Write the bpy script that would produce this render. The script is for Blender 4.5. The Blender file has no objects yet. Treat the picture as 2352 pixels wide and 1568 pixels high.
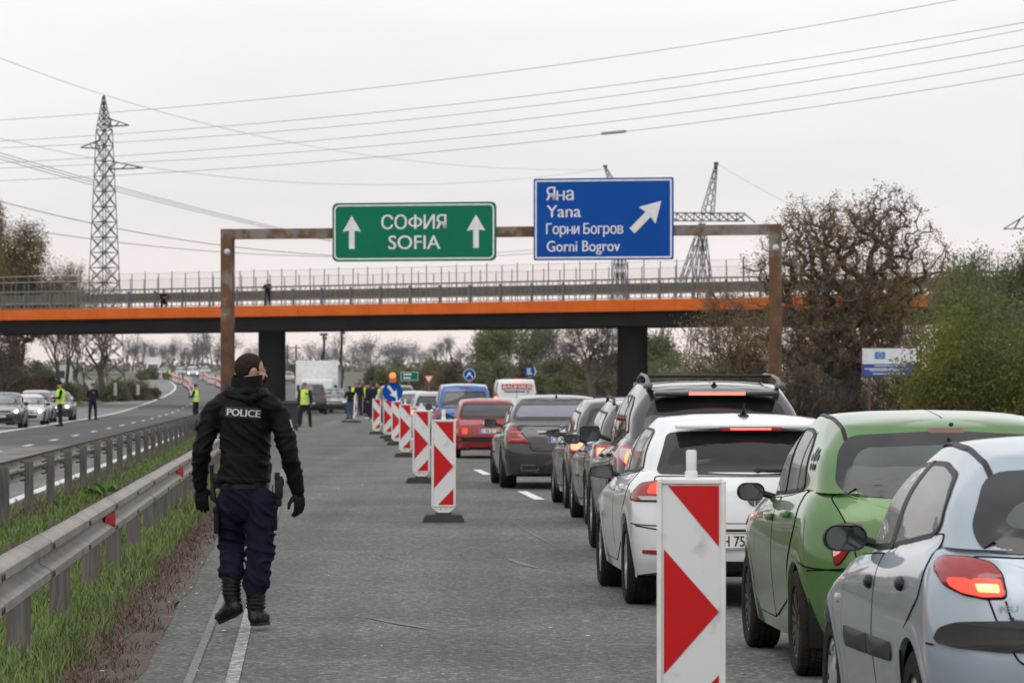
import bpy, bmesh, math, random
import numpy as np
from math import sin, cos, pi, radians, sqrt, atan2
from mathutils import Vector, Matrix, noise
from mathutils.bvhtree import BVHTree
random.seed(7); rng = np.random.default_rng(7)
S = bpy.context.scene
COL = S.collection
# ------------------------------------------------------------------ camera, light, exposure
ZC = 1.58                      # eye height
cam = bpy.data.cameras.new('camera'); camo = bpy.data.objects.new('camera', cam); COL.objects.link(camo)
camo.location = (0, 0, ZC); camo.rotation_euler = (radians(90), 0, 0)
cam.sensor_width = 36; cam.lens = 140.05; cam.shift_y = 0.045
cam.clip_start = 0.5; cam.clip_end = 20000
cam.dof.use_dof = True; cam.dof.focus_distance = 25.5; cam.dof.aperture_fstop = 10; cam.dof.aperture_blades = 9
S.camera = camo
W = bpy.data.worlds.new("World"); S.world = W; W.use_nodes = True
nt = W.node_tree; nt.nodes.clear()
SUN_EL, SUN_AZ = 38, 200
o_ = nt.nodes.new('ShaderNodeOutputWorld')
bg1 = nt.nodes.new('ShaderNodeBackground'); bg2 = nt.nodes.new('ShaderNodeBackground'); mix = nt.nodes.new('ShaderNodeMixShader')
sky = nt.nodes.new('ShaderNodeTexSky'); sky.sky_type = 'NISHITA'; sky.sun_disc = False
sky.sun_elevation = radians(SUN_EL); sky.sun_rotation = radians(SUN_AZ); sky.air_density = 1.0; sky.dust_density = 4
nt.links.new(sky.outputs[0], bg1.inputs[0]); bg1.inputs[1].default_value = 0.06
geo = nt.nodes.new('ShaderNodeNewGeometry'); sep = nt.nodes.new('ShaderNodeSeparateXYZ')
tc = nt.nodes.new('ShaderNodeTexCoord')
nt.links.new(tc.outputs['Generated'], sep.inputs[0])
# overcast dome: warm pale band at the horizon, grey-white above, brighter towards the zenith
cr = nt.nodes.new('ShaderNodeValToRGB'); el = cr.color_ramp.elements
el[0].position = 0.0; el[0].color = (.80, .67, .63, 1)
el[1].position = 1.0; el[1].color = (1.08, 1.085, 1.105, 1)
for p, c in ((.012, (.84, .73, .69)), (.03, (.81, .75, .735)), (.055, (.775, .765, .78)), (.085, (.79, .79, .81)), (.12, (.85, .848, .855)), (.35, (.95, .95, .965))):
    e = el.new(p); e.color = (*c, 1)
nz = nt.nodes.new('ShaderNodeTexNoise'); nz.inputs['Scale'].default_value = 2.6; nz.inputs['Detail'].default_value = 6
mp = nt.nodes.new('ShaderNodeMapping'); mp.inputs['Scale'].default_value = (1, 1, 5)
nt.links.new(tc.outputs['Generated'], mp.inputs[0]); nt.links.new(mp.outputs[0], nz.inputs[0])
mr = nt.nodes.new('ShaderNodeMapRange'); mr.inputs[1].default_value = .3; mr.inputs[2].default_value = .7; mr.inputs[3].default_value = .87; mr.inputs[4].default_value = 1.13
nt.links.new(nz.outputs[0], mr.inputs[0])
vm = nt.nodes.new('ShaderNodeVectorMath'); vm.operation = 'SCALE'
nt.links.new(sep.outputs[2], cr.inputs[0]); nt.links.new(cr.outputs[0], vm.inputs[0]); nt.links.new(mr.outputs[0], vm.inputs['Scale'])
nt.links.new(vm.outputs[0], bg2.inputs[0]); bg2.inputs[1].default_value = 1.31
mix.inputs[0].default_value = 0.9
nt.links.new(bg1.outputs[0], mix.inputs[1]); nt.links.new(bg2.outputs[0], mix.inputs[2]); nt.links.new(mix.outputs[0], o_.inputs[0])
sl = bpy.data.lights.new('sun', 'SUN'); sl.energy = 0.8; sl.angle = radians(40); sl.color = (1, .97, .93)
so = bpy.data.objects.new('sun', sl); COL.objects.link(so)
_d = Vector((sin(radians(SUN_AZ)) * cos(radians(SUN_EL)), cos(radians(SUN_AZ)) * cos(radians(SUN_EL)), sin(radians(SUN_EL))))
so.rotation_euler = _d.to_track_quat('Z', 'Y').to_euler(); so.location = (0, 0, 50)
vs = S.view_settings; vs.view_transform = 'Standard'; vs.look = 'None'; vs.gamma = 1; vs.exposure = 0.0; vs.use_curve_mapping = False
S.cycles.max_bounces = 8; S.cycles.transparent_max_bounces = 24; S.cycles.use_denoising = True

# ------------------------------------------------------------------ place: road direction, terrain, pixel rays
KX = 0.0505                    # the road runs slightly left of the view axis
def ramp(d, w=30.): return (d + np.sqrt(d * d + w * w)) / 2
def zg(y): return float(.0085 * (ramp(y - 235.) - ramp(y - 900., 120)))
def bend(y): return float(-.055 * ramp(y - 400., 120) + .055 * ramp(-400., 120))
def RX(t, y): return t - KX * y + bend(y)         # lateral offset t at distance y -> world x
def RP(t, y, z=0): return Vector((RX(t, y), y, zg(y) + z))
FP = 9150.
def PIX(u, v, y): return Vector(((u - 1176) * y / FP, y, ZC - (v - 890) * y / FP))   # photo point at a known distance
YAW = math.atan(KX)
def ydist(v, lo=12, hi=880):   # distance of the ground seen at photo row v
    for _ in range(50):
        m = (lo + hi) / 2
        if 890 + (ZC - zg(m)) * FP / m > v: lo = m
        else: hi = m
    return lo
# ------------------------------------------------------------------ materials
MATS = {}
def mk(name, col, rough=.6, metal=0., col2=None, scale=6., detail=6., lo=.35, hi=.65, bump=0., bscale=40., coat=0., emit=None, est=0., spec=.5, stretch=None, sub=None):
    if name in MATS: return MATS[name]
    m = bpy.data.materials.new(name); m.use_nodes = True; n = m.node_tree.nodes; l = m.node_tree.links
    b = n['Principled BSDF']
    b.inputs['Roughness'].default_value = rough; b.inputs['Metallic'].default_value = metal
    b.inputs['Specular IOR Level'].default_value = spec
    b.inputs['Coat Weight'].default_value = coat; b.inputs['Coat Roughness'].default_value = .04
    t = n.new('ShaderNodeTexCoord'); mpn = n.new('ShaderNodeMapping'); l.new(t.outputs['Object'], mpn.inputs[0])
    if stretch: mpn.inputs['Scale'].default_value = stretch
    if col2 is None: col2 = tuple(c * .86 for c in col)
    nz = n.new('ShaderNodeTexNoise'); nz.inputs['Scale'].default_value = scale; nz.inputs['Detail'].default_value = detail
    l.new(mpn.outputs[0], nz.inputs['Vector'])
    r = n.new('ShaderNodeValToRGB'); r.color_ramp.elements[0].position = lo; r.color_ramp.elements[1].position = hi
    r.color_ramp.elements[0].color = (*col2, 1); r.color_ramp.elements[1].color = (*col, 1)
    l.new(nz.outputs[0], r.inputs[0]); l.new(r.outputs[0], b.inputs['Base Color'])
    if bump:
        n2 = n.new('ShaderNodeTexNoise'); n2.inputs['Scale'].default_value = bscale; n2.inputs['Detail'].default_value = 4
        l.new(mpn.outputs[0], n2.inputs['Vector'])
        bp = n.new('ShaderNodeBump'); bp.inputs['Strength'].default_value = bump; bp.inputs['Distance'].default_value = .02
        l.new(n2.outputs[0], bp.inputs['Height']); l.new(bp.outputs[0], b.inputs['Normal'])
    if emit:
        b.inputs['Emission Color'].default_value = (*emit, 1); b.inputs['Emission Strength'].default_value = est
    MATS[name] = m; return m
def glass(name, tint=(.5, .55, .55), ior=1.5, rough=.0, film=0., fcol=(.34, .36, .36)):
    if name in MATS: return MATS[name]
    m = bpy.data.materials.new(name); m.use_nodes = True; n = m.node_tree.nodes; l = m.node_tree.links; n.clear()
    o = n.new('ShaderNodeOutputMaterial'); mx = n.new('ShaderNodeMixShader'); fr = n.new('ShaderNodeFresnel'); fr.inputs[0].default_value = ior
    t = n.new('ShaderNodeBsdfTransparent'); t.inputs[0].default_value = (*tint, 1); g = n.new('ShaderNodeBsdfGlossy'); g.inputs['Roughness'].default_value = rough
    g.inputs[0].default_value = (1, 1, 1, 1)
    l.new(fr.outputs[0], mx.inputs[0]); l.new(t.outputs[0], mx.inputs[1]); l.new(g.outputs[0], mx.inputs[2]); out = mx.outputs[0]
    if film:      # pale film: dust, plus on side panes the sky's reflection put into colour
        df = n.new('ShaderNodeBsdfDiffuse'); df.inputs[0].default_value = (*fcol, 1); m2 = n.new('ShaderNodeMixShader'); tcn = n.new('ShaderNodeTexCoord'); nz = n.new('ShaderNodeTexNoise'); nz.inputs['Scale'].default_value = 3; nz.inputs['Detail'].default_value = 6
        l.new(tcn.outputs['Object'], nz.inputs[0]); mr_ = n.new('ShaderNodeMapRange'); mr_.inputs[1].default_value = .3; mr_.inputs[2].default_value = .7; mr_.inputs[3].default_value = film * .75; mr_.inputs[4].default_value = film * 1.25; l.new(nz.outputs[0], mr_.inputs[0])
        l.new(mr_.outputs[0], m2.inputs[0]); l.new(mx.outputs[0], m2.inputs[1]); l.new(df.outputs[0], m2.inputs[2]); out = m2.outputs[0]
    l.new(out, o.inputs[0])
    MATS[name] = m; return m
def paint(name, col, metal=.0, rough=.35, flake=0., dirt=.0):
    if name in MATS: return MATS[name]
    m = mk(name, col, rough, metal, tuple(c * (.93) for c in col), scale=1.7, lo=.3, hi=.7, coat=.9)
    n = m.node_tree.nodes; l = m.node_tree.links; b = n['Principled BSDF']
    # road film: a thin dusty coat that gathers low on the body
    t = n.new('ShaderNodeTexCoord'); s = n.new('ShaderNodeSeparateXYZ'); l.new(t.outputs['Object'], s.inputs[0])
    g = n.new('ShaderNodeMapRange'); g.inputs[1].default_value = .25; g.inputs[2].default_value = .75; g.inputs[3].default_value = .35 + dirt; g.inputs[4].default_value = .0
    l.new(s.outputs[2], g.inputs[0])
    nz = n.new('ShaderNodeTexNoise'); nz.inputs['Scale'].default_value = 9; nz.inputs['Detail'].default_value = 7; l.new(t.outputs['Object'], nz.inputs[0])
    mu = n.new('ShaderNodeMath'); mu.operation = 'MULTIPLY'; l.new(g.outputs[0], mu.inputs[0]); l.new(nz.outputs[0], mu.inputs[1])
    src = b.inputs['Base Color'].links[0].from_socket
    mx = n.new('ShaderNodeMix'); mx.data_type = 'RGBA'; l.new(mu.outputs[0], mx.inputs[0]); l.new(src, mx.inputs[6]); mx.inputs[7].default_value = (.16, .14, .12, 1)
    l.new(mx.outputs[2], b.inputs['Base Color'])
    # the inside of the shell is trim, not paint
    gm = n.new('ShaderNodeNewGeometry'); mx2 = n.new('ShaderNodeMix'); mx2.data_type = 'RGBA'
    l.new(gm.outputs['Backfacing'], mx2.inputs[0]); l.new(mx.outputs[2], mx2.inputs[6]); mx2.inputs[7].default_value = (.05, .05, .052, 1)
    l.new(mx2.outputs[2], b.inputs['Base Color'])
    return m
# ------------------------------------------------------------------ mesh helpers
class MB:
    def __init__(s): s.v = []; s.f = []; s.m = []; s.mi = 0
    def add(s, vs, fs):
        k = len(s.v); s.v.extend([tuple(p) for p in vs]); s.f.extend([tuple(i + k for i in f) for f in fs]); s.m.extend([s.mi] * len(fs)); return s
    def box(s, c, d, rz=0., rx=0., ry=0., M=None):
        hx, hy, hz = d[0] / 2, d[1] / 2, d[2] / 2
        R = M or (Matrix.Rotation(rz, 3, 'Z') @ Matrix.Rotation(rx, 3, 'X') @ Matrix.Rotation(ry, 3, 'Y'))
        P = [Vector(c) + R @ Vector((a * hx, b * hy, e * hz)) for a in (-1, 1) for b in (-1, 1) for e in (-1, 1)]
        return s.add(P, [(0, 1, 3, 2), (4, 6, 7, 5), (0, 4, 5, 1), (2, 3, 7, 6), (0, 2, 6, 4), (1, 5, 7, 3)])
    def rbox(s, c, d, r, seg=2, rz=0.):      # box with rounded edges (bevelled)
        bm = bmesh.new(); bmesh.ops.create_cube(bm, size=1); bmesh.ops.scale(bm, vec=d, verts=bm.verts)
        bmesh.ops.bevel(bm, geom=bm.edges[:], offset=r, segments=seg, affect='EDGES', profile=.6)
        R = Matrix.Rotation(rz, 3, 'Z'); bm.verts.index_update()
        s.add([Vector(c) + R @ v.co for v in bm.verts], [[v.index for v in f.verts] for f in bm.faces]); bm.free(); return s
    def bar(s, a, b, w, h=None):             # square bar a->b
        a = Vector(a); b = Vector(b); h = h or w; d = (b - a); L = d.length
        if L < 1e-6: return s
        M = d.to_track_quat('Z', 'Y').to_matrix(); return s.box((a + b) / 2, (w, h, L), M=M)
    def tube(s, pts, r, n=8, cap=True):
        pts = [Vector(p) for p in pts]; k = len(s.v); N = len(pts)
        rr = r if hasattr(r, '__len__') else [r] * N
        up = None; vs = []
        for i, p in enumerate(pts):
            d = (pts[min(i + 1, N - 1)] - pts[max(i - 1, 0)]).normalized()
            if up is None: up = d.orthogonal().normalized()
            up = (up - d * up.dot(d));
            up = up.normalized() if up.length > 1e-6 else d.orthogonal().normalized()
            sd = d.cross(up); q = rr[i]
            qa, qb = q if hasattr(q, '__len__') else (q, q)
            for j in range(n):
                a = 2 * pi * j / n; vs.append(p + up * (cos(a) * qa) + sd * (sin(a) * qb))
        fs = [(i * n + j, i * n + (j + 1) % n, (i + 1) * n + (j + 1) % n, (i + 1) * n + j) for i in range(N - 1) for j in range(n)]
        if cap: fs += [tuple(range(n - 1, -1, -1)), tuple((N - 1) * n + j for j in range(n))]
        return s.add(vs, fs)
    def lathe(s, prof, c=(0, 0, 0), axis='Z', n=24, closed=False):   # prof [(r, h)]
        vs = []
        for r, h in prof:
            for j in range(n):
                a = 2 * pi * j / n
                p = {'Z': (r * cos(a), r * sin(a), h), 'X': (h, r * cos(a), r * sin(a)), 'Y': (r * sin(a), h, r * cos(a))}[axis]
                vs.append(Vector(c) + Vector(p))
        N = len(prof); R = range(N if closed else N - 1)
        return s.add(vs, [(i * n + j, i * n + (j + 1) % n, ((i + 1) % N) * n + (j + 1) % n, ((i + 1) % N) * n + j) for i in R for j in range(n)])
    def prism(s, poly, o, ax, ay, az, depth):  # polygon in plane (ax, ay), extruded along az
        o = Vector(o); ax = Vector(ax); ay = Vector(ay); az = Vector(az); n = len(poly)
        A = [o + ax * p[0] + ay * p[1] for p in poly]; B = [p + az * depth for p in A]
        return s.add(A + B, [tuple(range(n)), tuple(range(2 * n - 1, n - 1, -1))] + [(i, i + n, (i + 1) % n + n, (i + 1) % n) for i in range(n)])
    def ico(s, c, r, sub=2, sc=(1, 1, 1)):
        bm = bmesh.new(); bmesh.ops.create_icosphere(bm, subdivisions=sub, radius=1); bm.verts.index_update()
        s.add([Vector(c) + Vector((v.co.x * r * sc[0], v.co.y * r * sc[1], v.co.z * r * sc[2])) for v in bm.verts], [[v.index for v in f.verts] for f in bm.faces]); bm.free(); return s
    def mesh(s, name, mats, smooth=False, ang=40):
        me = bpy.data.meshes.new(name); me.from_pydata(s.v, [], s.f)
        for m in (mats if isinstance(mats, (list, tuple)) else [mats]): me.materials.append(m)
        if any(s.m): me.polygons.foreach_set('material_index', s.m)
        bm = bmesh.new(); bm.from_mesh(me); bmesh.ops.recalc_face_normals(bm, faces=bm.faces); bm.to_mesh(me); bm.free()
        if smooth:
            me.polygons.foreach_set('use_smooth', [True] * len(me.polygons)); me.set_sharp_from_angle(angle=radians(ang))
        me.update(); return me
    def build(s, name, mats, parent=None, smooth=False, ang=40):
        o = bpy.data.objects.new(name, s.mesh(name, mats, smooth, ang)); COL.objects.link(o)
        if parent: o.parent = parent
        return o
def npmesh(name, V, Fq, mat, parent=None, smooth=False):      # fast path for quads
    me = bpy.data.meshes.new(name); V = np.asarray(V, dtype=np.float32).reshape(-1, 3); Fq = np.asarray(Fq, dtype=np.int32); k = Fq.shape[1]
    me.vertices.add(len(V)); me.vertices.foreach_set('co', V.ravel())
    me.loops.add(Fq.size); me.loops.foreach_set('vertex_index', Fq.ravel())
    me.polygons.add(len(Fq)); me.polygons.foreach_set('loop_start', np.arange(0, Fq.size, k, dtype=np.int32))
    if smooth: me.polygons.foreach_set('use_smooth', np.ones(len(Fq), dtype=bool))
    for m in (mat if isinstance(mat, (list, tuple)) else [mat]): me.materials.append(m)
    me.update(calc_edges=True); me.validate()
    o = bpy.data.objects.new(name, me); COL.objects.link(o)
    if parent: o.parent = parent
    return o
def tag(o, label=None, cat=None, group=None, kind=None):
    if label: o['label'] = label
    if cat: o['category'] = cat
    if group: o['group'] = group
    if kind: o['kind'] = kind
    return o
def thing(name, label, cat, loc=(0, 0, 0), rz=0., group=None):
    o = bpy.data.objects.new(name, None); COL.objects.link(o); o.empty_display_size = .2
    o.location = loc; o.rotation_euler = (0, 0, rz); return tag(o, label, cat, group)
KIDS = {}
def copy_tree(o, parent=None):
    c = o.copy(); COL.objects.link(c)
    if parent: c.parent = parent
    for ch in list(o.children): copy_tree(ch, c)
    return c
def dup(o, loc, rz=0., label=None, group=None):
    c = copy_tree(o); c.location = loc; c.rotation_euler = (0, 0, rz)
    if label: c['label'] = label
    if group: c['group'] = group
    return c
def glyphs(s, size):
    cu = bpy.data.curves.new('t', 'FONT'); cu.body = s; cu.size = size; cu.resolution_u = 4; ob = bpy.data.objects.new('t', cu); COL.objects.link(ob); dg = bpy.context.evaluated_depsgraph_get(); dg.update()
    me = bpy.data.meshes.new_from_object(ob.evaluated_get(dg)); P = np.array([v.co[:] for v in me.vertices]); F = [tuple(p.vertices) for p in me.polygons]; bpy.data.objects.remove(ob); bpy.data.curves.remove(cu); bpy.data.meshes.remove(me); return P, F
def layout(s, size, gap=.085):      # letter by letter; the two glyphs with crossing strokes are put together from whole ones
    A, Fs, x = [], [], 0.; cap = .729 * size; xh = .55 * size
    for ch in s:
        if ch == ' ': x += .26 * size; continue
        if ch == '\u0424': P, F = glyphs('O', size); P[:, 0] -= P[:, 0].min(); P[:, 0] *= 1.0; P[:, 1] = P[:, 1] * .70 + .15 * cap; w = P[:, 0].max(); b = .052 * size; k = len(P); P = np.vstack([P, [(w / 2 - b, 0, .0003), (w / 2 + b, 0, .0003), (w / 2 + b, cap, .0003), (w / 2 - b, cap, .0003)]]); F = F + [(k, k + 1, k + 2, k + 3)]
        elif ch == '\u043d': P, F = glyphs('H', size); P[:, 0] -= P[:, 0].min(); P[:, 0] *= .80; P[:, 1] *= xh / cap
        else: P, F = glyphs(ch, size); P[:, 0] -= P[:, 0].min()
        P[:, 0] += x; k = sum(len(a) for a in A); A.append(P); Fs += [tuple(i + k for i in f) for f in F]; x = P[:, 0].max() + gap * size
    return np.vstack(A), Fs
def text_mb(mb, s, size, o, ax, ay, az, depth=.004, bold=.0, align='LEFT', fitw=None, space=1.):
    cu = bpy.data.curves.new('t', 'FONT'); cu.body = s; cu.size = size; cu.align_x = align; cu.offset = 0; cu.resolution_u = 4; cu.space_character = space
    ob = bpy.data.objects.new('t', cu); COL.objects.link(ob)
    dg = bpy.context.evaluated_depsgraph_get(); dg.update()
    me = bpy.data.meshes.new_from_object(ob.evaluated_get(dg))
    P = np.array([v.co[:] for v in me.vertices]); F = [tuple(p.vertices) for p in me.polygons]
    if any(ord(ch) > 0x400 for ch in s): P, F = layout(s, size)
    sx = 1.
    if fitw and len(P):
        sx = fitw / (P[:, 0].max() - P[:, 0].min())
    o = Vector(o); ax = Vector(ax); ay = Vector(ay); az = Vector(az)
    nrm = ax.cross(ay).normalized()
    for k, e in enumerate((0, -1, 1) if bold else (0,)):     # heavier strokes: the outline again, a hair to each side and in front
        mb.add([o + ax * (p[0] * sx + e * bold * size) + ay * p[1] + az * depth + nrm * (.0006 * k + p[2]) for p in P], F)
    COL.objects.unlink(ob); bpy.data.objects.remove(ob); bpy.data.curves.remove(cu); bpy.data.meshes.remove(me); return mb
def ico_np(): pass
# ================================================================== THE SETTING
def asphalt(name, c1, c2, spk=.5, scale=1., tint=(1, 1, .98), scars=0.):
    m = bpy.data.materials.new(name); m.use_nodes = True; n = m.node_tree.nodes; l = m.node_tree.links; b = n['Principled BSDF']
    b.inputs['Roughness'].default_value = .82; b.inputs['Specular IOR Level'].default_value = .35
    t = n.new('ShaderNodeTexCoord')
    v = n.new('ShaderNodeTexVoronoi'); v.inputs['Scale'].default_value = 70 * scale; l.new(t.outputs['Object'], v.inputs['Vector'])
    r = n.new('ShaderNodeValToRGB'); r.color_ramp.interpolation = 'LINEAR'
    sp = n.new('ShaderNodeSeparateColor'); l.new(v.outputs['Color'], sp.inputs[0]); l.new(sp.outputs[0], r.inputs[0])
    e = r.color_ramp.elements; e[0].position = 0; e[0].color = (*[c * .42 for c in c1], 1); e[1].position = .62; e[1].color = (*c1, 1)
    x = e.new(.9); x.color = (*c2, 1); x = e.new(.975); x.color = (c2[0] * 1.9, c2[1] * 1.75, c2[2] * 1.5, 1)
    n1 = n.new('ShaderNodeTexNoise'); n1.inputs['Scale'].default_value = .35; n1.inputs['Detail'].default_value = 8; n1.inputs['Roughness'].default_value = .6; l.new(t.outputs['Object'], n1.inputs[0])
    r1 = n.new('ShaderNodeMapRange'); r1.inputs[1].default_value = .3; r1.inputs[2].default_value = .7; r1.inputs[3].default_value = .74; r1.inputs[4].default_value = 1.24; l.new(n1.outputs[0], r1.inputs[0])
    # wheel paths: long streaks along the lane
    mp = n.new('ShaderNodeMapping'); mp.inputs['Scale'].default_value = (1.1, .02, 1); mp.inputs['Rotation'].default_value = (0, 0, -KX); l.new(t.outputs['Object'], mp.inputs[0])
    n2 = n.new('ShaderNodeTexNoise'); n2.inputs['Scale'].default_value = 1.; n2.inputs['Detail'].default_value = 3; l.new(mp.outputs[0], n2.inputs[0])
    r2 = n.new('ShaderNodeMapRange'); r2.inputs[1].default_value = .3; r2.inputs[2].default_value = .7; r2.inputs[3].default_value = .74; r2.inputs[4].default_value = 1.20; l.new(n2.outputs[0], r2.inputs[0])
    mm = n.new('ShaderNodeMath'); mm.operation = 'MULTIPLY'; l.new(r1.outputs[0], mm.inputs[0]); l.new(r2.outputs[0], mm.inputs[1])
    vm = n.new('ShaderNodeVectorMath'); vm.operation = 'SCALE'; l.new(r.outputs[0], vm.inputs[0]); l.new(mm.outputs[0], vm.inputs['Scale'])
    out = vm.outputs[0]
    if scars:   # pale scuffs left by tyres and plant: stretched thresholded noise
        m3 = n.new('ShaderNodeMapping'); m3.inputs['Scale'].default_value = (.5, .9, 1); m3.inputs['Rotation'].default_value = (0, 0, .5); l.new(t.outputs['Object'], m3.inputs[0])
        n3 = n.new('ShaderNodeTexNoise'); n3.inputs['Scale'].default_value = .42; n3.inputs['Detail'].default_value = 2.5; n3.inputs['Distortion'].default_value = 1.2; l.new(m3.outputs[0], n3.inputs[0])
        a3 = n.new('ShaderNodeMath'); a3.operation = 'SUBTRACT'; a3.inputs[1].default_value = .5; l.new(n3.outputs[0], a3.inputs[0])
        b3 = n.new('ShaderNodeMath'); b3.operation = 'ABSOLUTE'; l.new(a3.outputs[0], b3.inputs[0])
        c3 = n.new('ShaderNodeMapRange'); c3.inputs[1].default_value = .0; c3.inputs[2].default_value = .006; c3.inputs[3].default_value = scars; c3.inputs[4].default_value = 0; l.new(b3.outputs[0], c3.inputs[0])
        n4 = n.new('ShaderNodeTexNoise'); n4.inputs['Scale'].default_value = .8; n4.inputs['Detail'].default_value = 4; l.new(t.outputs['Object'], n4.inputs[0])
        d4 = n.new('ShaderNodeMapRange'); d4.inputs[1].default_value = .5; d4.inputs[2].default_value = .66; l.new(n4.outputs[0], d4.inputs[0])
        e4 = n.new('ShaderNodeMath'); e4.operation = 'MULTIPLY'; l.new(c3.outputs[0], e4.inputs[0]); l.new(d4.outputs[0], e4.inputs[1])
        mx = n.new('ShaderNodeMix'); mx.data_type = 'RGBA'; l.new(e4.outputs[0], mx.inputs[0]); l.new(out, mx.inputs[6]); mx.inputs[7].default_value = (.17, .17, .165, 1); out = mx.outputs[2]
    l.new(out, b.inputs['Base Color'])
    bp = n.new('ShaderNodeBump'); bp.inputs['Strength'].default_value = .8; bp.inputs['Distance'].default_value = .008
    l.new(v.outputs['Distance'], bp.inputs['Height']); l.new(bp.outputs[0], b.inputs['Normal'])
    return m
A_OUR = asphalt('worn_asphalt', (.092, .098, .089), (.132, .137, .122), scars=.9, scale=.55)
A_DARK = asphalt('dark_asphalt', (.062, .064, .068), (.08, .08, .082))
A_LIGHT = asphalt('pale_asphalt', (.15, .148, .146), (.185, .182, .176))
A_RAMP = asphalt('shoulder_asphalt', (.19, .187, .182), (.225, .22, .21))
def worn_line(name, wear=.5, top=.6):
    m = mk(name, (.62, .62, .60), .7); n = m.node_tree.nodes; l = m.node_tree.links
    b = n['Principled BSDF']; t = n.new('ShaderNodeTexCoord'); nz = n.new('ShaderNodeTexNoise'); nz.inputs['Scale'].default_value = 24; nz.inputs['Detail'].default_value = 8; nz.inputs['Roughness'].default_value = .75
    l.new(t.outputs['Object'], nz.inputs[0]); r = n.new('ShaderNodeValToRGB'); r.color_ramp.elements[0].position = wear - .07; r.color_ramp.elements[1].position = wear + .07
    r.color_ramp.elements[0].color = (.10, .10, .096, 1); r.color_ramp.elements[1].color = (top, top, top * .96, 1); l.new(nz.outputs[0], r.inputs[0]); l.new(r.outputs[0], b.inputs['Base Color'])
    return m
L_WORN = worn_line('worn_paint', .54, .50); L_FAINT = worn_line('faded_paint', .60, .36); L_GOOD = worn_line('line_paint', .33)
GROUND = mk('earth_and_grass', (.072, .08, .036), .95, col2=(.085, .07, .05), scale=.25, detail=10)
GRASSG = mk('verge_soil', (.075, .085, .03), .95, col2=(.05, .045, .03), scale=3, detail=8, bump=.4, bscale=30)
DIRT = mk('dead_grass_and_grit', (.115, .09, .072), .95, col2=(.06, .046, .038), scale=26, detail=9, bump=.9, bscale=60)
def ysteps(y0, y1, near=4., far=14.):
    ys = [y0]
    while ys[-1] < y1: ys.append(min(y1, ys[-1] + near + (far - near) * min(1, ys[-1] / 300)))
    return ys
def strip(name, tl, tr, y0, y1, dz, mat, wob=0., kind='structure'):
    mb = MB(); ys = ysteps(y0, y1, .6 if wob else 4.); vs = []
    for y in ys:
        a = tl(y) if callable(tl) else tl; b = tr(y) if callable(tr) else tr
        if wob: b += wob * (noise.noise(Vector((y * .9, 3, 0))) + .6 * noise.noise(Vector((y * 3.1, 7, 0))))
        vs += [(RX(a, y), y, zg(y) + dz), (RX(b, y), y, zg(y) + dz)]
    mb.add(vs, [(2 * i, 2 * i + 1, 2 * i + 3, 2 * i + 2) for i in range(len(ys) - 1)])
    return tag(mb.build(name, mat), kind=kind)
# ground sheet to the horizon
mb = MB(); ysg = [-60, 0, 40, 80, 120, 160, 190, 210, 225, 240, 260, 280, 300, 340, 380, 430, 480, 540, 600, 700, 800, 860, 920, 1000, 1100, 1250, 1500, 2000, 3500, 7000, 12000]
xs = [-9000, -2000, -600, -300, -150, -80, -40, 0, 40, 80, 150, 300, 600, 2000, 9000]
mb.add([(x, y, zg(y) - .02) for y in ysg for x in xs], [(j * len(xs) + i, j * len(xs) + i + 1, (j + 1) * len(xs) + i + 1, (j + 1) * len(xs) + i) for j in range(len(ysg) - 1) for i in range(len(xs) - 1)])
tag(mb.build('ground', GROUND), kind='structure')
strip('road', -.95, 10.2, 3, 1500, .0, A_OUR)
strip('dirt_edge', -1.62, -.93, 3, 250, .004, DIRT, wob=.16)
strip('median', -3.9, -1.35, 3, 260, -.008, GRASSG)
strip('opposite_road', -11.0, -3.7, 3, 108, .0, A_LIGHT)
def tback(y): return -11
mbd = MB()   # darker length of the road, its near end cut at a slant
qs = [(-11.0, 103), (-3.9, 128), (-3.9, 216), (-11.0, 222)]
tag(strip('darker_road_length', -11.0, -3.9, 112, 218, .004, A_DARK), kind='structure')
strip('opposite_road_beyond', -11.0, -3.7, 108, 900, .0, asphalt('middle_asphalt', (.10, .101, .102), (.13, .13, .126)))
def sh_l(y):
    if y < 240: return -14.0
    if y < 275: return -14.0 - 2.4 * (1 - abs(y - 257) / 18)
    return -14.0 + min(1., (y - 275) / 90) * .3
strip('hard_shoulder', sh_l, -11.0, 60, 640, .003, A_RAMP)
strip('branch_road', lambda y: -14 - (y - 236) * 1.6, lambda y: -13.5 - (y - 236) * .4, 236, 262, .001, A_RAMP)
# painted lines
for nm, a, w, y0, y1, m in (('edge_line', -.44, .075, 3, 36, L_WORN), ('faded_edge_line', -.46, .12, 36, 300, L_FAINT), ('old_edge_line', -.665, .05, 3, 34, L_FAINT), ('edge_line', -4.24, .18, 20, 500, L_GOOD), ('edge_line', -10.98, .2, 60, 620, L_GOOD), ('edge_line', 6.8, .15, 20, 300, L_GOOD)):
    strip(nm, a, a + w, y0, y1, .009, m)
for i in range(16):
    y = 24.5 + 16.2 * i; strip('lane_mark', 3.27, 3.42, y, y + 4.6, .009, L_GOOD)
for i in range(22):
    y = 62 + 11.6 * i; strip('lane_mark', -7.72, -7.57, y, y + 3.4, .009, L_GOOD)
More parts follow.
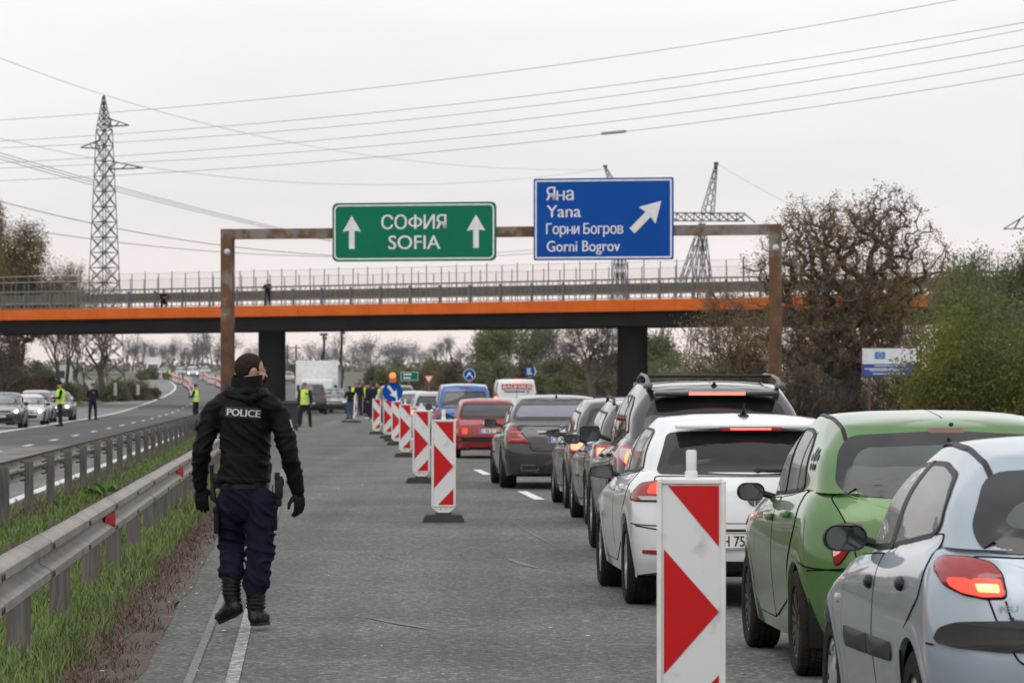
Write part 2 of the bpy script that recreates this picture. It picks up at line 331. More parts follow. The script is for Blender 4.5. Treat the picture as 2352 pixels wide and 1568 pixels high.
# scuffs and scratches on the worn surface
SCR = worn_line('scuff_grey', .54, .165); mb = MB()
for pts, w in (([(560, 1415), (760, 1418), (1000, 1412), (1180, 1408), (1350, 1404)], .02), ([(840, 1418), (900, 1430), (960, 1440), (985, 1446)], .06), ([(1165, 1282), (1200, 1295), (1235, 1305)], .10), ([(890, 1280), (925, 1290)], .10), ([(1130, 1260), (1260, 1262), (1400, 1268)], .03), ([(1360, 1230), (1400, 1260), (1440, 1290)], .05), ([(1180, 1200), (1230, 1230), (1290, 1262)], .03), ([(845, 1060), (905, 1066)], .09), ([(1010, 1240), (1120, 1236), (1240, 1250)], .025)):
    A = []
    for u, v in pts: y = ydist(v); A.append(Vector(((u - 1176) * y / FP, y, zg(y) + .005)))
    for k, (a, b) in enumerate(zip(A[:-1], A[1:])):
        d = (b - a).normalized(); s_ = Vector((-d.y, d.x, 0)); n0, n1 = (w / 2 if k else w * .1), (w / 2 if k < len(A) - 2 else w * .1); mb.add([a - s_ * n0, b - s_ * n1, b + s_ * n1, a + s_ * n0], [(0, 1, 2, 3)])
tag(mb.build('road_scuff', SCR), kind='structure')
# ------------------------------------------------------------------ litter, grass
WHITE = mk('white_paint', (.78, .78, .77), .45); RUST = mk('rust', (.16, .075, .04), .9, col2=(.08, .035, .02), scale=14)
mb = MB()
for i in range(330):
    y = 15 + 70 * random.random() ** 1.6; t = random.uniform(-1.3, 3.2) if random.random() < .4 else -1.0 + random.gauss(0, .22)
    p = RP(t, y, .012); a = random.random() * 6.3; s = random.uniform(.003, .0085); mb.mi = random.choice([0, 0, 0, 1, 2])
    d = Vector((cos(a), sin(a), 0)) * s * random.choice([1, 1, 2.6]); e = Vector((-sin(a), cos(a), 0)) * s * .6; z = Vector((0, 0, s * .5))
    mb.add([p - d - e, p + d - e, p + d + e, p - d + e, p + z], [(0, 1, 4), (1, 2, 4), (2, 3, 4), (3, 0, 4)])
tag(mb.build('litter', [mk('litter_white', (.7, .69, .66), .7), mk('litter_orange', (.45, .2, .09), .7), mk('litter_dark', (.03, .03, .03), .8)]), kind='stuff')
G1 = mk('grass_blade', (.15, .215, .05), .6, col2=(.075, .13, .028), scale=2.2, detail=5, spec=.3)
G2 = mk('dead_grass', (.17, .125, .085), .8, col2=(.085, .062, .048), scale=9, detail=5, spec=.2)
def blades(name, pts, h, w, mat, lean=.5):
    n = len(pts); P = np.array(pts); a = rng.random(n) * 2 * pi; H = h * (.45 + .9 * rng.random(n)) ; ln = lean * H * (rng.random(n)) 
    dx = np.cos(a); dy = np.sin(a); wx = -dy * w; wy = dx * w; Z = np.zeros(n)
    b0 = P + np.stack([wx, wy, Z], 1); b1 = P - np.stack([wx, wy, Z], 1)
    m0 = P + np.stack([dx * ln * .35 + wx * .7, dy * ln * .35 + wy * .7, H * .6], 1); m1 = P + np.stack([dx * ln * .35 - wx * .7, dy * ln * .35 - wy * .7, H * .6], 1)
    t0 = P + np.stack([dx * ln + wx * .1, dy * ln + wy * .1, H], 1); t1 = P + np.stack([dx * ln - wx * .1, dy * ln - wy * .1, H], 1)
    V = np.stack([b0, b1, m1, m0, t1, t0], 1).reshape(-1, 3); k = np.arange(n)[:, None] * 6
    F = np.concatenate([k + np.array([[0, 1, 2, 3]]), k + np.array([[3, 2, 4, 5]])])
    return tag(npmesh(name, V, F, mat), kind='stuff')
def scatter(n, t0, t1, y0, y1, pw, keep=None):
    out = []
    while len(out) < n:
        y = y0 + (y1 - y0) * random.random() ** pw; t = random.uniform(t0, t1)
        if keep and random.random() > keep(t, y): continue
        out.append((RX(t, y), y, zg(y) - .01))
    return out
def gk(t, y):
    c = noise.noise(Vector((t * 1.3, y * .5, 0))) * .9 + noise.noise(Vector((t * 4, y * 2, 5))) * .5
    e = -1.42 + .13 * noise.noise(Vector((y * .8, 1, 0)))
    if t > e: return max(0, 1 - (t - e) / .16) * .5
    if t < -3.35: return .35
    return max(.12, min(1, .75 + c))
blades('grass', scatter(52000, -3.75, -1.15, 14, 46, 1.5, gk), .125, .0042, G1, 1.1)
blades('grass', scatter(26000, -3.75, -1.2, 40, 130, 1.6, gk), .125, .010, G1, .9)
blades('dry_grass', scatter(26000, -1.85, -.93, 14, 60, 1.5, lambda t, y: max(.0, .8 - abs(t + 1.32) * 2.2 + .5 * noise.noise(Vector((t * 5, y * 1.5, 9))))), .055, .004, G2, 2.4)
blades('dead_stems', scatter(5200, -3.75, -1.2, 14, 70, 1.6, gk), .17, .0035, G2, .8)
blades('dry_grass', scatter(6000, -3.9, -3.3, 25, 110, 1.3), .12, .008, G2, 1.6)
def weed(t, y, s, label):
    mb = MB(); p0 = RP(t, y, 0)
    for i in range(46):
        a = random.random() * 6.28; L = s * random.uniform(.5, 1.2); w = L * .14; el = random.uniform(.15, 1.3); d = Vector((cos(a) * cos(el), sin(a) * cos(el), sin(el))); sd = d.cross(Vector((0, 0, 1))).normalized()
        q = [p0, p0 + d * L * .5 + sd * w, p0 + d * L + Vector((0, 0, -L * .25)), p0 + d * L * .5 - sd * w]; mb.add(q, [(0, 1, 2, 3)])
    tag(mb.build('weed', mk('weed_leaf', (.09, .20, .035), .5, col2=(.05, .13, .02), scale=8)), label, 'weed')
weed(-2.75, 56, .42, 'large leafy green weed clump between the two crash barriers beside the officer')
weed(-2.4, 69, .35, 'smaller leafy weed clump farther up the grass median, close to the walking officer')
# ------------------------------------------------------------------ crash barriers
def steel_mat(name, c, c2):
    m = mk(name, c, .55, .15, c2, scale=3.5, detail=9, lo=.3, hi=.7, bump=.05, bscale=25); return m
GALV = steel_mat('galvanised_steel', (.27, .245, .222), (.15, .125, .105)); POST = mk('weathered_post', (.135, .122, .115), .75, .1, (.075, .066, .062), scale=5, detail=8, stretch=(9, 9, .7))
BOLT = mk('rusty_bolt', (.075, .045, .032), .8); BLACKP = mk('black_plastic', (.016, .016, .017), .5); REDR = mk('red_reflector', (.42, .012, .012), .25, coat=.4)
_ss = lambda a, b, x: (lambda t: t * t * (3 - 2 * t))(min(1., max(0., (x - a) / (b - a))))
WPROF = [(h, .006 + .074 * _ss(.012, .062, abs(h)) * (1 - .9 * _ss(.108, .153, abs(h)))) for h in np.linspace(-.155, .155, 27)]
def wbeam(mb, t, y0, y1, zc, side, n=4):
    fr = []
    for k in range(n + 1):
        y = y0 + (y1 - y0) * k / n; p = RP(t, y, zc); fr.append([p + Vector((side * d, 0, h)) for h, d in WPROF])
    m = len(WPROF); vs = [q for f in fr for q in f]; fs = [(i * m + j, i * m + j + 1, (i + 1) * m + j + 1, (i + 1) * m + j) for i in range(n) for j in range(m - 1)]
    back = [q - Vector((side * .006, 0, 0)) for q in vs]; N = len(vs)
    mb.add(vs + back, fs + [tuple(N + i for i in reversed(f)) for f in fs] + [(j, j + 1, N + j + 1, N + j) for j in range(m - 1)] + [(N - m + j, 2 * N - m + j, 2 * N - m + j + 1, N - m + j + 1) for j in range(m - 1)])
def barrier(label, t, side, zc, ys, post_h, pw, pd, refl=()):
    y0 = ys[0]; root = thing('crash_barrier', label, 'crash barrier', RP(t, y0, 0)); M = Matrix.Translation(-RP(t, y0, 0))
    def put(mb, nm, mt, smooth=False):
        mb.v = [tuple(M @ Vector(p)) for p in mb.v]; return mb.build(nm, mt, root, smooth)
    for i in range(len(ys) - 1):
        mb = MB(); wbeam(mb, t + side * (.004 if i % 2 else 0), ys[i] - .12, ys[i + 1] + .12, zc, side, 3); sec = put(mb, 'rail_section', GALV, True)
        mb = MB()
        for yy in (ys[i] - .06, ys[i] + .06):
            for h, d in ((.082, .082), (-.082, .082)):
                p = RP(t + side * d, yy, zc + h); mb.lathe([(0, .012), (.014, .010), (.022, 0)], p, 'X', 8)
                if side < 0: pass
        b = put(mb, 'bolt', BOLT); b['kind'] = 'stuff'
    for i, y in enumerate(ys):
        mb = MB(); p = RP(t - side * (pd / 2 + .075), y + random.uniform(-.03, .03), 0); tl = random.uniform(-.012, .012)
        # C-profile post: web and two flanges
        zt = post_h * random.uniform(.985, 1.015); top = p + Vector((tl, 0, zt)); w2 = pw / 2
        for dx, dy, bw, bd in ((0, -pd / 2 + .004, pw, .008), (-w2 + .004, .0, .008, pd), (w2 - .004, 0, .008, pd)):
            mb.bar(p + Vector((dx, dy, -.25)), top + Vector((dx, dy, 0)), bd, bw) if False else mb.box(p + Vector((dx + tl / 2, dy, zt / 2 - .1)), (bw, bd - (.0 if dx == 0 else .017), zt + .2))
        put(mb, 'post', POST)
        for h in (.085, -.075):    # curled distance clips between post and rail
            mb = MB(); q = RP(t, y, zc + h) + Vector((-side * .035, 0, 0)); mb.tube([q + Vector((-side * .055 * cos(a), .02, .038 * sin(a))) for a in np.linspace(-1.9, 1.9, 8)], .012, 5); put(mb, 'bracket', BOLT)
    for y in refl:
        mb = MB(); p = RP(t + side * .035, y, zc)
        mb.prism([(-.095, -.04), (.095, -.062), (.095, .062), (-.095, .04)], p + Vector((0, 0, 0)), (.5 * side, .87, 0), (0, 0, 1), (side * .87, -.5, 0), .012); h_ = put(mb, 'reflector', BLACKP)
        mb = MB(); mb.prism([(-.05, -.036), (.085, -.05), (.085, .05), (-.05, .036)], p + Vector((side * .012, -.007, 0)), (.5 * side, .87, 0), (0, 0, 1), (side * .87, -.5, 0), .008); r_ = put(mb, 'reflector_lens', REDR); r_.parent = h_
    return root
NEAR_Y = [11.6 + 3.9 * i for i in range(34)]; FAR_Y = [40.8 + 4.0 * i for i in range(48)]
barrier('near grey steel crash barrier with red reflectors running along the left road edge', -1.56, 1, .60, NEAR_Y, .70, .13, .10, (30.5, 47.6))
barrier('far grey steel crash barrier seen from its post side, beyond the grass median', -3.52, -1, .58, FAR_Y, .71, .10, .12)
# ------------------------------------------------------------------ overpass
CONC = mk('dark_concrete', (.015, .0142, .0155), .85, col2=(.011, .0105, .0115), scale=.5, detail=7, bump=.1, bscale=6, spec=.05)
ORNG = mk('orange_fascia', (.60, .122, .012), .65, col2=(.52, .098, .009), scale=.8, detail=7, spec=.15)
RAILG = mk('railing_steel', (.15, .155, .15), .65, .1); GALV2 = mk('dull_guardrail', (.17, .15, .13), .75, .0, (.12, .105, .09), scale=1.4)
BSL = -.78; BX0, BY0 = 12.15, 238.
bu = Vector((1, BSL, 0)).normalized(); bn = Vector((-bu.y, bu.x, 0))      # along the deck; across it (away from us)
def BP(s, d=0, z=0): return Vector((BX0, BY0, 0)) + bu * s + bn * d + Vector((0, 0, z))
bridge = thing('bridge', 'concrete road overpass with orange edge beam spanning the motorway', 'bridge', (0, 0, 0))
def bpart(mb, nm, m, smooth=False, parent=None): return mb.build(nm, m, parent or bridge, smooth)
def bbox(mb, s0, s1, d0, d1, z0, z1): return mb.add([BP(s, d, z) for s in (s0, s1) for d in (d0, d1) for z in (z0, z1)], [(0, 1, 3, 2), (4, 6, 7, 5), (0, 4, 5, 1), (2, 3, 7, 6), (0, 2, 6, 4), (1, 5, 7, 3)])
SL, SR = -78., 30.
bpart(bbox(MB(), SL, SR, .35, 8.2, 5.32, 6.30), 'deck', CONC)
mb = MB(); k = 0
for k in range(36):
    s = SL + 3.0 * k
    bpart(bbox(MB(), s + .012, s + 2.988, 0.0, .34, 6.22, 6.93), 'fascia_panel', ORNG)
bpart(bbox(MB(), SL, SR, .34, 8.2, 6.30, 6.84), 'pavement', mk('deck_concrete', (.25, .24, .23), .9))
bpart(bbox(MB(), SL, SR, 8.2, 8.5, 6.22, 6.93), 'far_fascia', ORNG)
for px, w in ((-15.85, 1.28), (7.4, 1.28), (-39.2, 1.28)):
    y = BY0 + BSL * (px - BX0) + 3.2; mb = MB()
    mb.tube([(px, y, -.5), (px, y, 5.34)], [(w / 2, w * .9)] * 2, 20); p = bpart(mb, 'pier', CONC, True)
s = SL
while s < SR:
    bpart(bbox(MB(), s - .065, s + .065, .5, .62, 6.84, 8.05), 'railing_post', RAILG); s += 2.45
mb = MB(); bbox(mb, SL, SR, .30, .36, 8.10, 8.20); bbox(mb, SL, SR, .30, .36, 6.98, 7.03); bpart(mb, 'railing_rail', RAILG)
mb = MB(); s = SL
while s < SR: bbox(mb, s - .018, s + .018, .31, .35, 7.03, 8.10); s += .42
o = bpart(mb, 'baluster', RAILG); o['kind'] = 'stuff'
for z in (7.55, 7.80):
    mb = MB()
    for h0, h1, d in ((-.13, -.08, .64), (-.08, -.02, .58), (-.02, .02, .66), (.02, .08, .58), (.08, .12, .64)): bbox(mb, SL, SR, d, d + .02, z + h0, z + h1)
    bpart(mb, 'guard_rail', GALV2)
    bpart(bbox(MB(), SL, SR, 7.2, 7.26, z - .10, z + .12), 'guard_rail', GALV2)
MESH = glass('fence_mesh_net', (.93, .92, .92), ior=1.01, rough=1)
for d, st, hh, off in ((1.0, 1.22, 9.25, 0), (7.9, 1.3, 9.1, .5)):
    s = SL + off; i = 0
    while s < SR:
        bpart(bbox(MB(), s - .020, s + .020, d, d + .05, 6.84, hh + (.12 if i % 2 else 0)), 'fence_post', RAILG); s += st; i += 1
    bpart(bbox(MB(), SL, SR, d, d + .02, hh - .03, hh), 'fence_rail', mk('fence_wire', (.5, .5, .5), .6))
    mb = MB(); mb.add([BP(SL, d + .03, 8.0), BP(SR, d + .03, 8.0), BP(SR, d + .03, hh - .02), BP(SL, d + .03, hh - .02)], [(0, 1, 2, 3)]); bpart(mb, 'mesh_panel', MESH)
# embankments that carry the overpass road beyond its ends
mb = MB()
for sx, s0, s1 in ((1, 16, 90), (-1, -62, -190)):
    vs = [BP(s0, -1, -.1), BP(s0, 9, -.1), BP(s1, -11, -.1), BP(s1, 19, -.1), BP(s0 + sx * 8, 0, 5.3), BP(s0 + sx * 8, 8, 5.3), BP(s1, 0, 6.2), BP(s1, 8, 6.2)]
    mb.add(vs, [(0, 4, 5, 1), (4, 6, 7, 5), (0, 2, 6, 4), (1, 5, 7, 3), (2, 3, 7, 6)])
tag(mb.build('embankment', mk('embankment_grass', (.10, .095, .05), .95, col2=(.07, .06, .04), scale=.6)), kind='structure')
# ------------------------------------------------------------------ gantry and its signs
def rusty(name):
    m = bpy.data.materials.new(name); m.use_nodes = True; n = m.node_tree.nodes; l = m.node_tree.links; b = n['Principled BSDF']; b.inputs['Roughness'].default_value = .8
    t = n.new('ShaderNodeTexCoord'); z = n.new('ShaderNodeTexNoise'); z.inputs['Scale'].default_value = 1.1; z.inputs['Detail'].default_value = 9; z.inputs['Roughness'].default_value = .68; l.new(t.outputs['Object'], z.inputs[0])
    s = n.new('ShaderNodeSeparateXYZ'); l.new(t.outputs['Object'], s.inputs[0])
    g = n.new('ShaderNodeMapRange'); g.inputs[1].default_value = 1.8; g.inputs[2].default_value = 6.4; g.inputs[3].default_value = .16; g.inputs[4].default_value = -.03; l.new(s.outputs[2], g.inputs[0])
    a = n.new('ShaderNodeMath'); a.operation = 'ADD'; l.new(z.outputs[0], a.inputs[0]); l.new(g.outputs[0], a.inputs[1])
    r = n.new('ShaderNodeValToRGB'); e = r.color_ramp.elements; e[0].position = .40; e[0].color = (.19, .172, .16, 1); e[1].position = .72; e[1].color = (.055, .024, .013, 1)
    x = e.new(.47); x.color = (.15, .12, .10, 1); x = e.new(.53); x.color = (.125, .058, .022, 1); l.new(a.outputs[0], r.inputs[0]); l.new(r.outputs[0], b.inputs['Base Color']); return m
RSTY = rusty('rusted_steel')
gy0, gy1 = 119., 115.5
gl = Vector(((523 - 1176) * gy0 / FP, gy0, 0)); gr = Vector(((1781 - 1176) * gy1 / FP, gy1, 0)); gu = (gr - gl).normalized(); gn = Vector((-gu.y, gu.x, 0)); GL = (gr - gl).length
gantry = thing('sign_gantry', 'rusty steel portal gantry over the road carrying the two big direction signs', 'gantry', (0, 0, 0))
ZB, ZT = 6.00, 6.31
mb = MB(); mb.box(gl + Vector((0, 0, ZT / 2 - .25)), (.35, .32, ZT + .5), rz=atan2(gu.y, gu.x)); mb.build('post', RSTY, gantry)
mb = MB(); mb.box(gr + Vector((0, 0, ZT / 2 - .25)), (.33, .32, ZT + .5), rz=atan2(gu.y, gu.x)); mb.build('post', RSTY, gantry)
mb = MB(); mb.bar(gl + gu * .18 + Vector((0, 0, (ZB + ZT) / 2)), gr - gu * .17 + Vector((0, 0, (ZB + ZT) / 2)), .30, .30); mb.build('beam', RSTY, gantry)
for p in (gl, gr):
    mb = MB(); mb.lathe([(0, -.07), (.06, -.055), (.105, 0), (.105, .03)], p + Vector((0, -.17, 5.62)), 'Y', 14); mb.build('lamp_cap', mk('pale_cap', (.5, .5, .5), .5), gantry, True)
    mb = MB(); mb.box(p + Vector((0, 0, .02)), (.6, .6, .05)); mb.build('base_plate', RSTY, gantry)
GREEN = mk('sign_green', (.003, .150, .083), .55, col2=(.003, .135, .075), scale=.7, detail=3, spec=.08); BLUE = mk('sign_blue', (.001, .062, .31), .55, col2=(.001, .055, .28), scale=.7, detail=3, spec=.08)
SWH = mk('sign_white', (.68, .68, .69), .5); SGREY = mk('sign_back', (.3, .3, .31), .6)
def rrect(w, h, r, n=5):
    P = []
    for cx, cy, a0 in ((w / 2 - r, h / 2 - r, 0), (-w / 2 + r, h / 2 - r, 90), (-w / 2 + r, -h / 2 + r, 180), (w / 2 - r, -h / 2 + r, 270)):
        for k in range(n + 1): a = radians(a0 + 90 * k / n); P.append((cx + r * cos(a), cy + r * sin(a)))
    return P
def ringflat(mb, outer, inner, o, ax, ay):
    o = Vector(o); n = len(outer); A = [o + Vector(ax) * p[0] + Vector(ay) * p[1] for p in outer]; B = [o + Vector(ax) * p[0] + Vector(ay) * p[1] for p in inner]
    mb.add(A + B, [(i, (i + 1) % n, (i + 1) % n + n, i + n) for i in range(n)])
def flat(mb, poly, o, ax, ay): o = Vector(o); mb.add([o + Vector(ax) * p[0] + Vector(ay) * p[1] for p in poly], [tuple(range(len(poly)))])
def up_arrow(s): return [(-.10 * s, -.58 * s), (.10 * s, -.58 * s), (.10 * s, .06 * s), (.33 * s, .02 * s), (.0, .58 * s), (-.33 * s, .02 * s), (-.10 * s, .06 * s)]
def gsign(name, label, u0, u1, v0, v1, mat, rr, bw, bin_, dy=-.30):
    uc = (u0 + u1) / 2; f = (uc - 523) / (1781 - 523); y = gy0 + (gy1 - gy0) * f + dy; sc = y / FP
    c = Vector(((uc - 1176) * sc, y, ZC + (890 - (v0 + v1) / 2) * sc)); w = (u1 - u0) * sc; h = (v1 - v0) * sc
    root = thing(name, label, 'road sign', (c.x, c.y, 0)); L = Vector((0, 0, c.z)); ax = gu; ay = Vector((0, 0, 1)); fr = -gn
    mb = MB(); mb.prism(rrect(w, h, rr), L, ax, ay, -fr, .06); mb.build('panel', mat, root)
    mb = MB(); o = L + fr * .004; ringflat(mb, rrect(w - 2 * bin_, h - 2 * bin_, rr), rrect(w - 2 * bin_ - 2 * bw, h - 2 * bin_ - 2 * bw, max(.01, rr - bw)), o, ax, ay); mb.build('border', SWH, root)
    mb = MB()
    for k in (-.32, 0, .32): mb.box(L + ax * (k * w) - fr * .12 + Vector((0, 0, .0)), (.07, .12, h * .96), rz=atan2(ax.y, ax.x))
    mb.build('bracket', SGREY, root)
    mb = MB()    # panel joints
    return root, L + fr * .006, sc, w, h, ax, ay
r_, o_2, sc, w, h, ax, ay = gsign('road_sign', 'large green overhead sign with two white arrows reading СОФИЯ SOFIA', 757, 1144, 465, 600, GREEN, .16, .045, .055)
def tx(root, s, u, vb, hpx, o, sc, uc, vc, fitpx=None, bold=.010, space=1.):
    mb = MB(); size = hpx * sc / .729
    text_mb(mb, s, size, o + ax * ((u - uc) * sc) + ay * ((vc - vb) * sc), ax, ay, (0, 0, 0), 0, bold * 1., 'LEFT', fitpx * sc if fitpx else None, space); mb.build('lettering', SWH, root)
tx(r_, 'СОФИЯ', 874, 526, 33, o_2, sc, 950.5, 532.5, 153); tx(r_, 'SOFIA', 889, 572, 33, o_2, sc, 950.5, 532.5, 122)
for u in (803.5, 1097):
    mb = MB(); flat(mb, up_arrow(66 * sc), o_2 + ax * ((u - 950.5) * sc), ax, ay); mb.build('arrow', SWH, r_)
r_, o_2, sc, w, h, ax, ay = gsign('road_sign', 'large blue overhead sign with slanted white arrow reading Яна Yana Gorni Bogrov', 1222, 1549, 409, 597, BLUE, .05, .05, .045)
uc, vc = 1385.5, 503
tx(r_, 'Яна', 1252, 459, 31, o_2, sc, uc, vc, 64); tx(r_, 'Yana', 1253, 498, 29, o_2, sc, uc, vc, 80)
tx(r_, 'Горни Богров', 1252, 537, 25, o_2, sc, uc, vc, 180); tx(r_, 'Gorni Bogrov', 1252, 577, 26, o_2, sc, uc, vc, 171)
mb = MB(); A = [Vector((p[0], p[1], 0)) for p in up_arrow(83 * sc)]; Rm = Matrix.Rotation(radians(-45), 3, 'Z'); flat(mb, [tuple((Rm @ p)[:2]) for p in A], o_2 + ax * ((1487 - uc) * sc) + ay * ((vc - 497) * sc), ax, ay); mb.build('arrow', SWH, r_)
# ------------------------------------------------------------------ smaller signs and posts
REDS = mk('sign_red', (.45, .012, .014), .5); POLE = mk('grey_pole', (.25, .25, .25), .6, .3); ORANGEL = mk('warning_lamp', (.75, .22, .04), .3, emit=(1, .35, .08), est=.55)
X3, Z3 = Vector((1, 0, 0)), Vector((0, 0, 1)); FR = Vector((0, -1, 0))
def circ(r, n=28): return [(r * cos(2 * pi * k / n), r * sin(2 * pi * k / n)) for k in range(n)]
def signpost(name, label, u, v, y, cat='road sign'):
    p = PIX(u, v, y); root = thing(name, label, cat, (p.x, p.y, zg(y))); c = Vector((0, 0, p.z - zg(y)))
    mb = MB(); mb.tube([(0, .05, 0), (0, .05, c.z + .1)], .035, 8); mb.build('pole', POLE, root); return root, c
# keep-right sign with orange flashing lamp
r_, c = signpost('keep_right_sign', 'round blue sign with white diagonal arrow under an orange warning lamp', 902, 900, 119)
mb = MB(); mb.prism(circ(.30), c, X3, Z3, -FR, .03); mb.build('disc', BLUE, r_)
mb = MB(); A = [Vector((p[0], p[1], 0)) for p in up_arrow(.40)]; Rm = Matrix.Rotation(radians(-143), 3, 'Z'); flat(mb, [tuple((Rm @ p)[:2]) for p in A], c + FR * .004, X3, Z3); mb.build('arrow', SWH, r_)
mb = MB(); mb.box(c + Vector((0, 0, .34)), (.2, .12, .12)); lb = mb.build('lamp_housing', mk('lamp_orange_body', (.5, .12, .05), .5), r_)
mb = MB(); mb.lathe([(0, -.05), (.075, -.045), (.105, 0), (.075, .045), (0, .05)], c + Vector((0, -.02, .48)), 'Y', 16); mb.build('lamp_lens', ORANGEL, r_, True)
mb = MB(); mb.box((0, .05, .05), (.5, .7, .1)); mb.build('base', mk('rubber_base', (.045, .041, .038), .9), r_)
r_, c = signpost('merge_sign', 'round blue sign with white merging arrow beside the blue van', 1078, 860.5, 220)
mb = MB(); mb.prism(circ(.34), c, X3, Z3, -FR, .03); mb.build('disc', BLUE, r_)
mb = MB(); ringflat(mb, circ(.335), circ(.305), c + FR * .004, X3, Z3)
for q in ([(-.22, -.13), (-.15, -.16), (-.04, .0), (.0, .0), (.0, .17), (-.10, .06), (-.06, .03)], [(.22, -.13), (.15, -.16), (.04, .0), (.0, .0), (.0, .17), (.10, .06), (.06, .03)]): flat(mb, q, c + FR * .004, X3, Z3)
mb.build('arrow', SWH, r_)
mb = MB(); mb.box(c + Vector((0, 0, -.42)), (.2, .03, .1)); mb.build('stripe_plate', REDS, r_)
r_, c = signpost('direction_sign', 'small blue arrow-shaped direction sign above the white van', 1218, 853, 230)
mb = MB(); mb.prism([(-.30, -.25), (.20, -.25), (.34, 0), (.20, .25), (-.30, .25)], c, X3, Z3, -FR, .03); mb.build('panel', BLUE, r_)
mb = MB(); flat(mb, [(.19, -.25), (.23, -.25), (.36, 0), (.23, .25), (.19, .25), (.31, 0)], c + FR * .004, X3, Z3)
for z in (.1, -.02): flat(mb, [(-.2, z), (.03, z), (.03, z + .07), (-.2, z + .07)], c + FR * .004, X3, Z3)
flat(mb, [(-.2, -.16), (.1, -.16), (.1, -.09), (-.2, -.09)], c + FR * .004, X3, Z3); mb.build('lettering', SWH, r_)
r_, c = signpost('distance_sign', 'small green sign on the far verge left of the yield sign', 940.5, 864, 305)
mb = MB(); mb.prism(rrect(1.36, .70, .06), c, X3, Z3, -FR, .05); mb.build('panel', GREEN, r_)
mb = MB(); ringflat(mb, rrect(1.33, .67, .05), rrect(1.27, .61, .04), c + FR * .004, X3, Z3)
for z, x1 in ((.09, .15), (-.19, .08)): flat(mb, [(-.46, z), (x1, z), (x1, z + .12), (-.46, z + .12)], c + FR * .004, X3, Z3)
mb.build('lettering', SWH, r_)
r_, c = signpost('yield_sign', 'white inverted triangle yield sign with red border beyond the queue', 985, 872, 300)
mb = MB(); mb.prism([(-.42, .36), (.42, .36), (0, -.38)], c, X3, Z3, -FR, .03); mb.build('border', REDS, r_)
mb = MB(); flat(mb, [(-.26, .26), (.26, .26), (0, -.2)], c + FR * .004, X3, Z3); mb.build('panel', SWH, r_)
mb = MB()
for k in range(3): mb.prism([(-.3, -.62 + .2 * k), (-.16, -.55 + .2 * k), (-.16, -.45 + .2 * k), (-.3, -.52 + .2 * k)], c + Vector((0, -.1, 0)), X3, Z3, -FR, .02)
mb.build('stripe_plate', REDS, r_)
r_, c = signpost('yield_sign', 'grey back of a triangular yield sign behind the dark clad officer on the left shoulder', 207, 884, 268)
mb = MB(); mb.prism([(-.40, .32), (.40, .32), (0, -.36)], c, X3, Z3, -FR, .03); mb.build('panel', mk('bare_aluminium', (.38, .40, .41), .5, .4), r_)
# EU billboard
p = PIX(2043, 832, 120); bw_, bh_ = 124 * 120 / FP, 64 * 120 / FP
r_ = thing('billboard', 'white and blue information board with a flag emblem, half hidden by the green bush', 'billboard', (p.x, p.y, 0), -.04); c = Vector((0, 0, p.z))
mb = MB(); mb.box(c + Vector((0, .03, 0)), (bw_ + .05, .05, bh_ + .05)); mb.build('frame', mk('brown_frame', (.10, .05, .03), .7), r_)
mb = MB(); flat(mb, [(-bw_ / 2, -bh_ * .06), (bw_ / 2, -bh_ * .06), (bw_ / 2, bh_ / 2), (-bw_ / 2, bh_ / 2)], c + FR * .004, X3, Z3); mb.build('panel', mk('board_white', (.62, .65, .68), .6), r_)
NAVY = mk('board_blue', (.02, .06, .27), .6)
mb = MB(); flat(mb, [(-bw_ / 2, -bh_ / 2), (bw_ / 2, -bh_ / 2), (bw_ / 2, -bh_ * .06), (-bw_ / 2, -bh_ * .06)], c + FR * .004, X3, Z3); mb.build('lower_panel', NAVY, r_)
mb = MB(); flat(mb, [(-.44, .10), (-.13, .10), (-.13, .31), (-.44, .31)], c + FR * .008, X3, Z3); fl = mb.build('emblem', mk('flag_blue', (.03, .15, .5), .6), r_)
mb = MB()
for k in range(12): a = 2 * pi * k / 12; flat(mb, [(-.285 + .065 * cos(a) + q[0], .205 + .065 * sin(a) + q[1]) for q in circ(.014, 6)], c + FR * .011, X3, Z3)
s_ = mb.build('star_ring', mk('flag_yellow', (.7, .55, .05), .6), r_); s_['kind'] = 'stuff'; s_.parent = fl
mb = MB()
for z, a, b in ((-.12, -.45, .5), (-.21, -.75, .55), (-.26, -.6, .3), (-.36, -.5, .45)): flat(mb, [(a, z), (b, z), (b, z + .035), (a, z + .035)], c + FR * .008, X3, Z3)
mb.build('lettering', mk('board_text', (.5, .53, .6), .6), r_)
mb = MB()
for x in (-.6, .6): mb.box((x, .08, c.z / 2), (.09, .09, c.z))
mb.build('leg', mk('brown_frame', (.1, .05, .03), .7), r_)
# camera masts behind the truck
for u, v, l in ((744, 768, 'shorter dark camera mast wrapped in cable behind the white truck'), (785, 756, 'taller camera mast with white head behind the white truck')):
    p = PIX(u, v, 262); r_ = thing('camera_mast', l, 'mast', (p.x, p.y, zg(262))); h = p.z - zg(262)
    mb = MB(); mb.tube([(0, 0, 0), (0, 0, h)], .07, 8); mb.build('pole', POLE, r_)
    mb = MB(); mb.tube([(.09 * cos(k * .9) + .06 * sin(k * .4), -.05 + .05 * sin(k), .3 + (h - .5) * k / 16) for k in range(17)], .05, 6); mb.build('cable', BLACKP, r_)
    mb = MB(); mb.box((.0, 0, h), (.5, .3, .16)); mb.box((.05, 0, h - .25), (.3, .3, .2)); mb.build('camera_head', mk('mast_head', (.55, .55, .55), .5), r_)
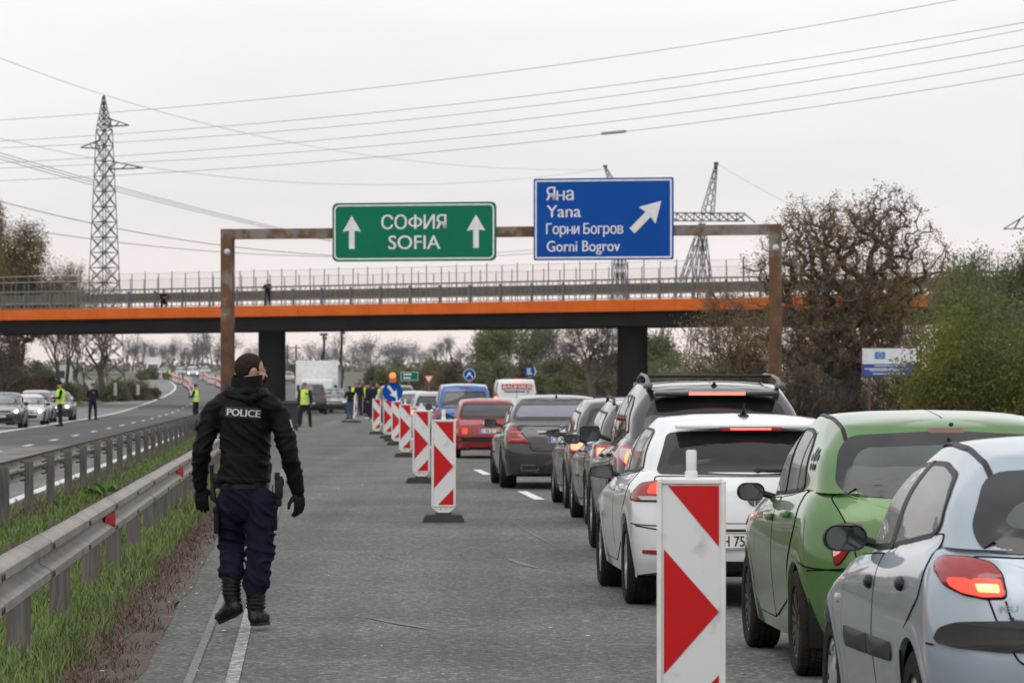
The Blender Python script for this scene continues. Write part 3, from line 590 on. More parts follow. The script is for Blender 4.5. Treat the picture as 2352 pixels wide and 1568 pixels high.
# ------------------------------------------------------------------ lattice pylons
STL = mk('pylon_steel', (.055, .058, .062), .8, .0, spec=.15)
def truss(mb, a, b, w0, w1, n, th, rot=0., cap=True, zig=False):
    a = Vector(a); b = Vector(b); d = (b - a).normalized(); e1 = d.cross(Vector((0, 1, 0))).normalized(); e2 = d.cross(e1)
    E = [e1 * cos(rot + k * pi / 2) + e2 * sin(rot + k * pi / 2) for k in range(4)]
    def node(k, j): f = k / n; return a + (b - a) * f + E[j] * ((w0 + (w1 - w0) * f) * .707)
    for j in range(4):
        mb.bar(node(0, j), node(n, j), th * 1.25)
        for k in range(n):
            if zig:
                q = (j, (j + 1) % 4) if k % 2 else ((j + 1) % 4, j); mb.bar(node(k, q[0]), node(k + 1, q[1]), th); continue
            mb.bar(node(k, j), node(k + 1, (j + 1) % 4), th); mb.bar(node(k, (j + 1) % 4), node(k + 1, j), th)
            if cap: mb.bar(node(k, j), node(k, (j + 1) % 4), th)
y = 400.; sc = y / FP; base = PIX(240, 890, y); zt = ZC + 670 * sc
r_ = thing('electricity_pylon', 'slender dark lattice pylon with staggered arms rising above the bridge at left', 'pylon', (base.x, y, zg(y)))
mb = MB(); zb = 0.; zn = zt - zg(y)
zmid = ZC + (890 - 300) * sc - zg(y)
truss(mb, (0, 0, 0), (-.02, 0, zmid), 2.9, 1.15, 17, .062, radians(12)); truss(mb, (-.02, 0, zmid), (-.08, 0, zn), 1.15, .12, 6, .055, radians(12)); mb.build('tower', STL, r_)
def arm(v, ut, u0):
    mb = MB(); z = ZC + (890 - v) * sc - zg(y); xt = (ut - 240) * sc; x0 = (u0 - 240) * sc
    for e in (-.45, .45):
        mb.bar((x0, e, z), (xt, 0, z + .12), .10); mb.bar((x0, e, z + .85), (xt, 0, z + .12), .09)
        for k in range(3):
            f = k / 3; g = (k + .6) / 3; mb.bar((x0 + (xt - x0) * f, e * (1 - f), z), (x0 + (xt - x0) * g, e * (1 - g), z + .85 - .73 * g), .06)
    mb.build('arm', STL, r_)
arm(291, 297, 247); arm(342, 185, 230); arm(389, 329, 252)
y2 = 480.; sc2 = y2 / FP
def Q(u, v, o): p = PIX(u, v, y2); return Vector((p.x - o.x, 0, p.z - o.z))
def bigpylon(label, apex, b0, b1, nodes, legs, ydist_, beam=None):
    global y2; y2 = ydist_; o = PIX(legs[0][0], 890, y2); o.z = zg(y2); r = thing('electricity_pylon', label, 'pylon', o)
    mb = MB(); truss(mb, (Q(*b0, o) + Q(*b1, o)) / 2, Q(*apex, o), 1.25, .22, 9, .06, .35, zig=True)
    mb.bar(Q(apex[0] - 5, apex[1] - 2, o), Q(apex[0] + 5, apex[1] - 2, o), .35); mb.build('spire', STL, r)
    for l in legs:
        mb = MB(); e = Q(l[0], 0, o); e.z = -.4; s = Q(*nodes, o); d = e - s; truss(mb, s, e, .5, 1.1, 11, .07, .4, zig=True); mb.build('leg', STL, r)
    if beam:
        mb = MB(); truss(mb, Q(*beam[0], o), Q(*beam[1], o), .95, .95, 12, .08, radians(45)); mb.build('crossbeam', STL, r)
        mb = MB(); mb.bar(Q(1711, 492, o), Q(1735, 512, o), .16); mb.bar(Q(1690, 505, o), Q(1711, 495, o), .12); mb.build('insulator', mk('insulator_green', (.12, .2, .16), .5), r)
    return r
bigpylon('big dark lattice pylon with leaning spire behind the right end of the gantry', (1645, 378), (1616, 492), (1634, 492), (1613, 512), [(1486,), (1582,), (1652,)], 480., ((1476, 498), (1711, 499)))
bigpylon('more distant lattice pylon whose tip just shows above the blue sign', (1390, 384), (1404, 440), (1424, 440), (1424, 480), [(1396,), (1424,), (1452,)], 640.)
y3 = 300.; o = PIX(2420, 890, y3); o.z = zg(y3); r_ = thing('electricity_pylon', 'lattice pylon arm entering at the right edge above the bushes', 'pylon', o)
def Q3(u, v): p = PIX(u, v, y3); return Vector((p.x - o.x, 0, p.z - o.z))
mb = MB(); truss(mb, (0, 0, 0), Q3(2420, 380), 2.6, .6, 12, .09, .3); mb.build('tower', STL, r_)
mb = MB()
for e in (-.3, .3):
    k = Vector((0, e, 0)); mb.bar(Q3(2305, 526), Q3(2410, 524) + k, .08); mb.bar(Q3(2305, 526), Q3(2410, 462) + k, .08)
    for u in (2330, 2352, 2380): mb.bar(Q3(u, 525) + k, Q3(u + 14, 525 - (u + 14 - 2305) * .6) + k, .06)
mb.build('arm', STL, r_)
# wires: (photo points of a hanging line, distance at its left and right end)
WIRE = mk('wire', (.30, .30, .31), .6)
def wire(label, pts, ya, yb, r=.011, grp='overhead power lines'):
    P = []; us = np.array([p[0] for p in pts]); vs_ = np.array([p[1] for p in pts]); co = np.polyfit(us, vs_, min(2, len(pts) - 1))
    u0, u1 = us[0], us[-1]
    for k in range(41):
        u = u0 + (u1 - u0) * k / 40; f = k / 40; y = 1 / ((1 - f) / ya + f / yb); P.append(PIX(u, float(np.polyval(co, u)), y))
    o = P[0].copy(); mb = MB(); mb.tube([p - o for p in P], r, 5); ob = mb.build('power_line', WIRE); ob.location = o; return tag(ob, label, 'power line', grp)
wire('topmost power line of the six rising across the sky to the right', [(-120, 284), (0, 276), (604, 226), (1490, 122), (2195, 0), (2400, -40)], 170, 120)
wire('second power line from the top of the six rising to the right', [(-120, 331), (0, 325), (604, 281), (1500, 186), (2352, 52), (2450, 34)], 172, 122)
wire('third power line from the top of the six rising to the right', [(-120, 345), (0, 339), (604, 306), (1500, 208), (2352, 68), (2450, 50)], 178, 128)
wire('fourth power line from the top of the six rising to the right', [(-120, 381), (0, 375), (604, 331), (1500, 240), (2352, 105), (2450, 88)], 172, 122)
wire('fifth power line from the top of the six rising to the right', [(-120, 391), (0, 385), (604, 356), (1500, 268), (2352, 138), (2450, 122)], 178, 128)
wire('lowest power line of the six rising to the right, with a spacer sleeve', [(-120, 420), (0, 414), (604, 383), (1410, 305), (2352, 170), (2450, 154)], 172, 122)
p, q = PIX(1383, 307, 141), PIX(1436, 302, 139.5); mb = MB(); mb.tube([(0, 0, 0), q - p], .055, 6); ob = mb.build('line_sleeve', WIRE); ob.location = p; tag(ob, 'short thick sleeve on the lowest of the six power lines', 'line sleeve')
wire('upper cable of the close bundle descending from the left edge', [(-60, 334), (0, 350), (300, 435), (604, 519), (760, 548)], 200, 330, .02)
wire('middle cable of the close bundle descending from the left edge', [(-60, 341), (0, 358), (300, 440), (604, 522), (760, 551)], 200, 330, .02)
wire('lower cable of the close bundle descending from the left edge', [(-60, 348), (0, 365), (300, 446), (604, 525), (760, 553)], 200, 330, .02)
wire('thick power line descending from the left tree towards the gantry post', [(-40, 452), (20, 467), (300, 529), (604, 577), (900, 590), (1230, 582)], 230, 420, .03)
wire('lower power line descending past the lattice pylon at left', [(-40, 508), (115, 536), (300, 563), (604, 587), (760, 584), (1230, 575)], 230, 420, .026)
wire('faint high power line descending from the left edge across the sky', [(-40, 122), (0, 133), (350, 245), (604, 315), (900, 370), (1390, 388)], 300, 640, .022)
wire('faint sagging power line in the middle of the sky reaching the far pylon', [(0, 318), (300, 380), (620, 410), (950, 427), (1250, 411), (1390, 384)], 330, 640, .022)
wire('faint power line descending from the spire of the big pylon to the right', [(1650, 380), (1730, 420), (1850, 490), (1980, 540)], 480, 420, .022)
# ------------------------------------------------------------------ trees and shrubs
BARK = mk('bark', (.075, .060, .050), .9, col2=(.045, .036, .03), scale=8); BARKG = mk('grey_bark', (.105, .09, .08), .9, col2=(.06, .05, .046), scale=6)
LF = {
 'bronze': mk('bronze_leaf', (.25, .185, .085), .8, col2=(.15, .10, .06), scale=.55, detail=3, spec=.2),
 'ochre': mk('ochre_leaf', (.22, .185, .06), .8, col2=(.15, .11, .05), scale=.5, detail=3, spec=.2),
 'green': mk('spring_leaf', (.185, .195, .030), .7, col2=(.085, .085, .026), scale=.55, detail=4, spec=.25),
 'mid': mk('hedge_leaf', (.15, .175, .072), .8, col2=(.105, .115, .058), scale=.4, detail=4, spec=.2),
 'tan': mk('dry_scrub', (.165, .145, .085), .85, col2=(.10, .085, .05), scale=.5, detail=4, spec=.15),
 'brown': mk('brown_twig', (.115, .085, .06), .9, col2=(.065, .048, .036), scale=.8, detail=4, spec=.1),
 'pale': mk('pale_blossom', (.30, .30, .22), .8, col2=(.17, .18, .11), scale=.7, detail=4, spec=.15),
 'far': mk('distant_twig', (.135, .132, .148), .9, col2=(.10, .098, .112), scale=.2),  # haze of distance is put into this blue-grey
}
for _k, _m in LF.items():     # thin leaves let some light through
    if _k in ('far',): continue
    _n = _m.node_tree.nodes; _l = _m.node_tree.links; _b = _n['Principled BSDF']; _t = _n.new('ShaderNodeBsdfTranslucent'); _x = _n.new('ShaderNodeMixShader'); _x.inputs[0].default_value = .38
    _l.new(_b.inputs['Base Color'].links[0].from_socket, _t.inputs[0]); _l.new(_b.outputs[0], _x.inputs[1]); _l.new(_t.outputs[0], _x.inputs[2]); _l.new(_x.outputs[0], _n['Material Output'].inputs[0])
def leaves(name, C, size, mat, parent, jit=.0, flatten=.3):
    C = np.asarray(C, dtype=np.float32); n = len(C)
    a = rng.normal(size=(n, 3)); a /= np.linalg.norm(a, axis=1, keepdims=True); b = rng.normal(size=(n, 3)); b -= a * (a * b).sum(1, keepdims=True); b /= np.linalg.norm(b, axis=1, keepdims=True)
    s = (size * (.5 + rng.random((n, 1)))); a *= s; b *= s * .6
    C = C + rng.normal(size=(n, 3)) * jit
    V = np.stack([C - a * .9, C + b * .75 - a * .1, C + a, C - b * .75 - a * .1], 1).reshape(-1, 3); F = np.arange(4 * n).reshape(-1, 4)
    return npmesh(name, V, F, mat, parent)
def grow(rs, trunk, crown, tips, p, d, L, r, dep, maxd, nch, up, spread, shrink, twig_at=2):
    n = 4 if dep < 2 else 3; P = [p]; R = [r]; q = p; dd = d.copy()
    for k in range(n):
        dd = (dd + Vector((rs.gauss(0, .13), rs.gauss(0, .13), rs.gauss(0, .08) + up * .12))).normalized(); q = q + dd * (L / n); P.append(q); R.append(max(.008, r * (1 - .45 * (k + 1) / n)))
    (trunk if dep < twig_at else crown).tube(P, R, 6 if dep < 2 else 3, cap=False)
    if dep >= maxd:
        tips.extend(P[1:]); return
    if dep >= maxd - 1: tips.extend(P[-2:])
    for c in range(nch + (1 if rs.random() < .4 else 0)):
        k = n if c == 0 else rs.randint(max(1, n - 2), n); a = rs.random() * 6.283; s = spread * rs.uniform(.5, 1.25)
        base = (P[k] - P[k - 1]).normalized(); o = base.orthogonal().normalized(); o = (o * cos(a) + base.cross(o) * sin(a)); nd = (base * cos(s) + o * sin(s) + Vector((0, 0, up * .35))).normalized()
        grow(rs, trunk, crown, tips, P[k], nd, L * shrink * rs.uniform(.75, 1.15), max(.012, R[k] * .72), dep + 1, maxd, nch, up, spread, shrink, twig_at)
def tree(label, u, y, H, leaf=None, nleaf=0, lsize=.1, seed=1, stems=1, maxd=5, nch=3, up=.5, spread=.6, shrink=.74, bark=BARK, r0=.16, L0=.3, jit=.18, twig=None, group=None, x=None, z=None, lean=0., name='tree', tmin=None, wide=1.):
    rs = random.Random(seed); X = (u - 1176) * y / FP if x is None else x
    root = thing(name, label, 'tree', (X, y, zg(y) if z is None else z), 0, group); tr = MB(); cr_ = MB(); tips = []
    for s in range(stems):
        a = 6.283 * s / stems + rs.random(); d = Vector((cos(a) * .42, sin(a) * .42, 1)).normalized() if stems > 1 else Vector((lean, 0, 1)).normalized()
        grow(rs, tr, cr_, tips, Vector((cos(a) * .12 * (stems > 1), sin(a) * .12 * (stems > 1), -.1)), d, H * L0 * rs.uniform(.85, 1.1), r0 * (1 if stems == 1 else .6), 0, maxd, nch, up, spread, shrink)
    zm = max(t.z for t in tips); f = H / zm      # scale to the wanted height
    for mb in (tr, cr_): mb.v = [(p[0] * f * wide, p[1] * f * wide, p[2] * f) for p in mb.v]
    tr.build('trunk', bark, root, True); c_ = cr_.build('crown', twig or bark, root)
    if leaf:
        T = np.array([(t.x * f * wide, t.y * f * wide, t.z * f) for t in tips])
        if tmin: T = T[T[:, 2] > tmin]
        C = T[rng.integers(0, len(T), nleaf)]; lo_ = leaves('foliage', C, lsize, LF[leaf], root, jit); lo_['kind'] = 'stuff'
    return root
def bush(label, c, rad, n, size, leaf, seed=0, group=None, stems=14, clumps=16, name='bush', twigs=0, cat='bush', lean=0):
    rs = np.random.default_rng(seed + 100); root = thing(name, label, cat, c, 0, group); rad = np.array(rad)
    d = rs.normal(size=(clumps, 3)); d[:, 2] = np.abs(d[:, 2]); d /= np.linalg.norm(d, axis=1, keepdims=True); cc = d * rad * (.35 + .5 * rs.random((clumps, 1))); cs = (.22 + .22 * rs.random(clumps))
    k = rs.integers(0, clumps, n); g = rs.normal(size=(n, 3)); g /= np.linalg.norm(g, axis=1, keepdims=True); g *= (rs.random((n, 1)) ** .45)
    C = cc[k] + g * cs[k][:, None] * rad.mean() * np.array([1.15, 1.15, .95]); C[:, 2] = np.abs(C[:, 2]) + .02
    f = leaves('foliage', C, size, LF[leaf], root); f['kind'] = 'stuff'
    mb = MB()
    for s in range(stems):
        e = cc[rs.integers(0, clumps)]; b = Vector((rs.normal() * .25 * rad[0], rs.normal() * .25 * rad[1], -.1)); e = Vector(e); m = (b + e) / 2 + Vector((rs.normal() * .15, rs.normal() * .15, .15 * rad[2])); mb.tube([b, m, e], [.035, .025, .01], 4, cap=False)
    for s in range(twigs):
        j = rs.integers(0, clumps); a = Vector(cc[j] + rs.normal(size=3) * .3 * cs[j] * rad); a.z = abs(a.z); dr = Vector((rs.normal() * .5, rs.normal() * .5, abs(rs.normal()) + .2)).normalized(); mb.tube([a, a + dr * size * rs.uniform(3, 9)], [.014, .005], 3, cap=False)
    st = mb.build('stem', BARK if leaf != 'tan' else BARKG, root); st['kind'] = 'stuff'
    return root
# right side: the big bronze tree and its neighbours
def crown_tree(label, u, y, lobes, ntg, nleaf, lsize, leaf, trunk_h, seed, bark=BARK, r0=.02, jit=.10, stems=3, depth=.8):
    """branches grown to points spread through the crown's lobes (photo outline at its distance, equal depth): each joins the nearest wood"""
    rs = np.random.default_rng(seed); sc = y / FP; z0 = zg(y); root = thing('tree', label, 'tree', ((u - 1176) * sc, y, z0)); L = []
    for lu, lv, ru, rv in lobes: L.append(((lu - u) * sc, ZC - (lv - 890) * sc - z0, ru * sc, rv * sc))
    vol = np.array([l[2] ** 2 * l[3] for l in L]); k = rs.choice(len(L), ntg, p=vol / vol.sum()); d = rs.normal(size=(ntg, 3)); d /= np.linalg.norm(d, axis=1, keepdims=True); d *= rs.random((ntg, 1)) ** .40
    A = np.array(L); T = np.column_stack([A[k, 0] + d[:, 0] * A[k, 2], d[:, 1] * A[k, 2] * depth, A[k, 1] + d[:, 2] * A[k, 3]])
    N = [(0, 0, -.2)]; par = [-1]
    for s_ in range(stems):      # main stems
        a = 6.28 * s_ / stems + rs.random(); p = 0
        for j in range(1, 6): N.append((cos(a) * .16 * j * trunk_h * .16 + rs.normal() * .04, sin(a) * .16 * j * trunk_h * .16 + rs.normal() * .04, trunk_h * j / 5)); par.append(p); p = len(N) - 1
    C0 = np.array([0, 0, trunk_h * .8]); T = T[np.argsort(np.linalg.norm(T - C0, axis=1))]; NA = np.zeros((len(N) + 3 * ntg, 3)); NA[:len(N)] = N; n = len(N); tipn = []
    for t in T:
        dv = NA[:n] - t; w = np.linalg.norm(dv, axis=1) + .35 * np.maximum(0, dv[:, 2]); j = int(np.argmin(w)); q = NA[j]; m = np.linalg.norm(t - q)
        for f in ((.4, .75, 1.) if m > .5 else (.55, 1.)): NA[n] = q + (t - q) * f + rs.normal(size=3) * (.06 * m if f < 1 else 0) + np.array([0, 0, .05 * m * sin(pi * f)]); par.append(j); j = n; n += 1
        tipn.append(j)
    cnt = np.ones(n)
    for i in range(n - 1, 0, -1): cnt[par[i]] += cnt[i]
    rad = r0 * .42 * cnt ** .43; tk, cr = MB(), MB()
    for i in range(1, n):
        a, b = NA[par[i]], NA[i]; big = rad[i] > .035; (tk if big else cr).tube([a, b], [float(min(rad[par[i]], rad[i] * 1.5)), float(rad[i])], 6 if big else 3, cap=False)
    tk.build('trunk', bark, root, True); cr.build('crown', bark, root)
    Cn = NA[np.array(tipn)][rs.integers(0, len(tipn), nleaf)]; f_ = leaves('foliage', Cn, lsize, LF[leaf], root, jit); f_['kind'] = 'stuff'; return root
crown_tree('large spreading tree with bronze spring leaves behind the right gantry post', 1955, 137, [(1930, 610, 185, 150), (2040, 505, 100, 92), (1840, 545, 100, 95), (2125, 590, 68, 80), (1765, 630, 70, 78), (1745, 755, 58, 70), (1900, 760, 170, 110), (2050, 720, 110, 120), (1925, 500, 70, 70)], 3000, 48000, .040, 'bronze', 2.6, 11, stems=5)
tree('smaller olive leaved tree just right of the bronze tree', 2075, 150, 6.2, 'ochre', 20000, .045, seed=5, stems=3, maxd=5, nch=2, up=.3, spread=.6, jit=.25)
tree('fresh green tree rising behind the bushes at the right edge', 2310, 165, 8.2, 'mid', 26000, .065, seed=21, stems=3, maxd=5, nch=3, up=.7, spread=.42, jit=.25)
tree('bronze leaved shrub tree overlapping the bridge end left of the gantry post', 1775, 150, 5.6, 'bronze', 30000, .040, seed=31, stems=4, maxd=5, nch=3, up=.3, spread=.6, jit=.22)
B = 0
for u, y, rx, rz, n, sz, lf, lb in (
    (2275, 104, 2.5, 4.6, 34000, .05, 'green', 'big bright green bush at the right edge beside the information board'),
    (2150, 110, .95, 2.7, 8000, .06, 'green', 'smaller bright green bush lapping over the information board'),
    (2400, 112, 1.8, 5.0, 12000, .06, 'green', 'tall green bush cut by the right edge of the view'),
    (2235, 128, 2.3, 6.6, 22000, .06, 'mid', 'olive green bush behind the bright green one'),
    (2350, 140, 2.6, 7.0, 16000, .065, 'mid', 'dull green bush below the fresh green tree')):
    p = PIX(u, 890, y); bush(lb, (p.x, y, -.1), (rx, rx * .8, rz), n, sz, lf, B, stems=24, clumps=30, twigs=120); B += 1
for u, y, rx, rz, lf, lb in (
    (1735, 142, 1.1, 2.2, 'brown', 'brown leafless thicket left of the right gantry post'), (1850, 133, 1.5, 2.6, 'brown', 'brown leafless thicket under the left of the bronze tree'),
    (1965, 136, 1.4, 2.6, 'brown', 'brown leafless thicket under the middle of the bronze tree'), (2080, 136, 1.5, 3.0, 'brown', 'dark thicket behind the information board'),
    (1910, 145, 1.8, 3.9, 'mid', 'olive undergrowth inside the bronze tree'), (2190, 122, 1.6, 2.0, 'brown', 'dark twiggy undergrowth right of the information board')):
    p = PIX(u, 890, y); bush(lb, (p.x, y, -.1), (rx, rx * .8, rz), 5200, .055, lf, B, stems=40, clumps=26, twigs=650, name='thicket', cat='thicket'); B += 1
# under the bridge, right
tree('bare spreading tree with dark trunk seen under the bridge left of the right pier', 1362, 300, 6.6, 'brown', 1800, .07, seed=3, stems=1, maxd=5, nch=4, up=.25, spread=.72, r0=.24, L0=.28, jit=.3, wide=1.15)
und = [(1500, 285, 3.2, 2.7, 'tan'), (1590, 300, 3.6, 3.0, 'tan'), (1680, 270, 2.6, 2.6, 'tan'), (1750, 250, 2.0, 3.0, 'brown'), (1545, 330, 3.0, 4.3, 'mid'), (1600, 345, 3.0, 4.6, 'pale'), (1640, 360, 3.4, 4.3, 'mid'), (1700, 340, 3.0, 4.6, 'mid'), (1440, 310, 2.6, 2.4, 'tan'), (1400, 340, 2.6, 3.4, 'tan'), (1290, 300, 1.4, 2.2, 'mid'), (1240, 330, 1.8, 2.4, 'mid')]
names_ = {'tan': 'dry pale scrub', 'brown': 'brown scrub', 'mid': 'green shrub', 'pale': 'pale blossoming shrub'}
spots_ = ['right beside the right bridge pier', 'second clump right of the right bridge pier', 'third clump right of the pier, below the thin pylon legs', 'under the bridge near the rusty gantry post', 'behind the dry scrub right of the pier', 'with whitish flowers under the bridge', 'under the bridge between two pylon legs', 'under the bridge at its right end', 'just left of the right bridge pier', 'behind the bare tree left of the pier', 'below the small blue direction sign', 'behind the white van']
for (u, y, rx, rz, lf), sp in zip(und, spots_):
    p = PIX(u, 890, y); bush(names_[lf] + ' ' + sp, (p.x, y, zg(y) - .1), (rx, rx * .8, rz), 3600, .13, lf, B, stems=10, clumps=22, twigs=60); B += 1
# the long hedge beyond the bridge on the right
for i in range(26):
    f = i / 25; u = 868 + 600 * f + random.uniform(-8, 8); y = random.uniform(350, 430); vt = 818 - 40 * f + random.uniform(-10, 12); p = PIX(u, vt, y); h = p.z - zg(y)
    lf = random.choice(['mid', 'mid', 'green', 'mid', 'brown', 'tan']); bush({'mid': 'olive', 'green': 'bright green', 'brown': 'brown', 'tan': 'straw coloured'}[lf] + ' rounded shrub in the long mixed hedge beyond the bridge', (p.x, y, zg(y) - .1), (random.uniform(1.6, 2.6), 2., h * .92), 2300, .17, lf, B, group='shrubs of the long hedge beyond the bridge', stems=5, clumps=14); B += 1
for u, y, H, lf, sd, lb in ((1210, 420, 8.0, 'mid', 41, 'pale green domed tree in the hedge above the white van'), (1130, 430, 6.3, 'mid', 42, 'small round tree in the hedge above the blue van'), (1500, 430, 6.0, 'mid', 44, 'grey green tree showing under the bridge right of the pier')):
    tree(lb, u, y, H, lf, 5000, .17, seed=sd, stems=3, maxd=4, nch=3, up=.5, spread=.55, jit=.45, bark=BARKG)
for i in range(15):    # brown brush at the foot of the hedge
    u = 880 + 36 * i + random.uniform(-9, 9); y = random.uniform(310, 345); p = PIX(u, 890, y); bush('low brown brush at the foot of the long hedge', (p.x, y, zg(y) - .1), (1.7, 1.2, random.uniform(.9, 1.7)), 1100, .12, random.choice(['brown', 'brown', 'tan']), B, group='low brown brush below the hedge', stems=8, clumps=9, twigs=60); B += 1
# left side
crown_tree('broad leafy tree at the left edge rising above the bridge railing', 40, 330, [(45, 580, 62, 75), (82, 558, 34, 50), (15, 640, 80, 70), (78, 665, 62, 62), (20, 730, 110, 60), (110, 690, 40, 45)], 2100, 46000, .085, 'ochre', 4.5, 51, r0=.026, jit=.30)
crown_tree('tallest tree cut off by the left edge above the bridge', -45, 325, [(-38, 525, 52, 88), (-50, 640, 70, 90)], 1200, 28000, .085, 'ochre', 6., 52, r0=.026, jit=.30)
tree('bare twiggy tree right of the leafy tree above the bridge railing', 145, 335, 12.0, 'ochre', 9000, .08, seed=53, stems=4, maxd=5, nch=3, up=.6, spread=.45, r0=.25, jit=.3)
tree('small bare tree between the leafy tree and the pylon above the railing', 188, 345, 9.8, None, 0, .1, seed=54, stems=2, maxd=5, nch=3, up=.6, spread=.5, r0=.16)
tree('dark bare tree with thick trunk on the mound under the bridge at left', 232, 318, 8.0, 'brown', 500, .08, seed=55, stems=1, maxd=5, nch=3, up=.45, spread=.62, r0=.33, L0=.30, bark=BARK)
tree('dark branched tree under the bridge at the left edge', 8, 255, 5.0, 'brown', 2600, .1, seed=56, stems=2, maxd=5, nch=3, up=.15, spread=.75, r0=.22, wide=1.35)
for u, y, rx, rz, lf, lb in ((15, 262, 2.6, 3.6, 'brown', 'big brown brush at the left edge under the bridge'), (70, 270, 2.4, 3.2, 'brown', 'second brown brush from the left edge under the bridge'), (115, 285, 2.2, 2.4, 'brown', 'brown brush behind the officer in the yellow vest'), (160, 300, 2.0, 1.6, 'mid', 'olive brush behind the dark officer'), (200, 310, 2.2, 1.4, 'tan', 'dry brush left of the bare tree'), (262, 300, 1.3, 1.7, 'mid', 'dark green shrub right of the bare tree on the mound'), (295, 306, 2.0, 1.7, 'tan', 'brownish brush on the mound beside the curved shoulder'), (330, 315, 1.5, 1.3, 'brown', 'last brown brush on the mound before the curve')):
    p = PIX(u, 890, y); bush(lb, (p.x, y, zg(y) - .1), (rx, rx * .8, rz), 3600, .11, lf, B, stems=14, clumps=20, twigs=260); B += 1
mb = MB()   # grassy mound inside the curve
for j in range(9):
    for i in range(13):
        a = i / 12; b = j / 8; y = 268 + 70 * b; t = -31 + 15.4 * a; h = .75 * sin(pi * min(1, a * 1.0)) * sin(pi * b) ** .6; mb.v.append((RX(t, y), y, zg(y) + h - .02))
mb.add([], []); mb.f = [(j * 13 + i, j * 13 + i + 1, (j + 1) * 13 + i + 1, (j + 1) * 13 + i) for j in range(8) for i in range(12)]; mb.m = [0] * len(mb.f)
tag(mb.build('mound', mk('mound_grass', (.10, .12, .04), .95, col2=(.10, .075, .05), scale=.5, detail=8), None, True), kind='structure')
for u, v0, y, hgt, ml in ((265, 898, 296, .95, 'leftmost'), (317, 903, 300, .8, 'middle'), (360, 890, 318, .85, 'rightmost')):
    p = PIX(u, v0, y); ob = MB().box((0, 0, hgt / 2), (.22, .12, hgt)).build('marker_post', mk('pale_post', (.42, .38, .34), .8)); ob.location = (p.x, y, zg(y) + .5); tag(ob, ml + ' of the three pale marker posts on the mound by the curve', 'marker post', 'marker posts on the mound')
# far tree line
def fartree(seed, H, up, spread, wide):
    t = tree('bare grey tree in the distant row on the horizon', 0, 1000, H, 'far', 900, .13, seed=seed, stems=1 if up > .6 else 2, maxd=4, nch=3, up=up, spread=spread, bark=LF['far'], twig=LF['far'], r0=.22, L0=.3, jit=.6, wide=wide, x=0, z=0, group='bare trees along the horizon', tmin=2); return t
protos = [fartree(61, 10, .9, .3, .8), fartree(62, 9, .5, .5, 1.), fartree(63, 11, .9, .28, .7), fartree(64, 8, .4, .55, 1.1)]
used = set()
for i in range(74):
    if i < 26: u = 292 + 9.4 * i; y = random.uniform(900, 1050); k = random.choice([0, 2, 0, 2, 1]); s = random.uniform(.75, 1.1)
    else: u = 555 + 16.2 * (i - 26) + random.uniform(-5, 5); y = random.uniform(980, 1200); k = random.choice([1, 3, 3, 1, 0]); s = random.uniform(.85, 1.25)
    if 520 < u < 705 and random.random() < .55: s *= .5
    loc = ((u - 1176) * y / FP, y, zg(y) - .1)
    o = protos[k] if k not in used else copy_tree(protos[k]); used.add(k); o.location = loc; o.scale = (s * random.uniform(.8, 1.7), s * 1.2, s * random.uniform(.65, 1.15)); o.rotation_euler = (0, 0, random.random() * 6)
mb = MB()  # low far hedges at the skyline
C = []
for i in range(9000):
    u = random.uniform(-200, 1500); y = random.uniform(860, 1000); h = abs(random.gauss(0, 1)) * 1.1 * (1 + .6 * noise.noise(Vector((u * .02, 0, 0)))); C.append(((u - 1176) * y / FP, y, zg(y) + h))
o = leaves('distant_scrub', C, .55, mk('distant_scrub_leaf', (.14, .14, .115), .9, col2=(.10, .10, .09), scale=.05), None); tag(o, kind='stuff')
for u, y, vt, lf, lb in ((676, 620, 826, 'mid', 'small green bush on the skyline right of the left bridge pier'), (400, 560, 838, 'mid', 'green bush behind the far white truck'), (340, 560, 835, 'mid', 'green bush left of the far white truck'), (105, 420, 815, 'mid', 'grey green bush far under the bridge at left'), (145, 430, 812, 'mid', 'second grey green bush far under the bridge at left')):
    p = PIX(u, vt, y); bush(lb, (p.x, y, zg(y)), (1.6, 1.4, p.z - zg(y)), 1500, .25, lf, B, stems=4, clumps=10); B += 1
for u, l in ((660, 'left utility pole of the distant pair on the skyline'), (680, 'right utility pole of the distant pair on the skyline')):
    y = 560; p = PIX(u, 792, y); r_ = thing('utility_pole', l, 'utility pole', (p.x, y, zg(y))); h = p.z - zg(y)
    mb = MB(); mb.tube([(0, 0, 0), (0, 0, h)], .13, 6); mb.build('pole', BARKG, r_); mb = MB(); mb.box((0, 0, h - .4), (1.5, .12, .12)); mb.build('crossarm', BARKG, r_)
p = PIX(125, 880, 420); r_ = thing('building', 'low pale building far behind the trees at left', 'building', (p.x, 430, zg(430)))
mb = MB(); mb.box((0, 0, 1.3), (1.9, 6, 2.6)); mb.build('wall', mk('pale_wall', (.5, .5, .5), .8), r_); mb = MB(); mb.box((0, 0, 2.68), (2.3, 6.4, .15)); mb.build('roof', mk('grey_roof', (.3, .28, .27), .8), r_)
mb = MB(); mb.box((0, -3.01, 1.4), (.6, .04, .8)); mb.build('window', mk('dark_pane', (.05, .05, .06), .2), r_)
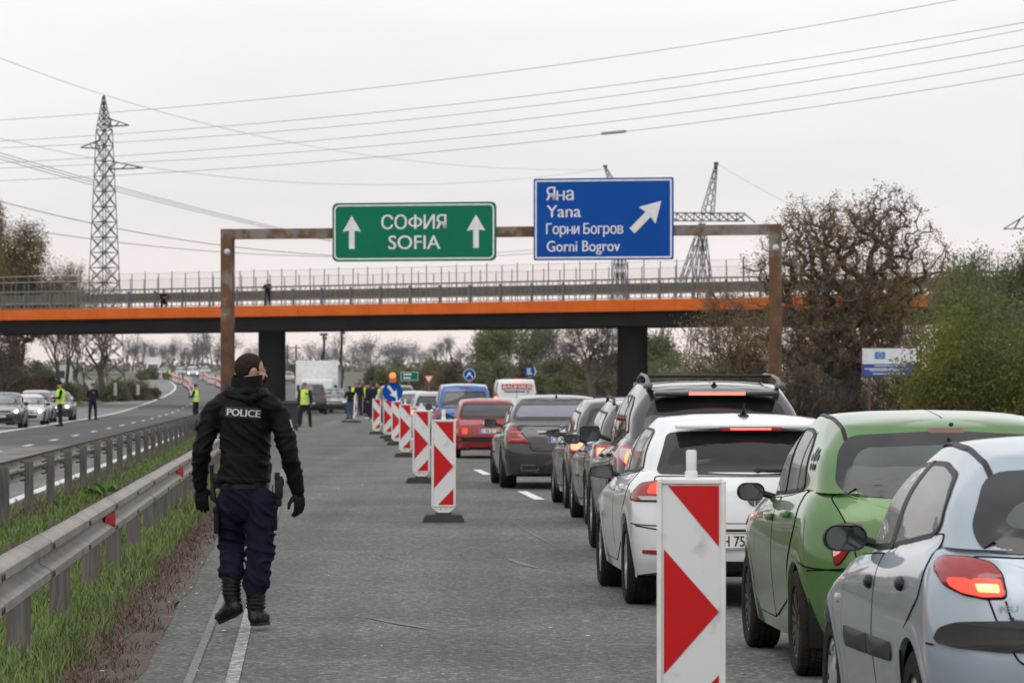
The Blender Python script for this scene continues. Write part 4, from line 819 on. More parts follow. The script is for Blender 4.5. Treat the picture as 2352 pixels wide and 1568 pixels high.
# ================================================================== VEHICLES
TYRE = mk('tyre_rubber', (.013, .0125, .012), .85, col2=(.022, .019, .017), scale=7, spec=.12); TYREM = mk('muddy_tyre', (.028, .022, .018), .9, col2=(.015, .0125, .011), scale=9, spec=.1)
BLK = mk('black_trim', (.011, .011, .012), .5, spec=.28); GAP = mk('shut_gap', (.008, .008, .008), .9, spec=.1); FRIT = mk('glass_edge', (.010, .010, .012), .15, coat=.2)
ALLOY = mk('alloy_rim', (.42, .42, .43), .35, .7); ALLOYB = mk('black_alloy', (.022, .022, .024), .35, .4); HUBC = mk('hub_cap', (.30, .30, .30), .45, .4); STEELD = mk('dark_disc', (.05, .045, .04), .6, .6)
CHR = mk('chrome', (.6, .6, .61), .15, 1.); UND = mk('underbody', (.012, .012, .012), .9, spec=.2); SEAT = mk('seat_cloth', (.040, .042, .048), .9)
REDL = mk('red_lamp', (.30, .012, .014), .18, coat=.6, col2=(.24, .008, .01)); REDON = mk('brake_lamp', (.5, .02, .015), .3, emit=(1, .05, .02), est=1.6); HOT = mk('lamp_core', (.9, .5, .3), .3, emit=(1, .55, .25), est=2.6)
REDBAR = mk('brake_bar', (.5, .02, .02), .3, emit=(1, .16, .12), est=2.4); CLEARL = mk('clear_lamp', (.45, .42, .42), .2, coat=.5); AMB = mk('amber_lamp', (.55, .2, .02), .25, coat=.5)
HEAD = mk('headlight_glass', (.5, .52, .54), .15, coat=.6); HEADON = mk('headlight_on', (1, .9, .7), .3, emit=(1, .74, .42), est=7.); HEADW = mk('headlight_on_white', (1, 1, 1), .3, emit=(1, .98, .95), est=8.)
PLATE = mk('number_plate', (.66, .65, .62), .5); PLTX = mk('plate_ink', (.02, .02, .02), .6); PLBLUE = mk('plate_blue', (.02, .12, .5), .5); MIRG = mk('mirror_glass', (.10, .11, .115), .06, .9)
GL_S = glass('side_glass', (.36, .40, .39), film=.42, fcol=(.40, .42, .42)); GL_D = glass('dark_tinted_glass', (.05, .052, .056), film=.10, fcol=(.12, .12, .125)); GL_R = glass('rear_glass', (.22, .28, .28), film=.42, fcol=(.20, .235, .235)); GL_F = glass('front_glass', (.5, .55, .54), film=.1); GL_OP = mk('opaque_tint', (.035, .036, .042), .06, coat=.5); GL_W = mk('windscreen_far', (.11, .125, .13), .08, coat=.5); GL_VI = mk('violet_tint', (.16, .155, .20), .15, coat=.3)
def cub(ctrl, y):       # monotone-ish smooth interpolation of (y, value) pairs
    c = sorted(ctrl); X = np.array([a for a, _ in c], float); Yv = np.array([b for _, b in c], float)
    if len(c) == 1: return np.full_like(np.asarray(y, float), Yv[0])
    h = np.diff(X); dl = np.diff(Yv) / h; m = np.zeros(len(X))
    for i in range(1, len(X) - 1): m[i] = 0 if dl[i - 1] * dl[i] <= 0 else 2 * dl[i - 1] * dl[i] / (dl[i - 1] + dl[i])
    m[0] = dl[0]; m[-1] = dl[-1]; y = np.clip(y, X[0], X[-1]); k = np.clip(np.searchsorted(X, y) - 1, 0, len(X) - 2); t = (y - X[k]) / h[k]
    return Yv[k] * (1 + 2 * t) * (1 - t) ** 2 + h[k] * m[k] * t * (1 - t) ** 2 + Yv[k + 1] * t * t * (3 - 2 * t) + h[k] * m[k + 1] * t * t * (t - 1)
def half_ring(R, cell):
    wc, zc, yr, yf = R['w'], R['z'], R['yr'], R['yf']; rx, ry = R.get('rr', (.3, .22)); fx, fy = R.get('rf', (.35, .3)); bow = R.get('bow', .05); bf = R.get('bowf', .12); nr, nc, ns = R['n']
    ya, yb = yr + bow + ry, yf - bf - fy; wa = float(cub(wc, np.array([ya]))[0]); wb = float(cub(wc, np.array([yb]))[0]); rx = min(rx, wa * .98); fx = min(fx, wb * .98); P = []
    for s in np.linspace(0, 1, nr, endpoint=False): P.append(((wa - rx) * s, yr + bow * s * s))
    for a in np.linspace(0, pi / 2, nc, endpoint=False):
        P.append((wa - rx + rx * sin(a) ** .9, yr + bow + ry * (1 - cos(a) ** .9)))
    sy = np.linspace(ya, yb, ns); sw = cub(wc, sy); P += [(float(w), float(y)) for w, y in zip(sw, sy)][:-1]
    for a in np.linspace(0, pi / 2, nc, endpoint=False): P.append((wb - fx + fx * cos(a) ** .9, yb + fy * (1 - (1 - sin(a) ** .9))))
    for s in np.linspace(1, 0, nr): P.append(((wb - fx) * s, yf - bf * s * s))
    P = np.array(P); z = cub(zc, P[:, 1]); zb = R.get('zcrown', 0.)
    if zb: z = z + zb * (1 - (P[:, 0] / max(1e-3, P[:, 0].max())) ** 2)
    return np.column_stack([P, z])
def catmull(K, sharp, cell, maxn=14):
    out = []; n = len(K)
    for i in range(n - 1):
        p1, p2 = K[i], K[i + 1]; p0 = K[i - 1] if i > 0 and not sharp[i] else 2 * p1 - p2; p3 = K[i + 2] if i + 2 < n and not sharp[i + 1] else 2 * p2 - p1
        d = np.linalg.norm(p2 - p1, axis=1).max(); k = int(np.clip(round(d / cell), 1, maxn))
        for t in np.linspace(0, 1, k, endpoint=False): out.append(.5 * (2 * p1 + (p2 - p0) * t + (2 * p0 - 5 * p1 + 4 * p2 - p3) * t * t + (3 * p1 - p0 - 3 * p2 + p3) * t ** 3))
    out.append(K[-1]); return out
def rounded(poly, r, step):
    n = len(poly); out = []
    rs = r if hasattr(r, '__len__') else [r] * n
    for i in range(n):
        a, b, c = np.array(poly[i - 1], float), np.array(poly[i], float), np.array(poly[(i + 1) % n], float); la, lc = np.linalg.norm(a - b), np.linalg.norm(c - b)
        q = min(rs[i], la * .49, lc * .49)
        if q < 1e-5: out.append(b); continue
        s, e = b + (a - b) / la * q, b + (c - b) / lc * q
        for t in np.linspace(0, 1, 6): out.append(s * (1 - t) ** 2 + 2 * b * t * (1 - t) + e * t * t)
    res = []
    for i in range(len(out)):
        a, b = out[i], out[(i + 1) % len(out)]; d = np.linalg.norm(b - a)
        if d < 1e-5: continue
        for t in np.linspace(0, 1, max(1, int(d / step)), endpoint=False): res.append(a + (b - a) * t)
    return np.array(res)
def inpoly(P, poly):
    x, y = P[:, 0], P[:, 1]; c = np.zeros(len(P), bool); n = len(poly); j = n - 1
    for i in range(n):
        xi, yi = poly[i]; xj, yj = poly[j]; m = ((yi > y) != (yj > y)) & (x < (xj - xi) * (y - yi) / (yj - yi + 1e-12) + xi); c ^= m; j = i
    return c
def insetp(poly, d):     # move every outline point inward by d
    P = np.asarray(poly)
    if d > .03 * (1 if abs(P).max() < 10 else 1e9):
        c = P.mean(0); hw = np.ptp(P, axis=0) / 2; return c + (P - c) * (1 - d / hw)
    n = len(P); A = .5 * np.sum(P[:, 0] * np.roll(P[:, 1], -1) - np.roll(P[:, 0], -1) * P[:, 1]); T = np.roll(P, -1, 0) - np.roll(P, 1, 0); T /= np.linalg.norm(T, axis=1, keepdims=True) + 1e-9; N = np.column_stack([-T[:, 1], T[:, 0]]) * (1 if A > 0 else -1); return P + N * d
class Car:
    def __init__(s, name, label, cat, t, y, sp, yaw=0., group=None, flip=False, z=None):
        s.sp = sp; s.root = thing(name, label, cat, RP(t, y) if z is None else Vector((RX(t, y), y, z)), YAW + yaw + (pi if flip else 0), group); s.hi = sp.get('detail', 0)
        s.cell = {3: .026, 2: .035, 1: .06, 0: .10}[s.hi]
        s.W = sp['W']; s.holes = []; s.dirs = {'L': (Vector((1, 0, 0))), 'R': Vector((-1, 0, 0)), 'B': Vector((0, 1, 0)), 'F': Vector((0, -1, 0)), 'T': Vector((0, 0, -1))}
        s.inv = (Matrix.Translation(s.root.location) @ Matrix.Rotation(s.root.rotation_euler.z, 4, 'Z')).inverted(); s.camp = s.inv @ Vector((0, 0, ZC)); s.shell()
    def shell(s):
        sp = s.sp; rings = s.rings(); n = {3: (14, 9, int(sp['L'] / s.cell)), 2: (10, 8, int(sp['L'] / s.cell)), 1: (7, 6, int(sp['L'] / s.cell)), 0: (5, 4, int(sp['L'] / s.cell))}[s.hi]
        for r in rings: r['n'] = n
        K = [half_ring(r, s.cell) for r in rings]; sharp = [r.get('sharp', False) for r in rings]; L = catmull(K, sharp, s.cell * 1.15); h = len(L[0]); V = []
        for Rg in L: V.append(np.vstack([Rg, (Rg * np.array([-1, 1, 1]))[-2:0:-1]]))
        m = len(V[0]); V = np.vstack(V); k = len(L); i = np.arange(m); F = []
        for j in range(k - 1): a = j * m + i; b = j * m + (i + 1) % m; F.append(np.column_stack([a, b, b + m, a + m]))
        F = np.vstack(F); cap = [(q, q + 1, (m - q - 1) % m, (m - q) % m) for q in range(0, h - 1)]; cap = [tuple(dict.fromkeys(c)) for c in cap]
        s.V, s.F = V, F; s.cap = [c for c in cap if len(c) >= 3]; s.bvh = BVHTree.FromPolygons([tuple(v) for v in V], [tuple(f) for f in F])
    def rings(s):
        p = s.sp; w = p['W'] / 2; yR, yF = p['yR'], p['yF']; yc, yrw = p['ycowl'], p['yrw']; H = p['H']; zb = p['belt']; wr = p['wroof']; g = p.get('wbelt', w - .075); rb = p.get('rr', (.34, .24)); rf = p.get('rf', (.5, .30)); bw = p.get('bow', .07)
        tp = p.get('taper', .05); zs = p.get('sill', .19)
        def W(x, e=tp): return [(yR, x - e * .8), (yR + .75, x - .015), ((yR + yF) / 2, x), (yF - .9, x - .01), (yF, x - e * 1.6)]
        bz = lambda f: [(y, f(z)) for y, z in zb]
        zroof = p['roof']; zr = [(y, z) for y, z in zroof]; zcow = float(cub(zb, np.array([yc]))[0])
        tk = p.get('tuck', .05)
        R = [dict(w=W(w - .20), z=[(yR, zs + .07), (yR + .6, zs), (yF - .6, zs), (yF, zs + .03)], yr=yR + .30, yf=yF - .2, rr=rb, rf=rf, bow=bw),
             dict(w=W(w - tk), z=[(yR, zs + .075), (yR + .6, zs + .005), (yF - .6, zs + .005), (yF, zs + .035)], yr=yR + .06, yf=yF - .06, rr=rb, rf=rf, bow=bw, sharp=True),
             dict(w=W(w - .022), z=[(0, zs + .17)], yr=yR + .012, yf=yF - .01, rr=rb, rf=rf, bow=bw),
             dict(w=W(w - .0), z=[(0, p.get('zwide', .55))], yr=yR + p.get('yr3', .0), yf=yF, rr=rb, rf=rf, bow=bw),
             dict(w=W(w - .012), z=bz(lambda z: p.get('zwide', .55) + (z - p.get('zwide', .55)) * .62), yr=yR + p.get('yr4', .035), yf=yF - .05, rr=rb, rf=rf, bow=bw),
             dict(w=W(g + .028), z=bz(lambda z: z - .035), yr=yR + p.get('yr5', .10), yf=yF - .16, rr=p.get('rr5', rb), rf=rf, bow=bw),
             dict(w=W(g), z=bz(lambda z: z), yr=yR + p.get('yr5', .10) + .012, yf=yF - .22, rr=p.get('rr5', rb), rf=rf, bow=bw, sharp=True)]
        ge = p.get('wgb', g - .012); yg = max(yrw, yR + p.get('yr5', .10) + .02)
        G = lambda x: [(yg, x - .04), (yg + .6, x - .008), ((yg + yc) / 2, x), (yc, x - .035)]
        rg = p.get('rrg', (.30, .16)); fg = p.get('rfg', (.5, .34))
        yrt, yft = p['yrt'], p['yft']; wm = (ge + wr) / 2 + p.get('bulge', .02)
        R += [dict(w=G(ge), z=bz(lambda z: z + .006), yr=yg, yf=yc, rr=rg, rf=fg, bow=p.get('bowg', .06), bowf=.16, sharp=True),
              dict(w=[(yg, wm - .05), (yg + .7, wm), (yc - .6, wm), (yc, wm - .05)], z=[(y, (z0 + float(cub(zr, np.array([y]))[0])) / 2) for y, z0 in zb], yr=(yg + yrt) / 2 + p.get('rbulge', -.02), yf=(yc + yft) / 2 + .03, rr=rg, rf=fg, bow=p.get('bowg', .06), bowf=.14),
              dict(w=[(yrt, wr - .06), (yrt + .5, wr), (yft - .3, wr), (yft, wr - .05)], z=[(y, z - .045) for y, z in zr], yr=yrt, yf=yft, rr=p.get('rrt', (.25, .10)), rf=(.4, .2), bow=p.get('bowt', .05), bowf=.10),
              dict(w=[(yrt, wr - .14), (yrt + .5, wr - .075), (yft - .3, wr - .075), (yft, wr - .12)], z=[(y, z - .010) for y, z in zr], yr=yrt + .035, yf=yft - .06, rr=(.25, .10), rf=(.4, .2), bow=p.get('bowt', .05), bowf=.10),
              dict(w=[(0, wr * .5)], z=[(y, z + .012) for y, z in zr], yr=yrt + .10, yf=yft - .2, rr=(.2, .1), rf=(.3, .2), bow=.03, bowf=.08),
              dict(w=[(0, .004)], z=[(y, z + .02) for y, z in zr], yr=yrt + .16, yf=yft - .3, rr=(.003, .003), rf=(.003, .003), bow=0, bowf=0)]
        return R
    def ray(s, q, mode):
        if mode == 'L': o, d = Vector((-3, q[0], q[1])), s.dirs['L']
        elif mode == 'R': o, d = Vector((3, q[0], q[1])), s.dirs['R']
        elif mode == 'B': o, d = Vector((q[0], -9, q[1])), s.dirs['B']
        elif mode == 'F': o, d = Vector((q[0], 9, q[1])), s.dirs['F']
        elif mode == 'T': o, d = Vector((q[0], q[1], 4)), s.dirs['T']
        elif mode == 'px': w = PIX(q[0], q[1], 10.); o = s.camp; d = (s.inv @ w - o).normalized()
        elif mode == 'C': o, d = Vector((q[0] * cos(s.ca), q[0] * sin(s.ca), q[1])) - Vector((-sin(s.ca), cos(s.ca), 0)) * 6 * 1., Vector((-sin(s.ca), cos(s.ca), 0))
        h = s.bvh.ray_cast(o, d)
        if h[0] is None: return None, o, d
        n = h[1]
        if n.dot(d) > 0: n = -n
        return h[0], n, d
    def decal(s, name, poly, mode, mats, off=.0025, r=.02, rim=None, parent=None, mirror=False, dome=0., step=None, skirt=True, cut=None, rimw=None, smooth=True, ca=0.):
        """a panel that follows the shell: outline in the mode's plane, rings inward; rim = how far (m) the first material reaches"""
        s.ca = ca; step = step or max(.018, s.cell * .9); px = mode == 'px'
        P = rounded(poly, r, step if not px else step * FP / s.root.location.y); A = P
        c = P.mean(0); rings = []; ring_m = []
        sc = (s.root.location.y / FP) if px else 1.
        offs = [0.]
        if rim: offs += [rim / sc]
        inner = insetp(P, offs[-1]) if rim else P
        k = int(np.clip(np.ptp(P, axis=0).min() * sc * .5 / (.035 if s.hi >= 2 else .10), 4 if s.hi >= 2 else 3, 16)); mid = [P + (inner - P) * q for q in np.linspace(0, 1, max(1, int((rim or 0) / .04)) + 1)[1:-1]] if rim else []; nrim = len(mid)
        rings = [P] + mid + ([inner] if rim else []) + [c + (inner - c) * (1 - (j + 1) / (k + .0)) for j in range(k - 1)] + [c + (inner - c) * .02]
        R3 = []; last = None; n = len(P); nr = len(rings)
        for j, rg in enumerate(rings):
            row = []
            for q in rg:
                h, nn, d = s.ray(q, mode)
                if h is None:
                    if last is None: row.append(None); continue
                    # outside the silhouette: stay on the nearest point of the shell
                    tt = (last - nn).dot(d) if mode in ('px',) else (last - nn).dot(d); p = nn + d * tt; hh = s.bvh.find_nearest(p); h, nn = hh[0], hh[1]
                    if nn.dot(d) > 0: nn = -nn
                    row.append(h + nn * off); continue
                last = h; e = off + dome * (1 - (1 - j / (nr - 1)) ** 2); row.append(h + nn * e)
            R3.append(row)
        if last is None: return None
        for row in R3:
            for i in range(n):
                if row[i] is None: row[i] = last
        mb = MB()
        if skirt:
            base = [s.bvh.find_nearest(p) for p in R3[0]]; R3 = [[b[0] - ((p - b[0]).normalized() * .004 if (p - b[0]).length > 1e-6 else Vector((0, 0, 0))) for p, b in zip(R3[0], base)]] + R3
        V = [p for row in R3 for p in row]; sk = 1 if skirt else 0
        for j in range(len(R3) - 1):
            mb.mi = 0 if (not rim or j <= sk + nrim) else 1
            if j == 0 and not skirt: mb.mi = 0
            if len(mats if isinstance(mats, list) else [mats]) == 1: mb.mi = 0
            vs = None; f = [(j * n + i, j * n + (i + 1) % n, (j + 1) * n + (i + 1) % n, (j + 1) * n + i) for i in range(n)]
            mb.f += f; mb.m += [mb.mi] * n
        mb.f.append(tuple((len(R3) - 1) * n + i for i in range(n))); mb.m.append(1 if rim and len(mats if isinstance(mats, list) else [mats]) > 1 else 0)
        mb.v = [tuple(p) for p in V]
        if cut is not None and s.hi >= 2: s.holes.append((insetp(P, cut / sc), mode))
        o = mb.build(name, mats, parent or s.root, smooth, 35)
        if mirror:
            me = o.data.copy(); co = np.empty(len(me.vertices) * 3, np.float32); me.vertices.foreach_get('co', co); co[0::3] *= -1; me.vertices.foreach_set('co', co); me.flip_normals(); o2 = bpy.data.objects.new(name, me); COL.objects.link(o2); o2.parent = s.root
            if cut is not None and s.hi >= 2: s.holes.append((insetp(P, cut / sc), mode + 'm'))
            return o, o2
        return o
    def seam(s, path, mode, w=.007, mat=None, off=.0045, mb=None, closed=False, mir=False):
        mb = mb if mb is not None else MB(); P = []; path = [np.array(q, float) for q in path]; sc = s.root.location.y / FP if mode == 'px' else 1.
        if closed: path = path + [path[0]]
        st = max(.02, s.cell * .8) / sc
        for a, b in zip(path[:-1], path[1:]):
            n = max(1, int(np.linalg.norm(b - a) / st)); P += [a + (b - a) * t for t in np.linspace(0, 1, n, endpoint=False)]
        P.append(path[-1]); pr = []
        for q in P:
            h, n, d = s.ray(q, mode)
            if h is not None: pr.append((h, n))
        for (a, na), (b, nb) in zip(pr[:-1], pr[1:]):
            t = b - a
            if t.length > .4 or t.length < 1e-5: continue
            sa = t.cross(na).normalized() * w / 2; sb = t.cross(nb).normalized() * w / 2
            for f in ((1, -1) if mir else (1,)):
                q = [a + sa + na * off, b + sb + nb * off, b - sb + nb * off, a - sa + na * off]; mb.add([Vector((p.x * f, p.y, p.z)) for p in q], [(0, 1, 2, 3)])
        return mb
    def arches(s):
        sp = s.sp; V = s.V; s.kill = np.zeros(len(V), bool); w = s.W / 2
        for ya in (0., sp['wb']):
            R = sp['ra']; d = np.hypot(V[:, 1] - ya, V[:, 2] - sp['rw']); s.kill |= (d < R) & (np.abs(V[:, 0]) > w - .42) & (V[:, 2] < sp['rw'] + R)
            s.kill |= (np.abs(V[:, 1] - ya) < R * .96) & (V[:, 2] < sp['rw']) & (np.abs(V[:, 0]) > w - .30)
            for sg, md in ((-1, 'L'), (1, 'R')):
                mb = MB(); n = 30 if s.hi >= 2 else 16; rows = []; lw = .045 + s.cell * .55
                for rr, off in ((R - .012, -.02), (R - .006, .005), (R + lw * .45, .006), (R + lw, .001)):
                    row = []
                    for k in range(n + 1):
                        a = radians(-14 + 208 * k / n); q = (ya + rr * cos(a), sp['rw'] + rr * sin(a)); h, nn, dd = s.ray(q, md)
                        if h is None: h = row[-1] if row else Vector((sg * (w - .05), q[0], q[1])); row.append(Vector((h.x, q[0], q[1]))); continue
                        row.append(Vector((h.x + sg * off, q[0], q[1])))
                    rows.append(row)
                n1 = n + 1; mb.add([p for r_ in rows for p in r_], [(j * n1 + i, j * n1 + i + 1, (j + 1) * n1 + i + 1, (j + 1) * n1 + i) for j in range(3) for i in range(n)]); mb.build('wheel_arch', sp.get('archmat') or s.paint, s.root, True, 60)
                mb = MB(); pr = []
                for k in range(n + 1): a = radians(-20 + 220 * k / n); pr.append((ya + (R + .012) * cos(a), sp['rw'] + (R + .012) * sin(a)))
                A = [Vector((sg * (w - .06), *p)) for p in pr]; Bq = [Vector((sg * (w - .40), *p)) for p in pr]; C_ = Vector((sg * (w - .40), ya, sp['rw']))
                mb.add(A + Bq + [C_], [(i, i + 1, n1 + i + 1, n1 + i) for i in range(n)] + [(n1 + i, n1 + i + 1, 2 * n1) for i in range(n)]); mb.build('arch_liner', UND, s.root)
    def wheel(s, x, y, side):
        sp = s.sp; r = sp['rw']; tw = sp.get('tw', .195); n = 40 if s.hi >= 2 else 20; rr = r * sp.get('rim', .66); root = thing('wheel', None, None, (x, y, r)); root.parent = s.root
        mb = MB(); h = tw / 2; pr = [(rr, -h * .80), (rr + .012, -h * .98), (r * .90, -h * 1.04), (r * .965, -h * .93), (r, -h * .72)]
        for g in ((-.40, -.02, .36) if s.hi >= 2 else (0,)): pr += [(r, h * (g - .07)), (r - .010, h * (g - .05)), (r - .010, h * (g + .05)), (r, h * (g + .07))]
        pr += [(r, h * .72), (r * .965, h * .93), (r * .90, h * 1.04), (rr + .012, h * .98), (rr, h * .80)]; mb.lathe(pr, (0, 0, 0), 'X', n)
        if s.hi >= 3:      # tread blocks
            for k in range(60):
                a = 2 * pi * k / 60
                for e, da in ((-.62, .03), (-.2, -.02), (.18, .02), (.58, -.03)):
                    p = Vector((h * e, (r + .0005) * cos(a + da), (r + .0005) * sin(a + da))); mb.box(p, (h * .28, .004, .016), rx=a + da)
        mb.build('tyre', sp.get('tyre', TYRE), root, True, 30)
        o = side * h; st = sp.get('spokes', 5); rm = sp.get('rimmat', ALLOY); mb = MB(); dd = side
        mb.lathe([(rr * 1.0, o * .80), (rr * .985, o * .86), (rr * .93, o * .80), (rr * .90, o * .55), (rr * .9, -o * .6)], (0, 0, 0), 'X', n)
        if st == 'cap':
            mb.lathe([(rr * .95, o * .80), (rr * .80, o * .92), (rr * .55, o * .80), (rr * .3, o * .98), (rr * .1, o * 1.0), (0, o * 1.0)], (0, 0, 0), 'X', n)
            mb.build('hub_cap', rm, root, True, 30); mb = MB()
            for k in range(7): a = 2 * pi * k / 7; mb.lathe([(0, o * .935), (rr * .085, o * .93), (rr * .09, o * .85)], (0, rr * .78 * cos(a), rr * .78 * sin(a)), 'X', 10)
            q = mb.build('cap_hole', BLK, root); q['kind'] = 'stuff'
        else:
            for k in range(st):
                a = 2 * pi * k / st + .3
                for e in (-.13, .13):
                    ca, sa = cos(a + e * .5), sin(a + e * .5); p0 = Vector((o * .72, rr * .14 * cos(a), rr * .14 * sin(a))); p1 = Vector((o * .78, rr * .94 * cos(a + e * 1.6), rr * .94 * sin(a + e * 1.6))); mb.bar(p0, p1, rr * .11, rr * .13)
            mb.lathe([(0, o * .80), (rr * .13, o * .78), (rr * .2, o * .6)], (0, 0, 0), 'X', 14); mb.build('rim', rm, root, True, 35)
        if s.hi >= 1: mb = MB(); mb.lathe([(0, o * .25), (rr * .72, o * .25), (rr * .72, o * .05)], (0, 0, 0), 'X', 20); mb.build('brake_disc', STEELD, root)
    def finish(s):
        sp = s.sp; s.arches(); V = s.V; kill = s.kill; kf = kill[s.F].any(1)
        for poly, mode in s.holes:
            mir = mode.endswith('m') and mode != 'm'; md = mode[:-1] if mir else mode; Vx = V * np.array([-1, 1, 1]) if mir else V
            if md == 'L': Q2 = Vx[:, 1:3]; ok = Vx[:, 0] < -.2
            elif md == 'B': Q2 = Vx[:, [0, 2]]; ok = (Vx[:, 1] < sp['yrt'] + .35) & (Vx[:, 2] > .6)
            elif md == 'F': Q2 = Vx[:, [0, 2]]; ok = (Vx[:, 1] > sp['yft'] - .35) & (Vx[:, 2] > .6)
            elif md == 'px':
                M = np.array(s.inv.inverted()); Wd = Vx @ M[:3, :3].T + M[:3, 3]; Q2 = np.column_stack([1176 + Wd[:, 0] / Wd[:, 1] * FP, 890 - (Wd[:, 2] - ZC) / Wd[:, 1] * FP]); ok = (Vx[:, 1] < sp['yrt'] + .3) & (Vx[:, 2] > .6)
            else: continue
            b0, b1 = poly.min(0), poly.max(0); idx = np.where(ok & (Q2 >= b0).all(1) & (Q2 <= b1).all(1))[0]; ins = np.zeros(len(V), bool); ins[idx] = inpoly(Q2[idx], poly); kf |= ins[s.F].all(1)
        F = s.F[~kf]; mb = MB(); mb.v = [tuple(v) for v in V]; mb.f = [tuple(f) for f in F]; mb.m = [0] * len(mb.f); mb.mi = 1; mb.f += s.cap; mb.m += [1] * len(s.cap)
        me = mb.mesh('body', [s.paint, UND], True, 48); bm = bmesh.new(); bm.from_mesh(me); bmesh.ops.delete(bm, geom=[v for v in bm.verts if not v.link_faces], context='VERTS'); bm.to_mesh(me); bm.free()
        o = bpy.data.objects.new('body', me); COL.objects.link(o); o.parent = s.root; s.body = o
        w = s.W / 2; tw = sp.get('tw', .195)
        zq = sp.get('zq', 1.)
        if zq != 1.:      # settle the roof to its height
            seen = set()
            def low(ob):
                if ob.type == 'MESH' and ob.data.name not in seen:
                    seen.add(ob.data.name)
                    for v in ob.data.vertices:
                        if v.co.z > .9: v.co.z = .9 + (v.co.z - .9) * zq
                for ch in ob.children: low(ch)
            for ch in s.root.children: low(ch)
        for ya in (0., sp['wb']):
            for sg in (-1, 1): s.wheel(sg * (w - tw / 2 - sp.get('winset', .012)), ya, sg)
        mb = MB(); mb.box((0, (sp['yR'] + sp['yF']) / 2, .30), (s.W * .62, (sp['yF'] - sp['yR']) * .86, .16)); mb.build('underbody', UND, s.root)
        return s
    def mirror_(s, x, y, z, w, h, both=True, shellmat=None, shape='round'):
        for sg in ((-1, 1) if both else (-1,)):
            xx = -sg * x if sg > 0 else x
            mb = MB(); r = .45 * h if shape == 'round' else .22 * h; P = rrect(w, h, min(r, w * .45), 6)
            if shape == 'point': P = [(px * 1.0, py * (1 - .42 * max(0, -px / (w / 2)))) for px, py in P] if sg < 0 else [(px, py * (1 - .42 * max(0, px / (w / 2)))) for px, py in P]
            rows = []
            for f, d in ((.96, -.004), (1.0, .012), (.99, .05), (.86, .09), (.5, .115), (.02, .122)): rows.append([Vector((xx + px * f, y + d, z + py * f)) for px, py in P])
            n = len(P); mb.add([p for r_ in rows for p in r_], [(j * n + i, j * n + (i + 1) % n, (j + 1) * n + (i + 1) % n, (j + 1) * n + i) for j in range(len(rows) - 1) for i in range(n)]); 
            mb.add([Vector((xx + px * .96, y - .004, z + py * .96)) for px, py in P] + [Vector((xx + px * .86, y + .004, z + py * .84)) for px, py in P], [(i, (i + 1) % n, (i + 1) % n + n, i + n) for i in range(n)])
            q = -sg; xi = xx + q * w * .42; mb.tube([(xi, y + .05, z - h * .1), (xi + q * .08, y + .055, z - h * .30), (xi + q * .20, y + .06, z - h * .55)], [(.026, .02), (.022, .018), (.03, .022)], 8)
            m_ = mb.build('mirror', shellmat or BLK, s.root, True, 40); mb = MB(); flat(mb, [(px * .87, py * .86) for px, py in P], (xx, y + .002, z), X3, Z3); g_ = mb.build('mirror_glass', MIRG, m_)
    def seats(s, dash=True, rear=True, low=0.):
        sp = s.sp; w = s.W
        for x, y in ([(-.36, sp['yseat']), (.36, sp['yseat'])]):
            mb = MB(); mb.rbox((x, y, .80 + low), (.46, .14, .60), .06); mb.rbox((x, y - .02, 1.19 + low), (.24, .10, .17), .045); mb.rbox((x, y + .28, .48 + low), (.46, .5, .14), .05); mb.build('seat', SEAT, s.root, True)
        if rear:
            mb = MB(); mb.rbox((0, sp['yseat'] - .85, .78 + low), (1.20, .15, .50), .06)
            for x in (-.36, .36): mb.rbox((x, sp['yseat'] - .87, 1.07 + low), (.24, .09, .13), .04)
            mb.build('rear_seat', SEAT, s.root, True)
        if dash:
            mb = MB(); mb.rbox((0, sp['ycowl'] - .42, .86 + low), (w * .82, .42, .22), .07); mb.build('dashboard', BLK, s.root, True)
            mb = MB(); mb.tube([(-.36 + .18 * cos(a), sp['ycowl'] - .70 + .06 * sin(a), .93 + low + .17 * sin(a)) for a in np.linspace(0, 2 * pi, 18)], .014, 6); mb.build('steering_wheel', BLK, s.root, True)
            mb = MB(); mb.rbox((0, sp['yft'] - .04, sp['H'] - .20), (.24, .03, .07), .012); mb.build('rear_view_mirror', BLK, s.root)
    def plate(s, x, z, w=.52, h=.11, text=None, mode='B', tx=0., blue=True, yoff=0.):
        h_, n, d = s.ray((x, z), mode); f = -1 if mode == 'B' else 1; y = h_.y + f * (.018 + yoff); ax = X3 * (1 if mode == 'B' else -1); fr = Vector((0, f, 0)); o = Vector((x, y, z))
        mb = MB(); mb.prism(rrect(w, h, .01), o, ax, Z3, -fr, .014); p_ = mb.build('number_plate', PLATE, s.root); mb = MB(); ringflat(mb, rrect(w * .985, h * .94, .01), rrect(w * .965, h * .86, .01), o + fr * .002, ax, Z3)
        if text: text_mb(mb, text, h * .92, o + fr * .0025 + ax * (-w * .40 + tx) - Z3 * (h * .33), ax, Z3, (0, 0, 0), 0, .012, 'LEFT', w * .84)
        l_ = mb.build('lettering', PLTX, p_)
        if blue: mb = MB(); flat(mb, [(-w * .48, -h * .42), (-w * .41, -h * .42), (-w * .41, h * .42), (-w * .48, h * .42)], o + fr * .003, ax, Z3); mb.build('blue_band', PLBLUE, p_)
        return p_
def car_(name, label, cat, t, y, sp, paint_, **k):
    Car.paint = paint_; c = Car(name, label, cat, t, y, sp, **k); c.paint = paint_; return c
DOORL = lambda c, poly, r=.08: c.decal('door', poly, 'L', [GAP, c.paint], off=.0035, r=r, rim=.007, mirror=True)
